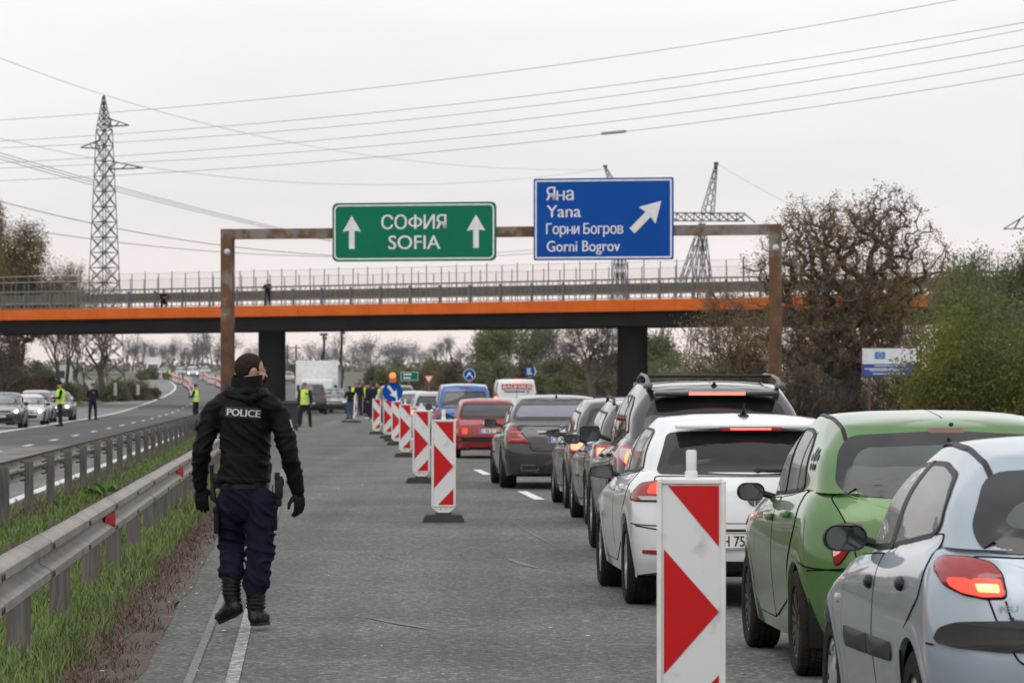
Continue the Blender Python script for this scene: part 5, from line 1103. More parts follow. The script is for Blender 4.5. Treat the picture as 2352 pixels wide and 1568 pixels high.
def handle(c, y, z, mat, w=.17, h=.035):
    hl, n, d = c.ray((y, z), 'L')
    for f in (1, -1):
        mb = MB()
        if mat is BLK: mb.ico((f * (hl.x - .008), y, z), w * .55, 2, (.36, 1, .46))
        else: mb.rbox((f * (hl.x - .022), y, z), (.035, w, h), .012)
        mb.build('door_handle', mat, c.root, True)
# ------------------------------------------------------------------ 1. light blue-silver hatchback, bottom right
P1 = paint('pale_blue_paint', (.30, .36, .415), .35, .3)
c = car_('hatchback', 'pale silver blue five-door hatchback at the bottom right corner with its left tail lamp lit', 'car', 3.165, 15.6, dict(zq=.94, detail=3, W=1.655, L=3.83, H=1.415, yR=-.70, yF=3.13, wb=2.44, belt=[(-.7, .985), (-.2, 1.0), (.6, .955), (1.75, .88), (2.3, .80), (3.13, .58)], ycowl=2.05, yrw=-.60, wroof=.575, yrt=-.33, yft=1.02, roof=[(-.45, 1.34), (-.1, 1.395), (.5, 1.43), (1.1, 1.385)], ra=.345, rw=.293, tw=.18, spokes='cap', rimmat=HUBC, rim=.64, wbelt=.755, wgb=.745, zwide=.58, yr3=-.0, yr4=.03, yr5=.075, rr=(.42, .34), rrg=(.36, .24), rrt=(.3, .16), bulge=.035, rbulge=-.03, yseat=.95, winset=.03, sill=.20, tuck=.04), P1)
c.decal('door', [(.90, .29), (1.83, .29), (1.88, .55), (1.83, .80), (1.72, .885), (.92, .925)], 'L', [GAP, P1], .004, .03, .007, mirror=True)
c.decal('door', [(.26, .31), (.89, .29), (.91, .925), (.55, 1.0), (-.30, 1.06), (-.18, .80), (.18, .62)], 'L', [GAP, P1], .004, .05, .007, mirror=True)
c.decal('window', [(.93, .945), (1.76, .905), (1.55, 1.08), (1.22, 1.245), (.75, 1.322), (.60, 1.328)], 'L', [BLK, GL_S], .006, .03, .022, mirror=True, cut=.018)
c.decal('window', [(.84, .95), (-.10, 1.03), (-.22, 1.08), (-.20, 1.19), (-.02, 1.30), (.24, 1.335), (.52, 1.335)], 'L', [BLK, GL_S], .006, .05, .022, mirror=True, cut=.018)
c.decal('pillar_trim', [(.845, .945), (.925, .94), (.595, 1.333), (.525, 1.335)], 'L', BLK, .007, .004, mirror=True)
c.decal('rear_window', [(-.60, .985), (0, .96), (.60, .985), (.635, 1.08), (.555, 1.30), (.0, 1.335), (-.555, 1.30), (-.635, 1.08)], 'B', [FRIT, GL_R], .008, .09, .12, cut=.03)
c.decal('windscreen', [(-.62, .93), (.62, .93), (.52, 1.30), (-.52, 1.30)], 'F', [FRIT, GL_F], .004, .05, .04, cut=.03)
o = c.decal('tailgate', [(-.48, .555), (.48, .555), (.56, .70), (.60, .82), (.66, .975), (.0, .955), (-.66, .975), (-.60, .82), (-.56, .70)], 'B', [GAP, P1], .003, .05, .008)
tl = [(2147, 1308), (2152, 1283), (2172, 1273), (2230, 1276), (2280, 1290), (2305, 1318), (2314, 1362), (2310, 1376), (2270, 1378), (2215, 1368), (2172, 1347)]
a, b = c.decal('tail_lamp', tl, 'px', [BLK, REDL], .010, 10, .006, mirror=True, dome=.016)
o = c.decal('brake_lens', [(2183, 1330), (2250, 1333), (2303, 1336), (2309, 1372), (2260, 1373), (2215, 1362), (2188, 1346)], 'px', REDON, .026, 8, skirt=False); o.parent = a
o = c.decal('lamp_bulb', [(2243, 1343), (2296, 1345), (2300, 1364), (2252, 1362)], 'px', mk('lamp_glow', (.9, .4, .2), .3, emit=(1, .28, .10), est=2.3), .029, 5, skirt=False); o.parent = a
o = c.decal('lamp_core', [(2255, 1345), (2280, 1346), (2281, 1352), (2256, 1351)], 'px', HOT, .032, 2, skirt=False); o.parent = a
c.decal('bumper_strip', [(2149, 1466), (2160, 1440), (2200, 1428), (2300, 1426), (2560, 1428), (2860, 1430), (2860, 1500), (2560, 1500), (2300, 1499), (2200, 1488), (2158, 1476)], 'px', mk('bumper_rubber', (.020, .019, .019), .6, col2=(.034, .031, .029), scale=9, spec=.3), .014, 14, dome=.012)
mb = c.seam([(2146, 1480), (2128, 1476)], 'px', .008); c.seam([(2310, 1380), (2322, 1420), (2330, 1428)], 'px', .008, mb=mb); c.seam([(-.70, .40), (-.55, .405), (-.4, .42)], 'L', .008, mb=mb, mir=True)
c.seam([(-.62, .27), (0, .26), (.62, .27)], 'B', .012, mb=mb); c.seam([(-.70, .33), (.7, .33)], 'B', .006, mb=mb); mb.build('shut_line', GAP, c.root)
mb = c.seam([(-.545, .85), (-.555, .3), (-.545, -.1), (-.53, -.30)], 'T', .024, off=.005, mir=True); mb.build('roof_strip', BLK, c.root)
c.decal('side_moulding', [(1.04, .50), (1.74, .49), (1.78, .53), (1.74, .58), (1.04, .585)], 'L', BLK, .010, .025, dome=.008, mirror=True)
c.decal('side_moulding', [(.42, .51), (1.02, .50), (1.02, .585), (.42, .59), (.38, .55)], 'L', BLK, .010, .025, dome=.008, mirror=True)
handle(c, 1.03, .80, BLK, .12, .055); handle(c, .22, .83, BLK, .12, .055)
c.decal('indicator', [(2.02, .66), (2.08, .66), (2.08, .70), (2.02, .70)], 'L', CLEARL, .008, .02, mirror=True, dome=.006)
c.mirror_(-.855, 1.50, .967, .19, .122); c.seats(low=-.06)
def rear_text(c, s, x, z, size, mat, fit=None, dy=.006, bold=.02):
    h, n, d = c.ray((x, z), 'B'); mb = MB(); text_mb(mb, s, size, h + Vector((0, -dy - .012, 0)), X3, Z3, (0, 0, 0), 0, bold, 'LEFT', fit); return mb.build('lettering', mat, c.root)
pt = c.ray((2291, 1404), 'px')[0]
rear_text(c, 'PEUGEOT', pt.x, pt.z, .034, mk('badge_silver', (.42, .43, .44), .35, .4), .195)
mb = MB(); q = c.ray((2322, 1424), 'px')[0] + Vector((0, -.012, 0))      # rampant lion emblem and small word
lion = [(-.012, -.012), (-.006, -.010), (-.004, -.004), (.0, -.006), (.002, -.013), (.008, -.012), (.006, -.004), (.008, .0), (.013, -.001), (.013, .003), (.008, .004), (.012, .008), (.008, .012), (.003, .013), (-.001, .011), (-.002, .007), (-.008, .010), (-.012, .007), (-.007, .006), (-.004, .002), (-.008, -.004)]
mb.add([q + X3 * a + Z3 * b for a, b in lion], [tuple(range(len(lion)))]); mb.build('emblem', PLTX, c.root)
pt = c.ray((2330, 1427), 'px')[0]; rear_text(c, 'PEUGEOT', pt.x, pt.z, .014, PLTX, .11, .006, .01)
c.finish()
# ------------------------------------------------------------------ 2. bright green hatchback
P2 = paint('leaf_green_paint', (.072, .170, .040), .35, .3)
c = car_('hatchback', 'leaf green five-door hatchback with black wheels and a round roofline', 'car', 3.54, 22.3, dict(zq=.885, detail=3, W=1.66, L=3.72, H=1.53, yR=-.60, yF=3.12, wb=2.43, belt=[(-.6, 1.03), (-.1, 1.04), (.7, 1.0), (1.7, .96), (2.2, .92), (2.7, .84), (3.12, .62)], ycowl=2.12, yrw=-.52, wroof=.60, yrt=-.28, yft=1.05, roof=[(-.4, 1.43), (0, 1.50), (.6, 1.535), (1.15, 1.48)], ra=.345, rw=.297, tw=.185, spokes=7, rimmat=ALLOYB, rim=.66, tyre=TYREM, wbelt=.75, wgb=.74, zwide=.62, yr3=0, yr4=.02, yr5=.05, rr=(.44, .34), rrg=(.36, .22), rrt=(.3, .14), bulge=.03, rbulge=-.03, yseat=.95, winset=.02), P2)
c.decal('door', [(.96, .27), (1.80, .27), (1.86, .55), (1.84, .85), (1.72, .955), (.96, .98)], 'L', [GAP, P2], .004, .04, .008, mirror=True)
c.decal('door', [(.36, .40), (.95, .27), (.95, .98), (.50, 1.01), (-.02, 1.06), (.02, .85), (.28, .62)], 'L', [GAP, P2], .004, .06, .008, mirror=True)
c.decal('window', [(.99, 1.0), (1.74, .975), (1.70, 1.03), (1.42, 1.25), (1.12, 1.39), (.86, 1.43)], 'L', [BLK, GL_S], .006, .03, .022, mirror=True, cut=.018)
c.decal('window', [(.92, 1.0), (.25, 1.04), (.15, 1.06), (.18, 1.30), (.30, 1.40), (.52, 1.435), (.79, 1.435)], 'L', [BLK, GL_S], .006, .05, .022, mirror=True, cut=.018)
mb = c.seam([(.44, 1.03), (.34, 1.42)], 'L', .035, off=.008, mir=True); mb.build('window_bar', BLK, c.root)
c.decal('rear_window', [(-.56, 1.03), (0, .985), (.56, 1.03), (.63, 1.10), (.60, 1.30), (.53, 1.395), (.0, 1.425), (-.53, 1.395), (-.60, 1.30), (-.63, 1.10)], 'B', [FRIT, GL_R], .008, .09, .085, cut=.03)
c.decal('windscreen', [(-.62, 1.0), (.62, 1.0), (.53, 1.40), (-.53, 1.40)], 'F', [FRIT, GL_F], .004, .05, .04, cut=.03)
c.decal('tailgate', [(-.50, .50), (.50, .50), (.56, .80), (.66, 1.02), (.60, 1.05), (0, .985), (-.60, 1.05), (-.66, 1.02), (-.56, .80)], 'B', [GAP, P2], .003, .05, .008)
a = c.decal('tail_lamp', [(1908, 1222), (1910, 1255), (1918, 1300), (1932, 1294), (1950, 1268), (1976, 1236), (1982, 1206), (1950, 1200), (1915, 1204)], 'px', [BLK, REDL], .012, 8, .006, mirror=True, dome=.012)
o = c.decal('brake_lens', [(1913, 1245), (1918, 1278), (1932, 1270), (1944, 1244), (1930, 1225)], 'px', mk('rose_lamp', (.6, .3, .28), .3, emit=(1, .3, .2), est=.35), .026, .03, skirt=False); o.parent = a[0]
c.decal('third_brake_lamp', [(-.10, 1.408), (.10, 1.408), (.10, 1.440), (-.10, 1.440)], 'B', mk('dull_red_lens', (.20, .09, .09), .3), .010, .012)
mb = c.seam([(-.55, .60), (-.3, .62), (-.05, .66)], 'L', .009, mir=True); c.seam([(-.78, .60), (-.55, .62), (.55, .62), (.78, .60)], 'B', .008, mb=mb); mb.build('shut_line', GAP, c.root)
mb = c.seam([(-.565, .95), (-.575, .4), (-.565, 0), (-.55, -.22)], 'T', .024, off=.005, mir=True); mb.build('roof_strip', BLK, c.root)
handle(c, 1.06, .855, P2, .17, .045); handle(c, .36, .89, P2, .17, .045)
c.mirror_(-.885, 1.50, .997, .165, .122); c.seats(); mb = MB(); mb.ico((0.02, -.32, 1.468), .015, 1); mb.build('washer_nozzle', BLK, c.root)
fl_ = None
for k in range(5):
    a_ = 2 * pi * k / 5 + .3; y_, z_ = -.03 + .055 * cos(a_), 1.24 + .052 * sin(a_); o = c.decal('flower_sticker' if k == 0 else 'petal', [(y_ + .034 * cos(b_), z_ + .026 * sin(b_)) for b_ in np.linspace(0, 5.6, 9)], 'L', BLK, .007, .005, skirt=False)
    if k == 0: fl_ = o
    else: o.parent = fl_
mb = MB(); mb.rbox((.12, -.38, 1.12), (.09, .05, .22), .03); mb.ico((.12, -.38, 1.26), .05, 2, (1, .6, 1)); mb.build('dangling_toy', SEAT, c.root, True)
mb = MB(); mb.bar((.05, -.60, 1.02), (.42, -.615, .995), .022); mb.build('wiper', BLK, c.root)
mb = MB(); mb.tube([(-.70, 2.95, .62), (-.72, 2.98, .62)], .05, 8); mb.build('front_lamp', AMB, c.root)
c.decal('front_indicator', [(2.55, .78), (2.72, .74), (2.80, .80), (2.60, .86)], 'L', AMB, .008, .03, mirror=True, dome=.01)
c.finish()
# ------------------------------------------------------------------ 3. white hatchback
P3 = paint('white_paint_car', (.66, .67, .69), 0, .3)
c = car_('hatchback', 'white hatchback with lit high brake light and shark fin aerial, stopped before the green car', 'car', 3.26, 29.7, dict(zq=.89, detail=3, W=1.80, L=4.25, H=1.45, yR=-.80, yF=3.45, wb=2.63, belt=[(-.8, 1.0), (-.3, 1.0), (.7, .955), (1.8, .92), (2.3, .88), (3.45, .66)], ycowl=2.15, yrw=-.66, wroof=.605, yrt=-.40, yft=1.10, roof=[(-.5, 1.385), (0, 1.435), (.6, 1.455), (1.2, 1.40)], ra=.37, rw=.316, tw=.225, spokes=5, rimmat=ALLOY, rim=.70, wbelt=.80, wgb=.78, zwide=.60, yr4=.03, yr5=.07, rr=(.38, .30), rrg=(.30, .2), rrt=(.28, .12), bulge=.03, rbulge=-.02, yseat=.95, winset=.015, sill=.21), P3)
c.decal('door', [(.98, .28), (2.05, .28), (2.12, .58), (2.0, .86), (1.9, .91), (.98, .945)], 'L', [GAP, P3], .003, .04, .008, mirror=True)
c.decal('door', [(.40, .45), (.97, .28), (.97, .945), (.3, .975), (-.2, 1.0), (.0, .80), (.30, .62)], 'L', [GAP, P3], .003, .05, .008, mirror=True)
c.decal('window', [(1.02, .965), (1.88, .935), (1.55, 1.16), (1.22, 1.31), (.92, 1.35)], 'L', [BLK, GL_S], .006, .03, .022, mirror=True, cut=.018)
c.decal('window', [(.96, .965), (.16, .99), (-.22, 1.02), (-.12, 1.20), (.05, 1.32), (.2, 1.345), (.86, 1.355)], 'L', [BLK, GL_S], .006, .04, .022, mirror=True, cut=.018)
mb = c.seam([(.24, .99), (.10, 1.32)], 'L', .04, off=.008, mir=True); mb.build('window_bar', BLK, c.root)
c.decal('rear_window', [(-.70, .985), (0, .975), (.70, .985), (.60, 1.31), (.52, 1.325), (0, 1.335), (-.52, 1.325), (-.60, 1.31)], 'B', [FRIT, GL_D], .008, .05, .075, cut=.03)
c.decal('windscreen', [(-.64, .97), (.64, .97), (.54, 1.33), (-.54, 1.33)], 'F', [FRIT, GL_F], .004, .05, .04, cut=.03)
mb = MB()   # roof spoiler lip
mb.rbox((0, -.43, 1.372), (1.10, .16, .03), .012); mb.build('spoiler', P3, c.root, True)
o = c.decal('brake_lamp_housing', [(-.215, 1.337), (.215, 1.337), (.24, 1.352), (.215, 1.368), (-.215, 1.368), (-.24, 1.352)], 'B', mk('smoked_red', (.20, .01, .012), .2, coat=.5), .068, .01); 
q = c.ray((0, 1.352), 'B')[0]; mb = MB(); mb.rbox((0, -.515, 1.352), (.46, .012, .038), .006); h1 = mb.build('brake_lamp_housing', mk('smoked_red', (.20, .01, .012), .2), c.root, True); mb = MB(); mb.box((-.0, -.5225, 1.353), (.30, .006, .014)); o2 = mb.build('third_brake_lamp', REDBAR, h1)
bpy.data.objects.remove(o)
c.decal('tailgate', [(-.66, .56), (.66, .56), (.70, .80), (.72, .97), (-.72, .97), (-.70, .80)], 'B', [GAP, P3], .003, .04, .009)
for f in (1,):
    tl = [(-.875, .775), (-.50, .775), (-.50, .935), (-.66, .935), (-.80, .91), (-.86, .84)]
    a, b = c.decal('tail_lamp', tl, 'B', [BLK, REDL], .012, .03, .006, mirror=True, dome=.01)
    for a_, sg in ((a, 1), (b, -1)):
        o = c.decal('brake_lens', [(sg * x, z) for x, z in ((-.76, .83), (-.54, .83), (-.54, .92), (-.66, .92), (-.74, .89))], 'B', REDON, .024, .02, skirt=False); o.parent = a_
        o = c.decal('lamp_core', [(sg * x, z) for x, z in ((-.70, .85), (-.60, .85), (-.60, .905), (-.67, .905))], 'B', HOT, .027, .02, skirt=False); o.parent = a_
        o = c.decal('reverse_lens', [(sg * x, z) for x, z in ((-.80, .785), (-.52, .785), (-.52, .812), (-.82, .812))], 'B', CLEARL, .024, .01, skirt=False); o.parent = a_
c.decal('bumper_reflector', [(-.80, .40), (-.58, .385), (-.58, .425), (-.80, .425)], 'B', REDL, .008, .01, mirror=True)
c.decal('lower_valance', [(-.66, .235), (.66, .235), (.60, .345), (-.60, .345)], 'B', BLK, .008, .04)
mb = c.seam([(-.85, .60), (-.7, .575), (.7, .575), (.85, .60)], 'B', .009); c.seam([(-.74, .60), (-.45, .615), (-.42, .50)], 'L', .008, mb=mb, mir=True); c.seam([(-.62, .62), (.62, .62)], 'B', .006, mb=mb); mb.build('shut_line', GAP, c.root)
c.plate(-.075, .495, .53, .12, 'EH 75 92 BK', 'B', blue=True)
q = c.ray((0, .80), 'B')[0]; mb = MB(); mb.lathe([(0, -.03), (.045, -.028), (.055, -.02), (.055, 0)], q, 'Y', 22); mb.build('badge', CHR, c.root, True)
mb = MB(); mb.tube([(0, .02, 1.455), (0, -.05, 1.50), (0, -.075, 1.56)], [(.035, .03), (.022, .012), (.005, .004)], 8); mb.rbox((0, .0, 1.458), (.07, .16, .02), .009); mb.build('aerial', BLK, c.root, True)
mb = MB(); mb.tube([(.02, -.70, 1.01), (.50, -.70, 1.022)], [(.022, .018), (.01, .01)], 6); mb.ico((.03, -.70, 1.01), .03, 1); mb.build('wiper', BLK, c.root)
handle(c, 1.10, .845, P3, .19, .04); handle(c, .30, .865, P3, .19, .04); c.mirror_(-.94, 1.62, .955, .185, .132, shape='point'); c.seats(); c.finish()
# ------------------------------------------------------------------ 4. dark SUV with roof rails
P4 = paint('charcoal_paint', (.010, .0105, .012), .0, .3, dirt=-.28)
c = car_('suv', 'charcoal SUV with roof rails and a lit brake bar above its rear window', 'car', 3.79, 37.4, dict(zq=.94, detail=2, W=1.89, L=4.66, H=1.70, yR=-.96, yF=3.70, wb=2.70, belt=[(-.96, 1.14), (-.3, 1.15), (.7, 1.07), (1.9, 1.02), (2.5, .98), (3.70, .76)], ycowl=2.25, yrw=-.80, wroof=.66, yrt=-.56, yft=1.25, roof=[(-.7, 1.615), (-.2, 1.665), (.5, 1.70), (1.3, 1.64)], ra=.42, rw=.37, tw=.235, spokes=5, rim=.62, wbelt=.84, wgb=.82, zwide=.70, yr4=.04, yr5=.09, rr=(.42, .32), rrg=(.30, .2), rrt=(.26, .12), bulge=.035, yseat=1.05, sill=.28), P4)
c.decal('door', [(1.06, .36), (2.1, .36), (2.12, .7), (2.02, .98), (1.06, 1.05)], 'L', [GAP, P4], .003, .04, .009, mirror=True)
c.decal('door', [(.45, .5), (1.05, .36), (1.05, 1.05), (.1, 1.12), (.15, .9), (.4, .72)], 'L', [GAP, P4], .003, .05, .009, mirror=True)
c.decal('window', [(1.10, 1.075), (1.98, 1.04), (1.60, 1.34), (1.3, 1.52), (1.02, 1.57)], 'L', [BLK, GL_S], .006, .04, .025, mirror=True, cut=.02)
c.decal('window', [(1.04, 1.08), (.22, 1.145), (.16, 1.50), (.22, 1.575), (.96, 1.58)], 'L', [BLK, GL_D], .006, .04, .025, mirror=True, cut=.02)
c.decal('window', [(.14, 1.155), (-.45, 1.21), (-.28, 1.46), (-.06, 1.56), (.08, 1.565)], 'L', [BLK, GL_D], .006, .05, .02, mirror=True, cut=.02)
c.decal('rear_window', [(-.68, 1.13), (0, 1.115), (.68, 1.13), (.66, 1.36), (.575, 1.525), (0, 1.555), (-.575, 1.525), (-.66, 1.36)], 'B', [FRIT, GL_D], .007, .08, .05, cut=.035)
c.decal('windscreen', [(-.68, 1.09), (.68, 1.09), (.58, 1.55), (-.58, 1.55)], 'F', [FRIT, GL_F], .004, .05, .04, cut=.03)
mb = MB(); mb.rbox((0, -.62, 1.592), (1.16, .18, .05), .02); mb.build('spoiler', P4, c.root, True)
mb = MB(); mb.box((0, -.716, 1.592), (.52, .01, .030)); mb.build('third_brake_lamp', REDBAR, c.root)
c.decal('tailgate', [(-.68, .62), (.68, .62), (.72, .9), (.74, 1.1), (-.74, 1.1), (-.72, .9)], 'B', [GAP, P4], .003, .05, .009)
a, b = c.decal('tail_lamp', [(-.92, .95), (-.84, .86), (-.70, .80), (-.66, .86), (-.70, 1.04), (-.80, 1.08), (-.90, 1.08)], 'B', [mk('lamp_rim_red', (.4, .02, .02), .2, coat=.5), CLEARL], .012, .05, .03, mirror=True, dome=.015)
for a_, sg in ((a, 1), (b, -1)):
    o = c.decal('brake_lens', [(sg * (-.765 + .075 * cos(t_)), .945 + .085 * sin(t_)) for t_ in np.linspace(0, 6.0, 14)], 'B', mk('amber_brake_glow', (.9, .3, .1), .3, emit=(1, .20, .06), est=2.0), .03, .005, skirt=False); o.parent = a_
    o = c.decal('lamp_core', [(sg * (-.765 + .042 * cos(t_)), .945 + .05 * sin(t_)) for t_ in np.linspace(0, 6.0, 12)], 'B', HOT, .033, .005, skirt=False); o.parent = a_
for f in (1, -1):
    mb = MB(); mb.tube([Vector((f * p[0], p[1], p[2])) for p in ((.615, -.42, 1.665), (.61, -.30, 1.735), (.60, .0, 1.765), (.59, .6, 1.785), (.585, 1.0, 1.745), (.585, 1.12, 1.68))], [(.028, .024), (.02, .017), (.017, .015), (.017, .015), (.018, .015), (.028, .024)], 8); mb.rbox((f * .615, -.40, 1.668), (.075, .28, .06), .025); mb.rbox((f * .585, 1.08, 1.675), (.08, .2, .06), .025); mb.build('roof_rail', mk('rail_grey', (.12, .12, .125), .4, .4), c.root, True)
for y_ in (.1, .75): mb = MB(); mb.rbox((0, y_, 1.765), (1.2, .06, .03), .012); mb.build('cross_bar', BLK, c.root, True)
mb = MB(); mb.tube([(0, -.40, 1.66), (0, -.43, 1.70)], [(.04, .03), (.012, .01)], 8); mb.build('aerial', BLK, c.root, True)
handle(c, 1.18, .96, P4, .19, .045); handle(c, .30, .98, P4, .19, .045); c.mirror_(-1.0, 1.78, 1.17, .20, .165, shape='square'); c.seats(low=.2); c.plate(0, .92, text='CB 40 18 HA'); c.finish()
# ------------------------------------------------------------------ the rest of the queue
def base(kind, **k):
    d = dict(detail=1, tuck=.05)
    if kind == 'hatch': d.update(W=1.74, L=4.15, H=1.46, yR=-.78, yF=3.37, wb=2.58, belt=[(-.78, 1.0), (.7, .96), (1.8, .92), (2.3, .88), (3.37, .66)], ycowl=2.12, yrw=-.62, wroof=.59, yrt=-.36, yft=1.08, roof=[(-.5, 1.39), (0, 1.44), (.6, 1.46), (1.2, 1.41)], ra=.36, rw=.31, wbelt=.775, wgb=.765, yseat=.95)
    if kind == 'sedan': d.update(W=1.78, L=4.6, H=1.44, yR=-1.05, yF=3.55, wb=2.72, belt=[(-1.05, .98), (-.3, 1.0), (.7, .95), (1.8, .92), (2.4, .87), (3.55, .66)], ycowl=2.2, yrw=-.25, wroof=.58, yrt=.30, yft=1.25, roof=[(.2, 1.38), (.7, 1.435), (1.2, 1.44), (1.5, 1.38)], ra=.36, rw=.315, wbelt=.79, wgb=.77, yseat=.95, yr5=.05)
    if kind == 'suv': d.update(W=1.80, L=4.4, H=1.68, yR=-.85, yF=3.5, wb=2.62, belt=[(-.85, 1.10), (.7, 1.05), (1.9, 1.01), (2.4, .97), (3.5, .76)], ycowl=2.2, yrw=-.72, wroof=.64, yrt=-.55, yft=1.15, roof=[(-.7, 1.61), (-.2, 1.66), (.5, 1.68), (1.2, 1.62)], ra=.41, rw=.36, wbelt=.81, wgb=.79, yseat=1.0, sill=.28, zwide=.68)
    if kind == 'van': d.update(W=1.92, L=5.0, H=1.96, yR=-1.0, yF=3.9, wb=3.0, belt=[(-1.0, 1.12), (1.9, 1.10), (2.6, 1.05), (3.9, .85)], ycowl=3.0, yrw=-.93, wroof=.78, yrt=-.86, yft=2.0, roof=[(-.9, 1.90), (0, 1.94), (1., 1.96), (2.1, 1.90)], ra=.40, rw=.345, wbelt=.90, wgb=.89, yseat=1.9, sill=.26, zwide=.7, yr4=.015, yr5=.04, bow=.04, rr=(.20, .16), rrg=(.18, .12), rrt=(.16, .10))
    d.update(k); return d
def sides(c, x0=None, gl=None, dark=None):
    sp = c.sp; gl = gl or GL_OP; yb = lambda y, d=.03: float(cub(sp['belt'], np.array([y]))[0]) + d; H = sp['H']; zt = H - .12; ya, yr = sp['ycowl'], max(sp['yrw'], sp['yR'] + .12); yt0, yt1 = sp['yrt'], sp['yft']
    m = sp.get('ybp', 1.0)
    c.decal('door', [(m, sp.get('sill', .19) + .08), (ya - .2, sp.get('sill', .19) + .08), (ya - .08, .6), (ya - .18, yb(ya, -.03)), (m, yb(m, -.03))], 'L', [GAP, c.paint], .003, .04, .012, mirror=True)
    c.decal('window', [(m + .03, yb(m)), (ya - .22, yb(ya - .2)), (yt1 + .22, zt - .06), (m + .0, zt)], 'L', [BLK, gl], .006, .03, .03, mirror=True)
    if sp.get('rear_door', 1):
        c.decal('door', [(m - .01, sp.get('sill', .19) + .08), (m - .01, yb(m, -.03)), (max(.05, yr + .3), yb(yr + .3, -.03)), (.12, .8), (.40, .5), (.44, sp.get('sill', .19) + .12)], 'L', [GAP, c.paint], .003, .04, .012, mirror=True)
        c.decal('window', [(m - .03, yb(m)), (yr + .22, yb(yr + .22)), (yt0 + .22, zt - .03), (m - .05, zt)], 'L', [BLK, dark or gl], .006, .05, .03, mirror=True)
    handle(c, m + .12, yb(m, -.10), c.paint); handle(c, m - .72, yb(m, -.09), c.paint)
def screens(c, rear, zr0, zr1, w0, w1, front=True):
    if rear: c.decal('rear_window', [(-w0, zr0), (w0, zr0), (w1, zr1), (-w1, zr1)], 'B', [FRIT, rear], .006, .07, .05)
    sp = c.sp; zc = float(cub(sp['belt'], np.array([sp['ycowl']]))[0]) + .05
    if front: c.decal('windscreen', [(-sp['wgb'] * .86, zc), (sp['wgb'] * .86, zc), (sp['wroof'] * .92, sp['H'] - .12), (-sp['wroof'] * .92, sp['H'] - .12)], 'F', [FRIT, GL_W], .005, .05, .04)
def rearlamps(c, x0, x1, z0, z1, on=False, mat=None, rad=.03):
    a, b = c.decal('tail_lamp', [(-x1, z0), (-x0, z0), (-x0, z1), (-x1, z1)], 'B', [BLK, mat or REDL], .012, rad, .008, mirror=True, dome=.008)
    if on:
        for q, s_ in ((a, -1), (b, 1)):
            xm, zm = s_ * (x0 + x1) / 2, (z0 + z1) / 2; hw, hh = min(.07, (x1 - x0) * .42), min(.07, (z1 - z0) * .4)
            o = c.decal('brake_lens', [(xm - hw, zm - hh), (xm + hw, zm - hh), (xm + hw, zm + hh), (xm - hw, zm + hh)], 'B', mk('brake_bright', (.7, .1, .05), .3, emit=(1, .22, .12), est=3.), .028, .03, skirt=False); o.parent = q
def third(c, z, w=.3, y=None, on=True):
    h = c.ray((0, z), 'B')[0]; mb = MB(); mb.box((0, h.y - .012, z), (w, .012, .03)); mb.build('third_brake_lamp', REDBAR if on else REDL, c.root)
def front(c, on=HEADON, z=.66, x0=.48, x1=.80, plate=None, grille=True, h=.13):
    w = c.W / 2
    a, b = c.decal('headlight', [(-x1, z - h * .4), (-x0, z - h * .5), (-x0, z + h * .4), (-x1 + .08, z + h * .6)], 'F', [BLK, HEAD], .01, .03, .012, mirror=True, dome=.01)
    if on:
        for q, s_ in ((a, -1), (b, 1)): o = c.decal('beam', [(s_ * (x0 + x1) / 2 + .062 * cos(t_), z + .062 * sin(t_)) for t_ in np.linspace(0, 6.0, 12)], 'F', on, .03, .005, skirt=False); o.parent = q
    if grille:
        g = c.decal('grille', [(-x0 + .05, z - .07), (x0 - .05, z - .07), (x0 - .02, z + .06), (-x0 + .02, z + .06)], 'F', [CHR, BLK], .008, .03, .015)
    c.decal('air_intake', [(-.5, .30), (.5, .30), (.55, .42), (-.55, .42)], 'F', BLK, .008, .03)
    if plate: c.plate(0, .48, text=plate, mode='F', blue=True)
# black limousine
PM = paint('black_paint', (.012, .012, .015), .0, .25)
c = car_('sedan', 'black executive saloon with violet tinted rear window and twin exhausts behind the red car', 'car', 4.06, 63.9, base('sedan', detail=2, W=1.87, L=5.2, H=1.475, yR=-1.10, yF=4.05, wb=3.165, belt=[(-1.1, 1.00), (-.4, 1.04), (.7, .99), (2.2, .95), (2.9, .90), (4.05, .68)], ycowl=2.65, yrw=-.10, wroof=.64, yrt=.48, yft=1.75, roof=[(.3, 1.40), (1.0, 1.465), (1.6, 1.475), (2.0, 1.41)], ra=.385, rw=.345, tw=.245, wbelt=.83, wgb=.80, ybp=1.35, yr4=.02, yr5=.06, rr=(.46, .32), winset=.0), PM)
sides(c, dark=GL_OP); screens(c, GL_VI, 1.09, 1.365, .74, .63)
a, b = c.decal('tail_lamp', [(-.86, .725), (-.49, .725), (-.62, .86), (-.73, .985), (-.80, .99), (-.855, .93)], 'B', [BLK, REDL], .012, .03, .008, mirror=True, dome=.01)
for a_, s_ in ((a, 1), (b, -1)):
    for z in (.775, .885): o = c.decal('reflector_bar', [(s_ * -.80, z), (s_ * -.62, z), (s_ * -.63, z + .02), (s_ * -.80, z + .02)], 'B', mk('pink_bar', (.5, .16, .14), .3), .026, .005, skirt=False); o.parent = a_
h = c.ray((0, .905), 'B')[0]; mb = MB(); mb.rbox((0, h.y - .01, .905), (.80, .02, .026), .008); mb.build('chrome_strip', CHR, c.root, True)
c.decal('tailgate', [(-.50, .60), (.50, .60), (.52, .72), (.72, 1.0), (-.72, 1.0), (-.52, .72)], 'B', [GAP, PM], .003, .05, .012); c.plate(.03, .79, text='CB 71 40 TP', mode='B')
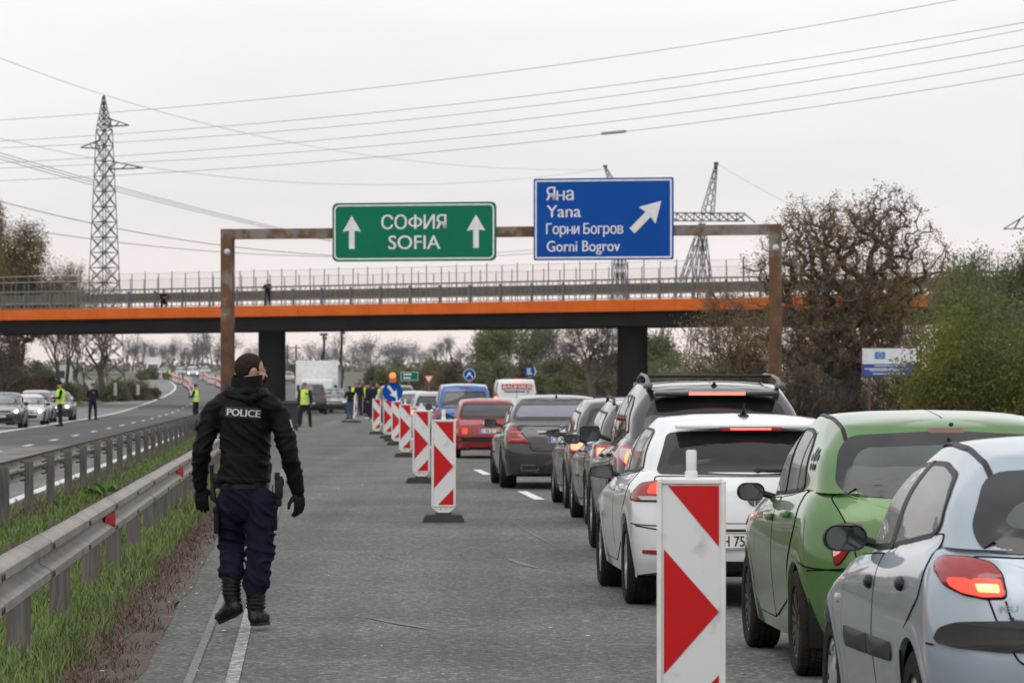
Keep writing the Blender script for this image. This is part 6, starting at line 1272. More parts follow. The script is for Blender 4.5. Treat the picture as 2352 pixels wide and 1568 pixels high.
for x in (-.52, .52): h = c.ray((x, .34), 'B')[0]; mb = MB(); P = rrect(.28, .10, .03); ringflat(mb, P, [(a_ * .88, b_ * .7) for a_, b_ in P], (x, h.y - .015, .34), X3, Z3); e_ = mb.build('exhaust_tip', CHR, c.root); mb = MB(); flat(mb, [(a_ * .88, b_ * .7) for a_, b_ in P], (x, h.y - .012, .34), X3, Z3); q_ = mb.build('exhaust_opening', BLK, e_)
mb = MB(); mb.lathe([(.035, -.01), (.045, -.015), (.05, 0), (.04, 0)], (0, c.ray((0, .965), 'B')[0].y - .005, .965), 'Y', 20)
for k in range(3): a_ = pi / 2 + 2 * pi * k / 3; mb.bar((0, c.ray((0, .965), 'B')[0].y - .012, .965), (.04 * cos(a_), c.ray((0, .965), 'B')[0].y - .012, .965 + .04 * sin(a_)), .008)
o = mb.build('badge', CHR, c.root); o['kind'] = 'stuff'
mb = MB(); mb.tube([(0, .62, 1.44), (0, .58, 1.49)], [(.03, .02), (.008, .006)], 8); mb.build('aerial', BLK, c.root, True); c.mirror_(-1.0, 2.05, 1.02, .20, .14, shape='square')
mb = c.seam([(-.66, .9), (-.9, .93)], 'L', .01, mir=True); mb.build('shut_line', GAP, c.root); c.finish()
# dark silver estate ahead of the SUV
PE = paint('dark_silver_paint', (.045, .043, .04), .2, .32)
c = car_('hatchback', 'dark silver estate car squeezed between the charcoal SUV and the black hatchback ahead', 'car', 4.16, 46.8, base('hatch', W=1.78, H=1.47, detail=2, yR=-.95, L=4.4, ra=.36), PE); sides(c, gl=GL_OP); screens(c, GL_OP, 1.02, 1.33, .64, .53); rearlamps(c, .60, .82, .70, .95, True)
for f in (1, -1): mb = MB(); mb.tube([Vector((f * p[0], p[1], p[2])) for p in ((.56, -.3, 1.41), (.55, -.15, 1.475), (.54, .9, 1.50), (.54, 1.05, 1.43))], .018, 6); mb.build('roof_rail', BLK, c.root, True)
c.mirror_(-.92, 1.6, .98, .19, .12); c.plate(0, .80, text='CO 15 62 AM'); c.finish()
PK = paint('grey_black_paint', (.02, .02, .022), .0, .3)
c = car_('hatchback', 'dark grey hatchback just right behind the black saloon, its left brake lamp glowing', 'car', 4.32, 53.2, base('hatch', W=1.76, H=1.43, detail=2), PK); sides(c, gl=GL_OP); screens(c, GL_OP, 1.02, 1.33, .64, .53); rearlamps(c, .62, .83, .74, .96, True); third(c, 1.36); c.mirror_(-.92, 1.6, .98, .19, .12, shape='point'); c.plate(0, .80, text='CA 83 27 KX'); c.finish()
# red saloon
PR = paint('red_paint', (.29, .004, .010), 0, .4, dirt=-.2)
c = car_('sedan', 'old boxy red saloon with amber and red lamp strip and a black bumper line', 'car', 4.17, 91., base('sedan', detail=2, W=1.66, L=4.3, H=1.35, yR=-1.0, belt=[(-1.0, .87), (-.3, .895), (.7, .89), (1.8, .88), (2.4, .85), (3.4, .68)], yF=3.4, wb=2.57, yrw=-.20, yrt=.14, yft=1.1, ycowl=2.0, roof=[(.1, 1.29), (.6, 1.34), (1.0, 1.35), (1.3, 1.29)], wroof=.60, wbelt=.77, wgb=.745, ra=.33, rw=.295, zwide=.5, rr=(.22, .16), yr4=.01, yr5=.03, bulge=.0, rrg=(.2, .1)), PR)
sides(c); screens(c, GL_OP, .91, 1.255, .66, .555)
for x0, x1, m in ((-.80, -.70, AMB), (-.69, -.62, REDL), (-.61, -.50, REDON), (-.49, -.36, REDL), (.36, .49, REDL), (.50, .61, REDON), (.62, .69, REDL), (.70, .80, AMB)): c.decal('tail_lamp', [(x0, .565), (x1, .565), (x1, .68), (x0, .68)], 'B', m, .010, .01)
c.decal('bumper', [(-.81, .40), (.81, .40), (.81, .49), (-.81, .49)], 'B', BLK, .035, .02); c.plate(.02, .625, text='C 98 21 XT'); c.mirror_(-.88, 1.45, .95, .15, .11)
h = c.ray((0, .78), 'B')[0]; mb = MB(); mb.lathe([(0, -.012), (.04, -.01), (.045, 0)], (-.12, h.y - .005, .78), 'Y', 16); mb.build('badge', CHR, c.root); mb = MB(); mb.tube([(-.5, -.9, .24), (-.5, -1.02, .24)], .03, 8); mb.build('exhaust_tip', STEELD, c.root); c.finish()
# blue van
PB = paint('blue_paint', (.006, .08, .34), 0, .35)
c = car_('van', 'bright blue people carrier with a large dark rear window behind the red saloon', 'van', 4.50, 112.5, base('van', W=1.70, L=4.1, H=1.70, yF=3.2, wb=2.6, yR=-.75, belt=[(-.75, 1.02), (1.6, 1.0), (2.2, .95), (3.2, .75)], ycowl=2.3, yft=1.3, yrt=-.55, yrw=-.68, roof=[(-.6, 1.63), (0, 1.68), (.6, 1.70), (1.4, 1.64)], wroof=.65, wbelt=.79, wgb=.775, rw=.30, ra=.35, yseat=1.1), PB)
sides(c); screens(c, GL_OP, 1.02, 1.50, .66, .57); rearlamps(c, .70, .80, .70, 1.0); c.plate(0, .62, text='CB 25 37 PK'); c.mirror_(-.95, 1.7, 1.05, .2, .2); third(c, 1.60, .3, on=False); c.finish()
# white van with red banner
c = car_('van', 'white delivery van with a red BAUHAUS banner across its rear doors', 'van', 9.12, 171., base('van'), P3); sides(c)
q = c.ray((0, 1.64), 'B')[0]; y_ = q.y - .05; mb = MB(); mb.box((0, y_ + .005, 1.64), (1.30, .01, .21)); ban = mb.build('banner', mk('banner_red', (.42, .03, .03), .5), c.root)
mb = MB(); text_mb(mb, 'BAUHAUS', .22, Vector((-.60, y_ - .004, 1.56)), X3, Z3, (0, 0, 0), 0, .03, 'LEFT', 1.20); mb.build('lettering', SWH, ban)
mb = MB(); mb.box((-.10, y_ - .0, 1.43), (.90, .008, .05)); mb.box((.48, y_, 1.43), (.07, .008, .09)); mb.build('slogan_strip', mk('slogan_ink', (.05, .12, .14), .6), c.root)
for x in (-.10, .10): mb = MB(); mb.box((x, y_ - .01, 1.81), (.13, .02, .05)); mb.build('third_brake_lamp', mk('brake_bright', (.7, .1, .05)), c.root)
mb = MB(); mb.box((0, y_ + .02, 1.1), (.012, .03, 1.3)); mb.build('door_gap', GAP, c.root)
rearlamps(c, .80, .93, .95, 1.35, True); c.plate(.1, .70, text='CB 11 08 BP'); c.mirror_(-1.08, 2.6, 1.3, .2, .3); c.finish()
# small cars farther up the queue
PS = paint('silver_paint', (.33, .34, .35), .5, .32); PW2 = paint('pearl_white_paint', (.6, .6, .6), 0, .3)
c = car_('hatchback', 'silver hatchback just left of the blue van, its tail lamps lit', 'car', 4.15, 126.5, base('hatch'), PS); sides(c); screens(c, GL_OP, 1.02, 1.33, .64, .53); rearlamps(c, .60, .82, .68, .95, True); c.plate(0, .8, text='CA 55 10 BM'); c.mirror_(-.92, 1.6, .98, .19, .13); c.finish()
c = car_('sedan', 'silver saloon with one bright brake lamp between the silver hatchback and the keep-right sign', 'car', 4.0, 139.5, base('sedan', H=1.47), PS); sides(c); screens(c, GL_OP, 1.03, 1.36, .66, .55); rearlamps(c, .58, .82, .72, .92, True); c.plate(0, .6, text='CB 82 01'); c.mirror_(-.93, 1.6, .98, .19, .13); c.finish()
c = car_('hatchback', 'white hatchback roof showing behind the silver cars of the queue', 'car', 4.25, 152., base('hatch', H=1.5), PW2); sides(c); screens(c, GL_OP, 1.02, 1.36, .64, .53); rearlamps(c, .6, .82, .68, .95); c.finish()
c = car_('suv', 'dark SUV with a glowing high brake lamp at the far head of the queue', 'car', 3.9, 166., base('suv', H=1.72), PK); sides(c); screens(c, GL_OP, 1.12, 1.5, .66, .56); rearlamps(c, .62, .84, .8, 1.1); third(c, 1.60, .36); c.finish()
c = car_('hatchback', 'black hatchback standing right of the black off-roader at the checkpoint', 'car', 1.95, 236., base('hatch', H=1.5), PM, flip=True); sides(c); screens(c, None, 0, 0, 0, 0); front(c, None); c.finish()
c = car_('suv', 'black off-roader parked in front of the white box truck at the checkpoint', 'car', .64, 227., base('suv', W=1.68, H=1.76, roof=[(-.7, 1.70), (-.2, 1.74), (.5, 1.76), (1.2, 1.7)], wroof=.62, wbelt=.76, wgb=.745), PM); sides(c); screens(c, GL_OP, 1.10, 1.58, .58, .54); rearlamps(c, .62, .78, .85, 1.15); c.plate(-.1, .62, text='K 33 17'); mb = MB(); mb.box((0, -.92, .50), (1.6, .12, .16)); mb.build('bumper', BLK, c.root); c.finish()
# white box truck facing us
tr = thing('box_truck', 'white box truck parked facing the camera behind the black off-roader', 'truck', RP(.98, 239.), YAW + pi); TW = mk('truck_white', (.62, .63, .64), .4, coat=.3)
mb = MB(); mb.rbox((0, -3.2, 1.98), (2.55, 4.6, 2.25), .05); mb.build('cargo_box', TW, tr, True)
mb = MB(); mb.rbox((0, -.2, 1.20), (1.95, 1.7, 1.55), .16, 3); mb.build('cab', TW, tr, True)
mb = MB(); mb.rbox((0, .85, .78), (1.85, .9, .75), .18, 3); mb.build('bonnet', TW, tr, True)
mb = MB(); mb.prism([(-.82, 1.22), (.82, 1.22), (.74, 1.83), (-.74, 1.83)], (0, .66, 0), X3, (0, -.05, 1), (0, 1, 0), .012); mb.build('windscreen', GL_W, tr)
for x in (-.68, .68): mb = MB(); mb.rbox((x, 1.29, .85), (.28, .06, .24), .03); mb.build('headlight', HEAD, tr, True)
mb = MB(); mb.rbox((0, 1.30, .82), (.7, .04, .22), .02); mb.build('grille', BLK, tr); mb = MB(); mb.rbox((0, 1.28, .42), (1.86, .16, .26), .05); mb.build('bumper', BLK, tr, True)
for x in (-1.12, 1.12): mb = MB(); mb.rbox((x, .55, 1.45), (.18, .08, .38), .03); mb.bar((x, .55, 1.35), (x * .85, .45, 1.3), .04); mb.build('mirror', BLK, tr, True)
for x in (-.85, .85):
    for y_ in (.55, -3.9): mb = MB(); mb.lathe([(0, -.11), (.22, -.11), (.36, -.11), (.38, -.06), (.38, .06), (.36, .11), (.22, .11), (0, .11)], (x, y_, .38), 'X', 20); mb.build('wheel', TYRE, tr, True)
mb = MB(); mb.box((0, -2.6, .6), (.9, 5.4, .22)); mb.build('chassis', UND, tr)
# ------------------------------------------------------------------ oncoming cars waiting on the shoulder, left
PD = paint('anthracite_paint', (.025, .025, .027), .1, .32); PW = paint('chalk_white_paint', (.5, .5, .5), 0, .32)
c = car_('hatchback', 'dark grey car with yellow headlights at the left edge, nearest of the oncoming queue', 'car', -11.85, 158.5, base('hatch', H=1.40, W=1.78, roof=[(-.5, 1.33), (0, 1.38), (.6, 1.40), (1.2, 1.35)]), PD, flip=True); sides(c); screens(c, None, 0, 0, 0, 0); front(c, HEADON, plate='CA 40 61'); c.mirror_(-.93, 1.6, .96, .19, .13); c.finish()
c = car_('hatchback', 'low white car with yellow headlights behind the dark grey one in the oncoming queue', 'car', -11.8, 172., base('hatch', H=1.30, W=1.68, belt=[(-.78, .9), (.7, .87), (1.8, .84), (2.3, .80), (3.37, .60)], roof=[(-.5, 1.22), (0, 1.28), (.6, 1.30), (1.2, 1.24)], wbelt=.75, wgb=.735, wroof=.56), PW, flip=True); sides(c); screens(c, None, 0, 0, 0, 0); front(c, HEADON, z=.58, plate='M 30 02'); c.mirror_(-.9, 1.6, .88, .18, .12); c.finish()
c = car_('hatchback', 'silver car half hidden between the white car and the officer in the yellow vest', 'car', -12.25, 184., base('hatch', H=1.47), PS, flip=True); sides(c); screens(c, None, 0, 0, 0, 0); front(c, HEADON, z=.70); c.mirror_(-.93, 1.6, .98, .19, .13); c.finish()
c = car_('sedan', 'black saloon with bright white headlights behind the officer in the yellow vest', 'car', -11.85, 193., base('sedan', H=1.40, roof=[(.2, 1.34), (.7, 1.395), (1.2, 1.40), (1.5, 1.34)]), PM, flip=True); sides(c); screens(c, None, 0, 0, 0, 0); front(c, HEADW, plate='CA 12 19'); c.mirror_(-.93, 1.6, .98, .19, .13); c.finish()
# far traffic coming over the rise
for u, v, kd, pt_, on, lb in ((443, 867, 'suv', PW2, HEADW, 'pale SUV with dazzling white headlights among the far traffic'), (357, 864, 'hatch', PD, HEADON, 'dark car with one warm headlight in front of the far white truck'), (378, 865, 'hatch', PK, None, 'dark car beside the far traffic officer in yellow'), (415, 864, 'hatch', PS, None, 'silver car left of the far pale SUV'), (472, 861, 'sedan', PS, None, 'grey car right of the far pale SUV')):
    y = ydist(v); x = (u - 1176) * y / FP; t = x + KX * y - bend(y); c = car_('suv' if kd == 'suv' else 'hatchback' if kd == 'hatch' else 'sedan', lb, 'car', t, y + 3.4, base(kd, detail=0), pt_, flip=True, yaw=.05); sides(c); screens(c, None, 0, 0, 0, 0); front(c, on); c.finish()
y = ydist(880); c = car_('sedan', 'silver saloon driving away beyond the checkpoint, seen left of the white truck', 'car', (660 - 1176) * y / FP + KX * y - bend(y), y, base('sedan', detail=0), PS); sides(c); screens(c, GL_OP, 1.03, 1.36, .66, .55); rearlamps(c, .58, .82, .72, .92, True); c.finish()
y = ydist(862) + 20; ft = thing('box_truck', 'small far white truck with one lit headlight coming over the rise', 'truck', ((351 - 1176) * y / FP, y, zg(y)), YAW + pi + .05)
mb = MB(); mb.rbox((0, -3, 2.0), (2.3, 4.5, 2.2), .05); mb.build('cargo_box', TW, ft); mb = MB(); mb.rbox((0, .1, 1.2), (2.1, 1.6, 1.7), .2); mb.build('cab', TW, ft, True); mb = MB(); mb.box((0, .91, 1.5), (1.7, .03, .65)); mb.build('windscreen', GL_W, ft)
for x in (-.8, .8): mb = MB(); mb.lathe([(0, .05), (.12, .04), (.15, 0)], (x, .9, .7), 'Y', 12); mb.build('headlight', HEADON if x > 0 else HEAD, ft)
for x in (-.9, .9): mb = MB(); mb.lathe([(0, -.1), (.4, -.1), (.4, .1), (0, .1)], (x, .1, .4), 'X', 14); mb.build('wheel', TYRE, ft)
# ================================================================== PEOPLE
SKIN = mk('skin', (.40, .225, .165), .55, col2=(.33, .175, .13), scale=14); HAIR = mk('dark_hair', (.036, .021, .016), .75, col2=(.016, .010, .008), scale=60, bump=.5, bscale=220, spec=.1)
def cloth(name, c, rough=.85, fold=.35, sc=7.): return mk(name, c, rough, 0, tuple(x * .72 for x in c), scale=sc, detail=6, bump=fold, bscale=9., spec=.08, stretch=(1, 1, .7))
JACK = mk('black_softshell', (.0065, .0056, .0068), .6, 0, (.0042, .0038, .0045), scale=7, bump=.4, bscale=12., spec=.10); TROU = cloth('navy_trousers', (.0105, .0115, .023)); BOOT = mk('black_leather', (.007, .007, .0075), .42, spec=.3, bump=.3, bscale=40); GLOV = mk('black_glove', (.008, .008, .0085), .6, bump=.4, bscale=60, spec=.15)
VEST = mk('hi_vis_yellow', (.50, .80, .035), .7, col2=(.42, .70, .03)); BAND = mk('grey_band', (.42, .44, .42), .5); DARKN = cloth('dark_navy', (.014, .016, .028)); JEAN = cloth('blue_denim', (.05, .085, .14)); CAPM = mk('black_cap', (.008, .008, .009), .8, spec=.1); REDCAP = mk('dark_red_cap', (.20, .04, .035), .8); PINK = mk('pale_top', (.45, .36, .36), .8); GUN = mk('holster_black', (.007, .007, .008), .4, spec=.25)
def fuse(mb, voxel, name, mat, parent, smooth=3, wrinkle=0., wscale=9., seed=0):
    me = mb.mesh('tmp', mat); o = bpy.data.objects.new('tmp', me); COL.objects.link(o); m = o.modifiers.new('r', 'REMESH'); m.mode = 'VOXEL'; m.voxel_size = voxel; m.use_smooth_shade = True
    dg = bpy.context.evaluated_depsgraph_get(); dg.update(); me2 = bpy.data.meshes.new_from_object(o.evaluated_get(dg)); bpy.data.objects.remove(o); bpy.data.meshes.remove(me)
    bm = bmesh.new(); bm.from_mesh(me2)
    for _ in range(smooth): bmesh.ops.smooth_vert(bm, verts=bm.verts, factor=.5, use_axis_x=True, use_axis_y=True, use_axis_z=True)
    if wrinkle:
        bm.normal_update(); sv = Vector((seed, seed * 2, 0))
        for v in bm.verts:
            p = v.co; q = Vector((p.x * wscale, p.y * wscale, p.z * wscale * 1.7 + 1.3 * sin(p.x * 9))); n = noise.noise(q + sv) + .5 * noise.noise(q * 2.1 + sv); rdg = max(0., 1 - abs(noise.noise(Vector((q.x * .55, q.y * .55, q.z * .95)) + sv)) * 3.2) ** 2.2
            v.co = p + v.normal * wrinkle * (.55 * n + 1.5 * rdg - .3)
    bm.to_mesh(me2); bm.free(); me2.name = name; me2.materials.clear(); me2.materials.append(mat); me2.polygons.foreach_set('use_smooth', [True] * len(me2.polygons)); me2.update()
    ob = bpy.data.objects.new(name, me2); COL.objects.link(ob); ob.parent = parent; return ob
def limb(mb, pts, r, n=12):     # tapered limb with rounded ends
    mb.tube(pts, r, n)
    for i in (0, -1):
        q = r[i]; q = max(q) if hasattr(q, '__len__') else q; mb.ico(pts[i], q * .98, 2)
def hand(mb, wrist, d, side, palm_n, s=1., curl=.3, tn=None):
    """palm plus four curled fingers of unequal length and a thumb leaving the side of the palm"""
    d = Vector(d).normalized(); n = Vector(palm_n).normalized(); n = (n - d * n.dot(d)).normalized(); w = d.cross(n) * side; P = Vector(wrist); c = P + d * .05 * s
    mb.tube([P - d * .03 * s, P, P + d * .045 * s, P + d * .092 * s], [(.027 * s, .021 * s), (.027 * s, .022 * s), (.044 * s, .019 * s), (.043 * s, .015 * s)], 10) if False else None
    for k in (-1.5, -.5, .5, 1.5): mb.tube([P, P + d * .05 * s + w * (k * .017 * s), P + d * .095 * s + w * (k * .021 * s)], [.019 * s, .017 * s, .0125 * s], 8)
    for k, L in zip((-1.5, -.5, .5, 1.5), (.066, .082, .088, .076)):
        a = P + d * .088 * s + w * (k * .0215 * s); q = [a]; dd = d.copy()
        for j, f in enumerate((.45, .32, .23)):
            dd = (dd * cos(curl * (.6 + .3 * j)) + n * sin(curl * (.6 + .3 * j))).normalized(); q.append(q[-1] + dd * L * f * s)
        mb.tube(q, [.0105 * s, .0100 * s, .0092 * s, .0068 * s], 7)
    t0 = P + d * .022 * s + w * .022 * s; td = (d * .62 + w * .70 + n * .35).normalized(); mb.tube([t0, t0 + td * .035 * s, t0 + td * .06 * s + d * .012 * s, t0 + td * .07 * s + d * .04 * s], [.015 * s, .0135 * s, .0115 * s, .0085 * s], 8)
def head_mb(mb, c, th, s=1.):
    """skull, jaw, nose, lips, brow; th = yaw of the face from +Y, clockwise"""
    R = Matrix.Rotation(-th, 3, 'Z'); c = Vector(c); f = lambda x, y, z: c + R @ Vector((x * s, y * s, z * s))
    def el(p, r, sub=3):
        bm = bmesh.new(); bmesh.ops.create_icosphere(bm, subdivisions=sub, radius=1); bm.verts.index_update(); mb.add([c + R @ Vector(((p[0] + v.co.x * r[0]) * s, (p[1] + v.co.y * r[1]) * s, (p[2] + v.co.z * r[2]) * s)) for v in bm.verts], [[v.index for v in q.verts] for q in bm.faces]); bm.free()
    el((0, -.008, .03), (.076, .098, .092)); el((0, .035, -.045), (.056, .058, .070)); el((0, .06, -.088), (.034, .030, .026)); el((0, .085, .012), (.05, .018, .02))
    mb.tube([f(0, .088, .018), f(0, .105, -.012), f(0, .117, -.030), f(0, .098, -.038)], [.011 * s, .013 * s, .015 * s, .012 * s], 8); el((0, .094, -.062), (.024, .010, .010)); el((.030, .083, -.01), (.022, .012, .012)); el((-.030, .083, -.01), (.022, .012, .012))
    for e in (1, -1): el((e * .05, .05, -.03), (.022, .03, .03))
    return f
def ears(mb, f, s=1.):
    for e in (1, -1):
        pts = [f(e * (.078 + .012 * sin(a)), -.012 - .016 * cos(a) * 1.1, -.012 + .032 * sin(a)) for a in np.linspace(-1.6, 4.0, 12)]; mb.tube(pts, .0065 * s, 6); mb.tube([f(e * .074, -.01, -.035), f(e * .082, -.012, -.01), f(e * .08, -.014, .018)], .011 * s, 7)
def hair_mb(mb, f, c, th, s=1., low=-.055, thick=1.045):
    R = Matrix.Rotation(-th, 3, 'Z'); bm = bmesh.new(); bmesh.ops.create_icosphere(bm, subdivisions=4, radius=1)
    for v in list(bm.verts):
        x, y, z = v.co; lim = .60 if y > .72 else (.10 + (y - .40) * 1.55 if y > .40 else (-.32 if y > .24 else (-.02 if y > -.12 else max(-.97, -.02 + (y + .12) * 3.0))))
        if z < lim: bm.verts.remove(v)
    bm.verts.index_update(); k = np.array([[v.co.x, v.co.y, v.co.z] for v in bm.verts]); out = [Vector(c) + R @ Vector((x * .0765 * thick * s, (y * .0985 * thick - .009) * s, (z * .0925 * thick + .031) * s)) for x, y, z in k]; mb.add(out, [[v.index for v in q.verts] for q in bm.faces]); bm.free()
# ------------------------------------------------------------------ the walking officer
OY = 26.35; OXc = (368.9 + 450 * .4491 - 1176) * OY / FP
po = thing('person', 'person in black jacket lettered POLICE and navy trousers walking away along the road edge', 'person', (OXc, OY, .001)); OC = lambda cx, cy, y=0.: Vector(((cx - 450) / 772, y, (1480 - cy) / 772))
HC, TH = OC(458, 183, .015), radians(60)
Ls, Le, Lw = OC(262, 408, .0), OC(209, 592, -.03), OC(197, 752, .06); Rs, Re, Rw = OC(612, 420, 0), OC(658, 600, -.05), OC(699, 776, .03)
Lh, Lk, La = OC(360, 835, .04), OC(358, 1060, .14), OC(361, 1240, .02); Rh, Rk, Ra = OC(508, 835, -.01), OC(510, 1080, .0), OC(488, 1330, -.02)
mb = MB(); f = head_mb(mb, HC, TH, 1.0)       # the body itself: one continuous figure under the clothes
limb(mb, [OC(447, 215, -.01), OC(444, 300, -.015)], [.058, .066]); mb.tube([OC(440, 320, 0), OC(436, 420, 0), OC(434, 600, 0), OC(434, 740, 0), OC(434, 830, 0)], [(.12, .08), (.165, .10), (.15, .095), (.15, .10), (.13, .10)], 16)
for a, b, d, r in ((Ls, Le, Lw, (.055, .045, .032)), (Rs, Re, Rw, (.055, .045, .032)), (Lh, Lk, La, (.080, .060, .045)), (Rh, Rk, Ra, (.080, .060, .045))): limb(mb, [a, b, d], list(r))
for a, m_, t in ((La, OC(364, 1345, .0), OC(345, 1412, .06)), (Ra, OC(487, 1400, -.01), OC(508, 1445, .08))): limb(mb, [a, m_, t], [.04, .034, .022])
ears(mb, f); body = fuse(mb, .0085, 'body', SKIN, po, 1)
mb = MB(); hair_mb(mb, f, HC, TH); o = mb.build('hair', HAIR, po, True, 180)
sd = o.modifiers.new('thick', 'SOLIDIFY'); sd.thickness = .008; sd.offset = -1
# face mask with ear loops
mb = MB(); R_ = Matrix.Rotation(-TH, 3, 'Z'); rows = []
for z, rx, ry, yo in ((-.022, .050, .040, .082), (-.040, .056, .050, .080), (-.065, .056, .052, .068), (-.095, .050, .046, .056), (-.118, .036, .034, .046)):
    rows.append([HC + R_ @ Vector((rx * sin(a), yo + ry * cos(a) - .012, z - .012 * (1 - cos(a)) * .5)) for a in np.linspace(-1.5, 1.5, 13)])
mb.add([p for r in rows for p in r], [(j * 13 + i, j * 13 + i + 1, (j + 1) * 13 + i + 1, (j + 1) * 13 + i) for j in range(4) for i in range(12)])
for e in (0, 12):
    for j in (0, 3): q = rows[j][e]; s_ = 1 if e else -1; mb.tube([q, HC + R_ @ Vector((s_ * .078, .030, -.02 if j == 0 else -.05)), HC + R_ @ Vector((s_ * .084, -.012, .012 if j == 0 else -.03))], .0022, 4)
mb.build('face_mask', mk('black_mask', (.006, .006, .007), .8, spec=.1), po, True)
mb = MB(); q = f(.034, .081, .008); mb.ico(q, .011, 2); q = f(-.034, .081, .008); mb.ico(q, .011, 2); mb.build('eye', mk('eye', (.35, .33, .3), .2), po, True)
mb = MB(); mb.tube([f(.015, .098, .026), f(.035, .092, .031), f(.054, .078, .027)], .004, 5); mb.tube([f(-.015, .098, .026), f(-.035, .092, .031), f(-.054, .078, .027)], .004, 5); mb.build('eyebrow', HAIR, po)
# jacket
mb = MB(); mb.tube([OC(440, 285, -.012), OC(440, 330, 0), OC(437, 400, 0), OC(435, 480, 0), OC(434, 600, 0), OC(432, 690, 0), OC(431, 748, 0)], [(.09, .08), (.150, .105), (.205, .125), (.200, .135), (.194, .126), (.199, .130), (.202, .134)], 28)
up = lambda a, b, t: a + (b - a) * t
for a, b, d in ((Ls, Le, Lw), (Rs, Re, Rw)):
    limb(mb, [a, up(a, b, .35), up(a, b, .75), b, up(b, d, .4), up(b, d, .85), d + Vector((0, 0, -.018))], [.076, .074, .065, .062, .060, .053, .049], 16)
for k in (-1, 1): limb(mb, [OC(440 + k * 60, 325, -.01), OC(440 + k * 120, 362 + k * 6, -.005), OC(440 + k * 172, 408 + k * 8, 0)], [(.075, .085), (.080, .085), (.074, .078)], 14)
jk = fuse(mb, .0095, 'jacket', JACK, po, 3, .0085, 9.)
# raised collar and rolled hood
mb = MB(); prof = []
for cx, cy, rx, ry in ((441, 318, .112, .100), (441, 262, .108, .094), (441, 220, .106, .090), (443, 197, .104, .088), (443, 200, .097, .081), (443, 240, .096, .080)):
    c0 = OC(cx, cy, -.005); prof.append([c0 + Vector((rx * cos(a), ry * sin(a), .012 * sin(a + .5))) for a in np.linspace(0, 2 * pi, 32, endpoint=False)])
mb.add([p for r in prof for p in r], [(j * 32 + i, j * 32 + (i + 1) % 32, (j + 1) * 32 + (i + 1) % 32, (j + 1) * 32 + i) for j in range(5) for i in range(32)]); mb.build('collar', JACK, po, True, 60)
mb = MB(); mb.tube([OC(345, 268, .02), OC(350, 296, -.06), OC(395, 316, -.098), OC(440, 322, -.106), OC(490, 316, -.098), OC(530, 296, -.06), OC(538, 272, .02)], [(.020, .025), (.024, .030), (.024, .034), (.024, .036), (.024, .034), (.024, .030), (.020, .025)], 12)
mb.tube([OC(352, 305, .0), OC(392, 335, -.085), OC(440, 345, -.095), OC(488, 335, -.085), OC(528, 305, .0)], [(.02, .03)] * 5, 10)
mb.tube([OC(350, 285, .0), OC(390, 280, -.085), OC(440, 278, -.10), OC(495, 280, -.085), OC(535, 285, .0)], [(.03, .03)] * 5, 10); fuse(mb, .009, 'hood', JACK, po, 2, .007, 14., 3)
bj = BVHTree.FromObject(jk, bpy.context.evaluated_depsgraph_get())
def onback(x, z, off): h = bj.ray_cast(Vector((x, -2, z)), Vector((0, 1, 0))); return (h[0].y if h[0] else -.13) - off
def conform(mb, off): mb.v = [(x, onback(x, z, off), z) for x, y, z in mb.v]; return mb
mb = MB(); pc = OC(428, 388); pa = radians(-4.0); pax, paz = Vector((cos(pa), 0, sin(pa))), Vector((-sin(pa), 0, cos(pa))); pw, ph = .236, .072; g = 14
ys_ = [onback((pc + pax * (pw * (i / g - .5))).x, pc.z, 0) for i in range(g + 1)]; co_ = np.polyfit([(i / g - .5) * pw for i in range(g + 1)], ys_, 2); PY = lambda s: float(np.polyval(co_, s))
mb.add([Vector((0, PY(pw * (i / g - .5)) - .015, 0)) + pc * 1 + pax * (pw * (i / g - .5)) + paz * (ph * (j - .5)) for j in (0, 1) for i in range(g + 1)], [(i, i + 1, g + 2 + i, g + 1 + i) for i in range(g)]); pp = mb.build('back_patch', mk('patch_black', (.009, .009, .014), .6), po)
mb = MB(); text_mb(mb, 'POLICE', .066, Vector((0, 0, 0)), X3, Z3, (0, 0, 0), 0, .032, 'LEFT', .212); mb.v = [tuple(pc + pax * (p[0] - .106) + paz * (p[2] - .0235) + Vector((0, PY(p[0] - .106) - .019, 0))) for p in mb.v]; mb.build('lettering', mk('reflective_letters', (.58, .585, .60), .5), pp)
mb = MB()   # waist seam and hem welt
for z0, dz, x0, x1 in ((600, 4, 305, 562), (712, 24, 300, 566)):
    for i in range(30):
        a, b = i / 30, (i + 1) / 30; A, Bq = OC(x0 + (x1 - x0) * a, z0 + dz * a), OC(x0 + (x1 - x0) * b, z0 + dz * b); mb.add([Vector((q.x, onback(q.x, q.z, .0025), q.z + e)) for q, e in ((A, .003), (Bq, .003), (Bq, -.003), (A, -.003))], [(0, 1, 2, 3)])
mb.build('jacket_seam', mk('seam_black', (.006, .006, .006), .9), po)
mb = MB(); q = OC(672, 452, -.03)
mb.box(q, (.010, .05, .075), ry=radians(-16)); mb.build('sleeve_badge', mk('badge_white', (.35, .35, .38), .5), po)
mb = MB(); mb.box(OC(181, 455, -.02), (.010, .05, .08), ry=radians(14)); mb.build('sleeve_badge', mk('patch_black', (.01, .01, .014)), po)
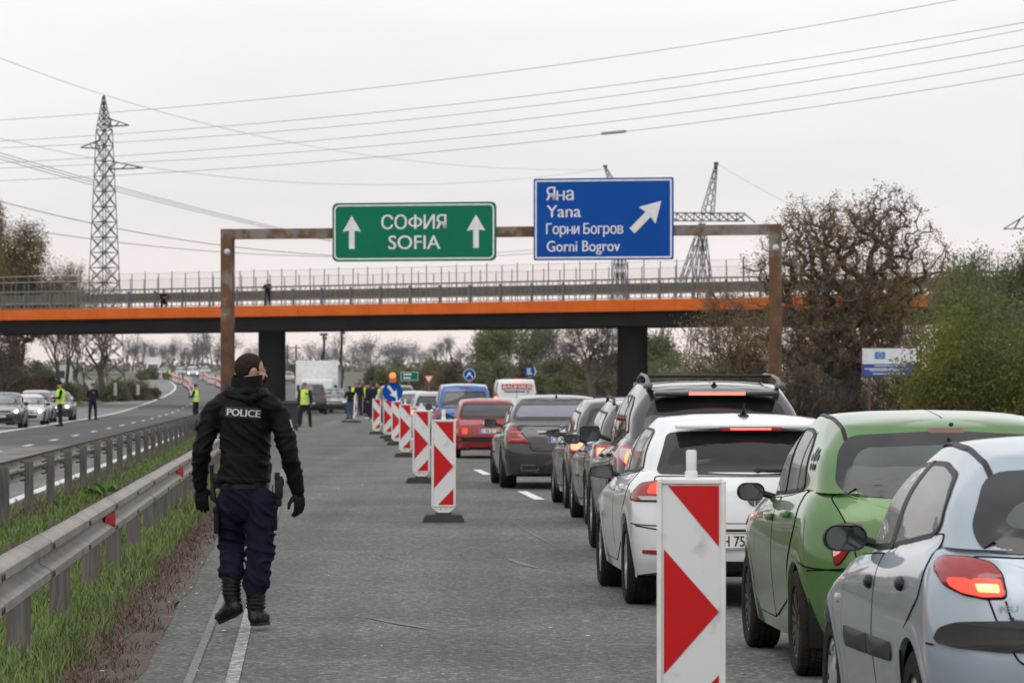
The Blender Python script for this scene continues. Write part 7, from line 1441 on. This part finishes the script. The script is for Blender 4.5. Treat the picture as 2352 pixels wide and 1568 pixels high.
# trousers
mb = MB(); mb.tube([OC(434, 715, 0), OC(434, 760, 0), OC(434, 830, 0), OC(436, 890, 0), OC(436, 940, 0)], [(.168, .105), (.176, .112), (.180, .118), (.150, .105), (.08, .07)], 24)
for a, b, d, xo in ((Lh, Lk, OC(361, 1212, .02), -1), (Rh, Rk, OC(488, 1288, -.02), 1)):
    limb(mb, [a + Vector((0, -.01, 0)), up(a, b, .5), b, up(b, d, .5), up(b, d, .9), d], [.104, .097, .092, .085, .085, .078], 18)
mb.ico(OC(368, 835, -.02), .096, 2); mb.ico(OC(502, 840, -.03), .096, 2)
tr_ = fuse(mb, .0085, 'trousers', TROU, po, 4, .0125, 9., 5)
mb = MB()
for cx, cy, e in ((287, 945, -1), (581, 930, 1)): mb = MB(); q = OC(cx, cy, .02); mb.rbox(q, (.035, .13, .16), .016); mb.rbox(q + Vector((e * .004, 0, .075)), (.038, .135, .045), .014); mb.build('cargo_pocket', TROU, po, True)
mb = MB(); mb.lathe([(.0, 0)], (0, 0, 0)) if False else None
mb.tube([OC(434, 742, 0), OC(434, 776, 0)], [(.184, .122), (.186, .124)], 28); mb.build('belt', GUN, po, True)
# boots
def boot(sh0, sh1, heel, toe, n, tilt):
    mb = MB(); heel = Vector(heel); toe = Vector(toe); d = (toe - heel); mid = heel + d * .45 + Vector(n) * .035
    limb(mb, [sh0, up(sh0, sh1, .5), sh1], [.066, .060, .058], 14); mb.tube([sh1 + Vector((0, 0, .01)), up(sh1, heel, .55) + d * .06, heel + d * .12 + Vector(n) * .04], [.057, .056, .050], 14)
    mb.tube([heel + Vector(n) * .045, heel + d * .3 + Vector(n) * .055, heel + d * .65 + Vector(n) * .045, heel + d * .92 + Vector(n) * .034], [(.048, .046), (.052, .050), (.050, .038), (.036, .026)], 14); mb.ico(heel + d * .92 + Vector(n) * .034, .034, 2); mb.ico(heel + Vector(n) * .045, .047, 2)
    b = fuse(mb, .008, 'boot', BOOT, po, 2, .003, 22.); mb = MB()
    for k in range(5): c0 = up(sh0, sh1, .12 + .19 * k); mb.lathe([(.057, -.010), (.0655, -.006), (.0665, 0), (.0655, .006), (.057, .010)], c0, 'Z', 22)
    rb = mb.build('boot_padding', BOOT, po, True); rb.parent = b; rb['kind'] = 'stuff'
    sdv = d.cross(Vector(n)).normalized(); mb = MB(); pl = []
    for s_, w_ in ((-.10, .018), (-.06, .032), (.1, .040), (.4, .037), (.7, .044), (.92, .036), (1.02, .018)): pl.append((s_, w_))
    pts = [heel + d * s_ + sdv * w_ for s_, w_ in pl] + [heel + d * s_ - sdv * w_ for s_, w_ in reversed(pl)]; N_ = len(pts)
    mb.add([p + Vector(n) * .016 for p in pts] + [p - Vector(n) * .006 for p in pts], [tuple(range(N_)), tuple(range(2 * N_ - 1, N_ - 1, -1))] + [(i, i + N_, (i + 1) % N_ + N_, (i + 1) % N_) for i in range(N_)]); so_ = mb.build('sole', mk('boot_sole', (.012, .012, .012), .75), po); so_.parent = b
    return b
boot(OC(361, 1222, .02), OC(362, 1322, .01), OC(402, 1412, .0), OC(296, 1461, .15), Vector((-.42, -.30, .86)).normalized(), 0)
boot(OC(489, 1290, -.02), OC(487, 1392, -.02), OC(487, 1470, -.05), OC(530, 1471, .17), Vector((0, 0, 1)), 0)
# gloves, wrist gap, belt kit
mb = MB(); hand(mb, Lw + Vector((.006, 0, -.012)), (.06, .06, -1), 1, (.15, 1, .0), 1.12, .34); mb.tube([Lw + Vector((0, 0, .03)), Lw + Vector((.004, 0, -.03))], [.042, .037], 10); fuse(mb, .0052, 'glove', GLOV, po, 1)
mb = MB(); hand(mb, Rw + Vector((.008, 0, -.014)), (.05, .08, -1), -1, (-.75, .65, .0), 1.12, .50); mb.tube([Rw + Vector((0, 0, .03)), Rw + Vector((.006, 0, -.028))], [.042, .037], 10); fuse(mb, .0052, 'glove', GLOV, po, 1)
mb = MB(); mb.lathe([(.034, -.004), (.037, 0), (.034, .004)], Rw + Vector((.006, 0, -.024)), 'Z', 16); mb.build('wristband', mk('pale_band', (.35, .32, .30), .5), po)
mb = MB(); mb.tube([OC(262, 655, -.05), OC(264, 664, -.05), OC(264, 668, -.05), OC(268, 760, -.05), OC(271, 768, -.05), OC(277, 832, -.05)], [.017, .019, .012, .0125, .016, .0145], 10); mb.build('baton', GUN, po, True)
for cy in (690, 705, 720, 735): pass
mb = MB(); mb.lathe([(0, -.026), (.034, -.022), (.040, -.005), (.040, .014)], OC(296, 722, -.075), 'Y', 18); mb.rbox(OC(292, 745, -.055), (.05, .05, .075), .012); mb.rbox(OC(268, 800, -.045), (.03, .03, .09), .008); mb.build('belt_pouch', GUN, po, True)
mb = MB(); mb.rbox(OC(606, 768, -.02), (.052, .10, .15), .014); mb.rbox(OC(603, 838, .0), (.042, .075, .08), .014); mb.rbox(OC(598, 712, -.05), (.034, .05, .055), .010); mb.rbox(OC(621, 745, -.03), (.03, .045, .05), .008); mb.box(OC(574, 785, -.03), (.006, .02, .07)); mb.build('holster', GUN, po, True)
# ------------------------------------------------------------------ everyone else
def person(label, loc, rz, jacket, trousers, vest=False, cap=None, hairm=None, pose='down', H=1.78, group=None, legs=.13, long_hair=False, skin=SKIN, patch=False, vx=.022):
    s = H / 1.78; root = thing('person', label, 'person', loc, rz, group); V = lambda x, y, z: Vector((x * s, y * s, z * s)); hc = V(0, .02, 1.655)
    if pose == 'crouch': dz = -.48; lean = .30
    elif pose == 'bow': dz = 0; lean = .06
    else: dz = 0; lean = 0
    T = lambda x, y, z: V(x, y + lean * max(0, (z - .95)) / .7, z + dz) if z > .8 else V(x, y, z)
    hc = T(0, .02, 1.655); arms = {}
    for e in (-1, 1):
        if pose in ('front', 'bow'): arms[e] = [T(e * .20, 0, 1.42), T(e * .25, .06, 1.15), T(e * .13, .32, 1.14)]
        elif pose == 'hip' and e > 0: arms[e] = [T(e * .20, 0, 1.42), T(e * .36, -.04, 1.2), T(e * .2, .08, 1.02)]
        elif pose == 'lean': arms[e] = [T(e * .20, 0, 1.42), T(e * .27, .10, 1.20), T(e * .10, .22, 1.38)]
        elif pose == 'crouch': arms[e] = [T(e * .20, 0, 1.42), T(e * .27, .2, 1.18), T(e * .12, .38, 1.22)]
        else: arms[e] = [T(e * .20, 0, 1.42), T(e * .255, -.02, 1.13), T(e * .25, .06, .90)]
    if pose == 'crouch': leg = {e: [V(e * .10, -.05, .36), V(e * .17, .32, .48), V(e * .14, .10, .08)] for e in (-1, 1)}
    else: leg = {e: [T(e * .09, 0, .90), V(e * (legs + .0), .03, .50), V(e * (legs + .02), -.01, .08)] for e in (-1, 1)}
    mb = MB(); head_mb(mb, hc, 0, s * 1.0); limb(mb, [T(0, 0, 1.58), T(0, 0, 1.45)], [.056 * s, .06 * s], 8); mb.tube([T(0, 0, 1.47), T(0, 0, 1.2), T(0, 0, .95)], [(.14 * s, .085 * s), (.13 * s, .085 * s), (.13 * s, .09 * s)], 10)
    for e in (-1, 1):
        limb(mb, arms[e], [.048 * s, .04 * s, .03 * s], 7); limb(mb, leg[e], [.075 * s, .055 * s, .042 * s], 7); w, el_ = arms[e][2], arms[e][1]; hand(mb, w, (w - el_).normalized(), -e, (-e, .2, .1), s, .35); limb(mb, [leg[e][2] + V(0, -.03, -.04), leg[e][2] + V(e * .03, .16, -.045)], [.04 * s, .034 * s], 7)
    fuse(mb, vx, 'body', skin, root, 1)
    mb = MB(); mb.tube([T(0, 0, 1.51), T(0, 0, 1.42), T(0, 0, 1.2), T(0, 0, .92)], [(.10 * s, .08 * s), (.19 * s, .12 * s), (.18 * s, .125 * s), (.19 * s, .13 * s)], 12)
    for e in (-1, 1): limb(mb, arms[e], [.07 * s, .06 * s, .047 * s], 8)
    j = fuse(mb, vx, 'jacket', jacket, root, 2, .006, 9., rz)
    mb = MB(); hz = leg[1][0]; mb.tube([hz * .0 + Vector((0, hz.y, hz.z + .08 * s)), Vector((0, hz.y, hz.z - .06 * s))], [(.165 * s, .12 * s), (.16 * s, .12 * s)], 10)
    for e in (-1, 1): limb(mb, leg[e], [.098 * s, .082 * s, .068 * s], 8)
    fuse(mb, vx, 'trousers', trousers, root, 2, .006, 9.)
    for e in (-1, 1): mb = MB(); a = leg[e][2]; mb.rbox(a + V(e * .02, .06, -.035), (.10 * s, .29 * s, .09 * s), .03 * s, 2, -e * .12); mb.build('shoe', BOOT, root, True)
    if vest:
        mb = MB(); mb.tube([T(0, 0, 1.50), T(0, 0, 1.42), T(0, 0, 1.2), T(0, 0, .90)], [(.13 * s, .10 * s), (.20 * s, .135 * s), (.20 * s, .145 * s), (.215 * s, .155 * s)], 16, cap=False); v_ = mb.build('vest', VEST, root, True, 80); mb = MB()
        for z in (1.16, 1.02): mb.tube([T(0, 0, z + .025), T(0, 0, z - .025)], [(.209 * s, .153 * s), (.212 * s, .156 * s)], 16, cap=False)
        b_ = mb.build('reflective_band', BAND, root, True); b_.parent = v_
    if patch:
        mb = MB(); mb.box(T(0, -.148 if vest else -.125, 1.33), (.20 * s, .02, .06 * s)); mb.build('back_patch', mk('grey_lettering', (.22, .22, .24), .6) if not vest else mk('patch_black', (.01, .01, .014)), root)
    f = lambda x, y, z: hc + Vector((x * s, y * s, z * s))
    if cap:
        mb = MB(); mb.lathe([(.0, .135), (.05, .132), (.085, .10), (.095, .055), (.096, .035)], hc + V(0, -.005, 0), 'Z', 16); mb.rbox(hc + V(0, .12, .045), (.14 * s, .10 * s, .016 * s), .007 * s); mb.build('cap', cap, root, True)
    else:
        mb = MB(); hair_mb(mb, f, hc, 0, s, thick=1.08); 
        if long_hair: mb.tube([hc + V(0, -.06, .05), hc + V(0, -.10, -.06), hc + V(0, -.11, -.22), hc + V(0, -.09, -.30)], [(.07 * s, .05 * s), (.10 * s, .05 * s), (.10 * s, .04 * s), (.05 * s, .03 * s)], 10)
        mb.build('hair', hairm or HAIR, root, True, 180)
    return root
def PG(u, y): return Vector(((u - 1176) * y / FP, y, zg(y)))
person('person in yellow vest and red cap with legs apart, seen from behind by the bins', PG(700, 161), .1, DARKN, DARKN, True, REDCAP, legs=.20, H=1.80, patch=True)
person('person in a yellow vest and black cap leaning to a car in the oncoming queue', PG(139, 164), pi / 2 + .2, CAPM, DARKN, True, CAPM, pose='front', H=1.82)
person('person in dark uniform standing alone on the left shoulder, seen from behind', PG(213, 193), .1, DARKN, DARKN, False, CAPM, pose='front', H=1.78, patch=True)
person('person in a yellow vest standing beyond the median barrier beside the rusty gantry post', PG(450, 198), 1.1, DARKN, DARKN, True, CAPM, pose='front', H=1.74)
person('person in black top and blue jeans with long dark hair in the checkpoint group', PG(803, 200), .5, CAPM, JEAN, False, None, pose='front', H=1.66, long_hair=True, legs=.08)
person('tall person in navy uniform right of the person in jeans', PG(824.5, 219), -.4, DARKN, DARKN, False, None, hairm=mk('brown_hair', (.10, .06, .04), .8), H=1.86, legs=.09)
person('person in a yellow vest half hidden behind the person in jeans', PG(814, 226), 2.6, CAPM, DARKN, True, None, H=1.80, legs=.10)
person('person in dark uniform and cap in the middle of the checkpoint group', PG(846, 214), 1.8, DARKN, DARKN, False, CAPM, pose='hip', H=1.82, legs=.12)
person('person in navy uniform with back turned at the right of the checkpoint group', PG(857, 203), .2, DARKN, DARKN, False, None, H=1.80, legs=.10)
person('person in dark clothes half hidden behind the end of the beacon row', PG(867, 222), 2.8, CAPM, DARKN, False, None, H=1.80, legs=.10)
person('person in a yellow vest standing among the last beacons of the row', PG(875, 178), .3, DARKN, DARKN, True, None, pose='hip', H=1.82, legs=.08)
person('person in a yellow vest at the back of the checkpoint group', PG(839, 230), -.9, DARKN, DARKN, True, CAPM, H=1.78, legs=.10)
y = 540; person('tiny person in a yellow vest among the far traffic at left', PG(390, y), pi, DARKN, DARKN, True, None, H=1.75, vx=.04)
def onbridge(u, d): 
    k = (u - 1176) / FP; b = BP(0, d); s = (b.x - k * b.y) / (k * bu.y - bu.x); q = BP(s, d, 6.84); return q
person('person in dark clothes standing on the bridge walkway left of the green sign', onbridge(615, .44), pi - .3, CAPM, DARKN, False, None, pose='lean', H=1.80)
person('person crouching behind the bridge railing near the lattice pylon', onbridge(375, .44), pi + .3, CAPM, DARKN, False, None, pose='crouch', H=1.78)
# ================================================================== BEACONS, BINS
BRED = mk('beacon_red', (.47, .004, .006), .45, col2=(.42, .003, .005), scale=4, spec=.25); BWHT = mk('beacon_white', (.58, .59, .60), .45, col2=(.34, .34, .34), scale=7, detail=9, lo=.24, hi=.42); BFRM = mk('beacon_frame', (.66, .66, .64), .5, col2=(.55, .54, .51), scale=7, detail=8); RUB = mk('rubber_base', (.045, .041, .038), .9)
def beacon(label, loc, rz=0., tilt=0., group=None, base_=True):
    root = thing('traffic_beacon', label, 'beacon', loc, rz, group); w, h, z0 = .246, 1.0, .20; zt = z0 + h + .022; W2 = .29
    mb = MB(); n = Vector((0, 1, 0))
    # rounded frame with a pointed foot
    P = [(-W2 / 2, z0 - .02), (-.04, .095), (.04, .095), (W2 / 2, z0 - .02)] + [(W2 / 2 - .022 + .022 * cos(a), zt - .022 + .022 * sin(a)) for a in np.linspace(0, pi / 2, 5)] + [(-W2 / 2 + .022 + .022 * cos(a), zt - .022 + .022 * sin(a)) for a in np.linspace(pi / 2, pi, 5)]
    mb.prism(P, (0, 0, 0), X3, Z3, (0, 1, 0), .05); body = mb.build('frame', BFRM, root)
    mb = MB(); o = Vector((0, -.003, z0)); mb.prism([(-w / 2, 0), (w / 2, 0), (w / 2, h), (-w / 2, h)], o, X3, Z3, n, .003); mb.build('panel', BWHT, root)
    T = lambda pts: [(-w / 2 + p[0] * w, h - p[1]) for p in pts]
    for pts in ([(.10, .006), (.97, .006), (.97, .262)], [(.03, .272), (.97, .535), (.03, .798)], [(.97, .80), (.97, .994), (.22, .994)]): mb = MB(); flat(mb, T(pts), o + Vector((0, -.003, 0)), X3, Z3); mb.build('red_marking', BRED, root)
    mb = MB()    # raised rim round the panel
    for c, d in (((-W2 / 2 + .011, -.006, z0 + h / 2), (.022, .012, h + .03)), ((W2 / 2 - .011, -.006, z0 + h / 2), (.022, .012, h + .03)), ((0, -.006, zt - .011), (W2 - .046, .012, .022)), ((0, -.006, z0 - .008), (W2 - .046, .012, .016))): mb.rbox(c, d, .004, 1)
    mb.build('rim', BFRM, root)
    mb = MB(); mb.tube([(0, .025, zt - .01), (0, .025, zt + .03), (0, .025, zt + .034), (0, .025, zt + .115), (0, .025, zt + .122)], [(.026, .028), (.026, .028), (.021, .023), (.022, .024), (.016, .018)], 10); mb.build('lamp_peg', BFRM, root, True, 50)
    mb = MB()
    for x in (-.035, .035): mb.lathe([(0, -.006), (.008, -.005), (.009, 0)], (x, 0, z0 - .045), 'Y', 8)
    q = mb.build('rivet', mk('rivet', (.2, .2, .2), .5), root); q['kind'] = 'stuff'
    if base_:
        mb = MB(); prf = [(-.245, 0), (.245, 0), (.245, .03), (.205, .092), (.115, .092), (.105, .07), (-.105, .07), (-.115, .092), (-.205, .092), (-.245, .03)]
        mb.prism(prf, (0, -.20, 0), X3, Z3, (0, 1, 0), .78); mb.rbox((0, .05, .085), (.2, .2, .06), .012); mb.build('base', RUB, root)
    if tilt: root.rotation_euler = (0, tilt, rz)
    return root
GB = 'red and white beacons dividing the queue from the officer'
def at(u, y): return ((u - 1176) * y / FP, y, zg(y))
b0 = beacon('nearest red and white beacon in front of the white car, cut by the bottom edge', at(1588, 16.75), -.03, 0, GB)
sc_ = [('second nearest beacon, whole with its rubber base left of the black saloon', 1019, 47.6, .02), ('third beacon from the camera, with scuffed lower panel', 967.5, 67, -.04), ('fourth beacon from the camera, left of the red saloon', 931, 92, .05), ('fifth beacon from the camera, half hidden behind the fourth', 911, 111, -.1), ('sixth beacon from the camera, below the keep-right sign', 890.5, 126, .06), ('farthest beacon of the row with its whole dark base showing', 865, 136.5, -.05)]
for l, u, y, r in sc_: dup(b0, at(u, y), r, l)
b = dup(b0, at(816, 181), 1.25, 'slim side view of a leaning beacon beside the person in jeans'); b.rotation_euler = (0, .10, 1.2)
mb = MB(); random.seed(5)
fl = []
pts = [(300, 858), (309, 857), (316, 859), (328, 861), (342, 866), (358, 868), (369, 869), (383, 871), (391, 874), (400, 878.5), (408, 881), (415, 883), (425, 888), (433, 893), (438, 899), (439, 905), (441, 911), (396, 876), (405, 880), (429, 890), (436, 896)]
pts2 = [(461, 874), (470, 873), (480, 882), (491, 884), (500, 888), (507, 892), (475, 878), (486, 883), (513, 897), (504, 890)]
for i, (u, v) in enumerate(pts + pts2):
    y = ydist(v); b = dup(b0, at(u, y), random.uniform(-.5, .5), 'small red and white beacon in the far left row curving along the oncoming road' if i < len(pts) else 'small red and white beacon in the far right row along the oncoming road', 'far beacons along the oncoming road, left row' if i < len(pts) else 'far beacons along the oncoming road, right row')
BIN = mk('bin_plastic', (.024, .026, .031), .55, col2=(.018, .019, .023))
def bin_(label, loc, rz):
    root = thing('wheelie_bin', label, 'bin', loc, rz); mb = MB(); A = [(-.27, -.32), (.27, -.32), (.27, .32), (-.27, .32)]; Bq = [(-.33, -.40), (.33, -.40), (.33, .40), (-.33, .40)]
    mb.add([(x, y, .06) for x, y in A] + [(x, y, 1.0) for x, y in Bq], [(3, 2, 1, 0), (0, 1, 5, 4), (1, 2, 6, 5), (2, 3, 7, 6), (3, 0, 4, 7)]); mb.box((0, -.41, .97), (.70, .05, .06)); mb.build('body', BIN, root)
    mb = MB(); mb.rbox((0, .0, 1.035), (.74, .86, .055), .02); mb.tube([(-.25, -.47, 1.02), (.25, -.47, 1.02)], .018, 6); mb.build('lid', BIN, root, True)
    for x in (-.30, .30): mb = MB(); mb.lathe([(0, -.03), (.09, -.03), (.1, 0), (.09, .03), (0, .03)], (x, -.30, .10), 'X', 14); mb.build('wheel', TYRE, root)
    return root
bin_('dark plastic bin just right of the walking officer shoulder', at(662, 148), .1); bin_('second dark bin farther back behind the first', at(676, 166), -.15)
# ------------------------------------------------------------------ air
HZ = bpy.data.materials.new('haze'); HZ.use_nodes = True; n = HZ.node_tree.nodes; n.clear(); o_ = n.new('ShaderNodeOutputMaterial'); pv = n.new('ShaderNodeVolumePrincipled')
pv.inputs['Density'].default_value = .00005; pv.inputs['Color'].default_value = (.90, .91, .93, 1); pv.inputs['Anisotropy'].default_value = .2; HZ.node_tree.links.new(pv.outputs[0], o_.inputs['Volume'])
mb = MB(); mb.add([(x, y, z) for x in (-9600, 9600) for y in (-200, 12600) for z in (-2.5, 48)], [(0, 1, 3, 2), (4, 6, 7, 5), (0, 4, 5, 1), (2, 3, 7, 6), (0, 2, 6, 4), (1, 5, 7, 3)])
tag(mb.build('haze', HZ), kind='stuff'); S.cycles.volume_bounces = 1
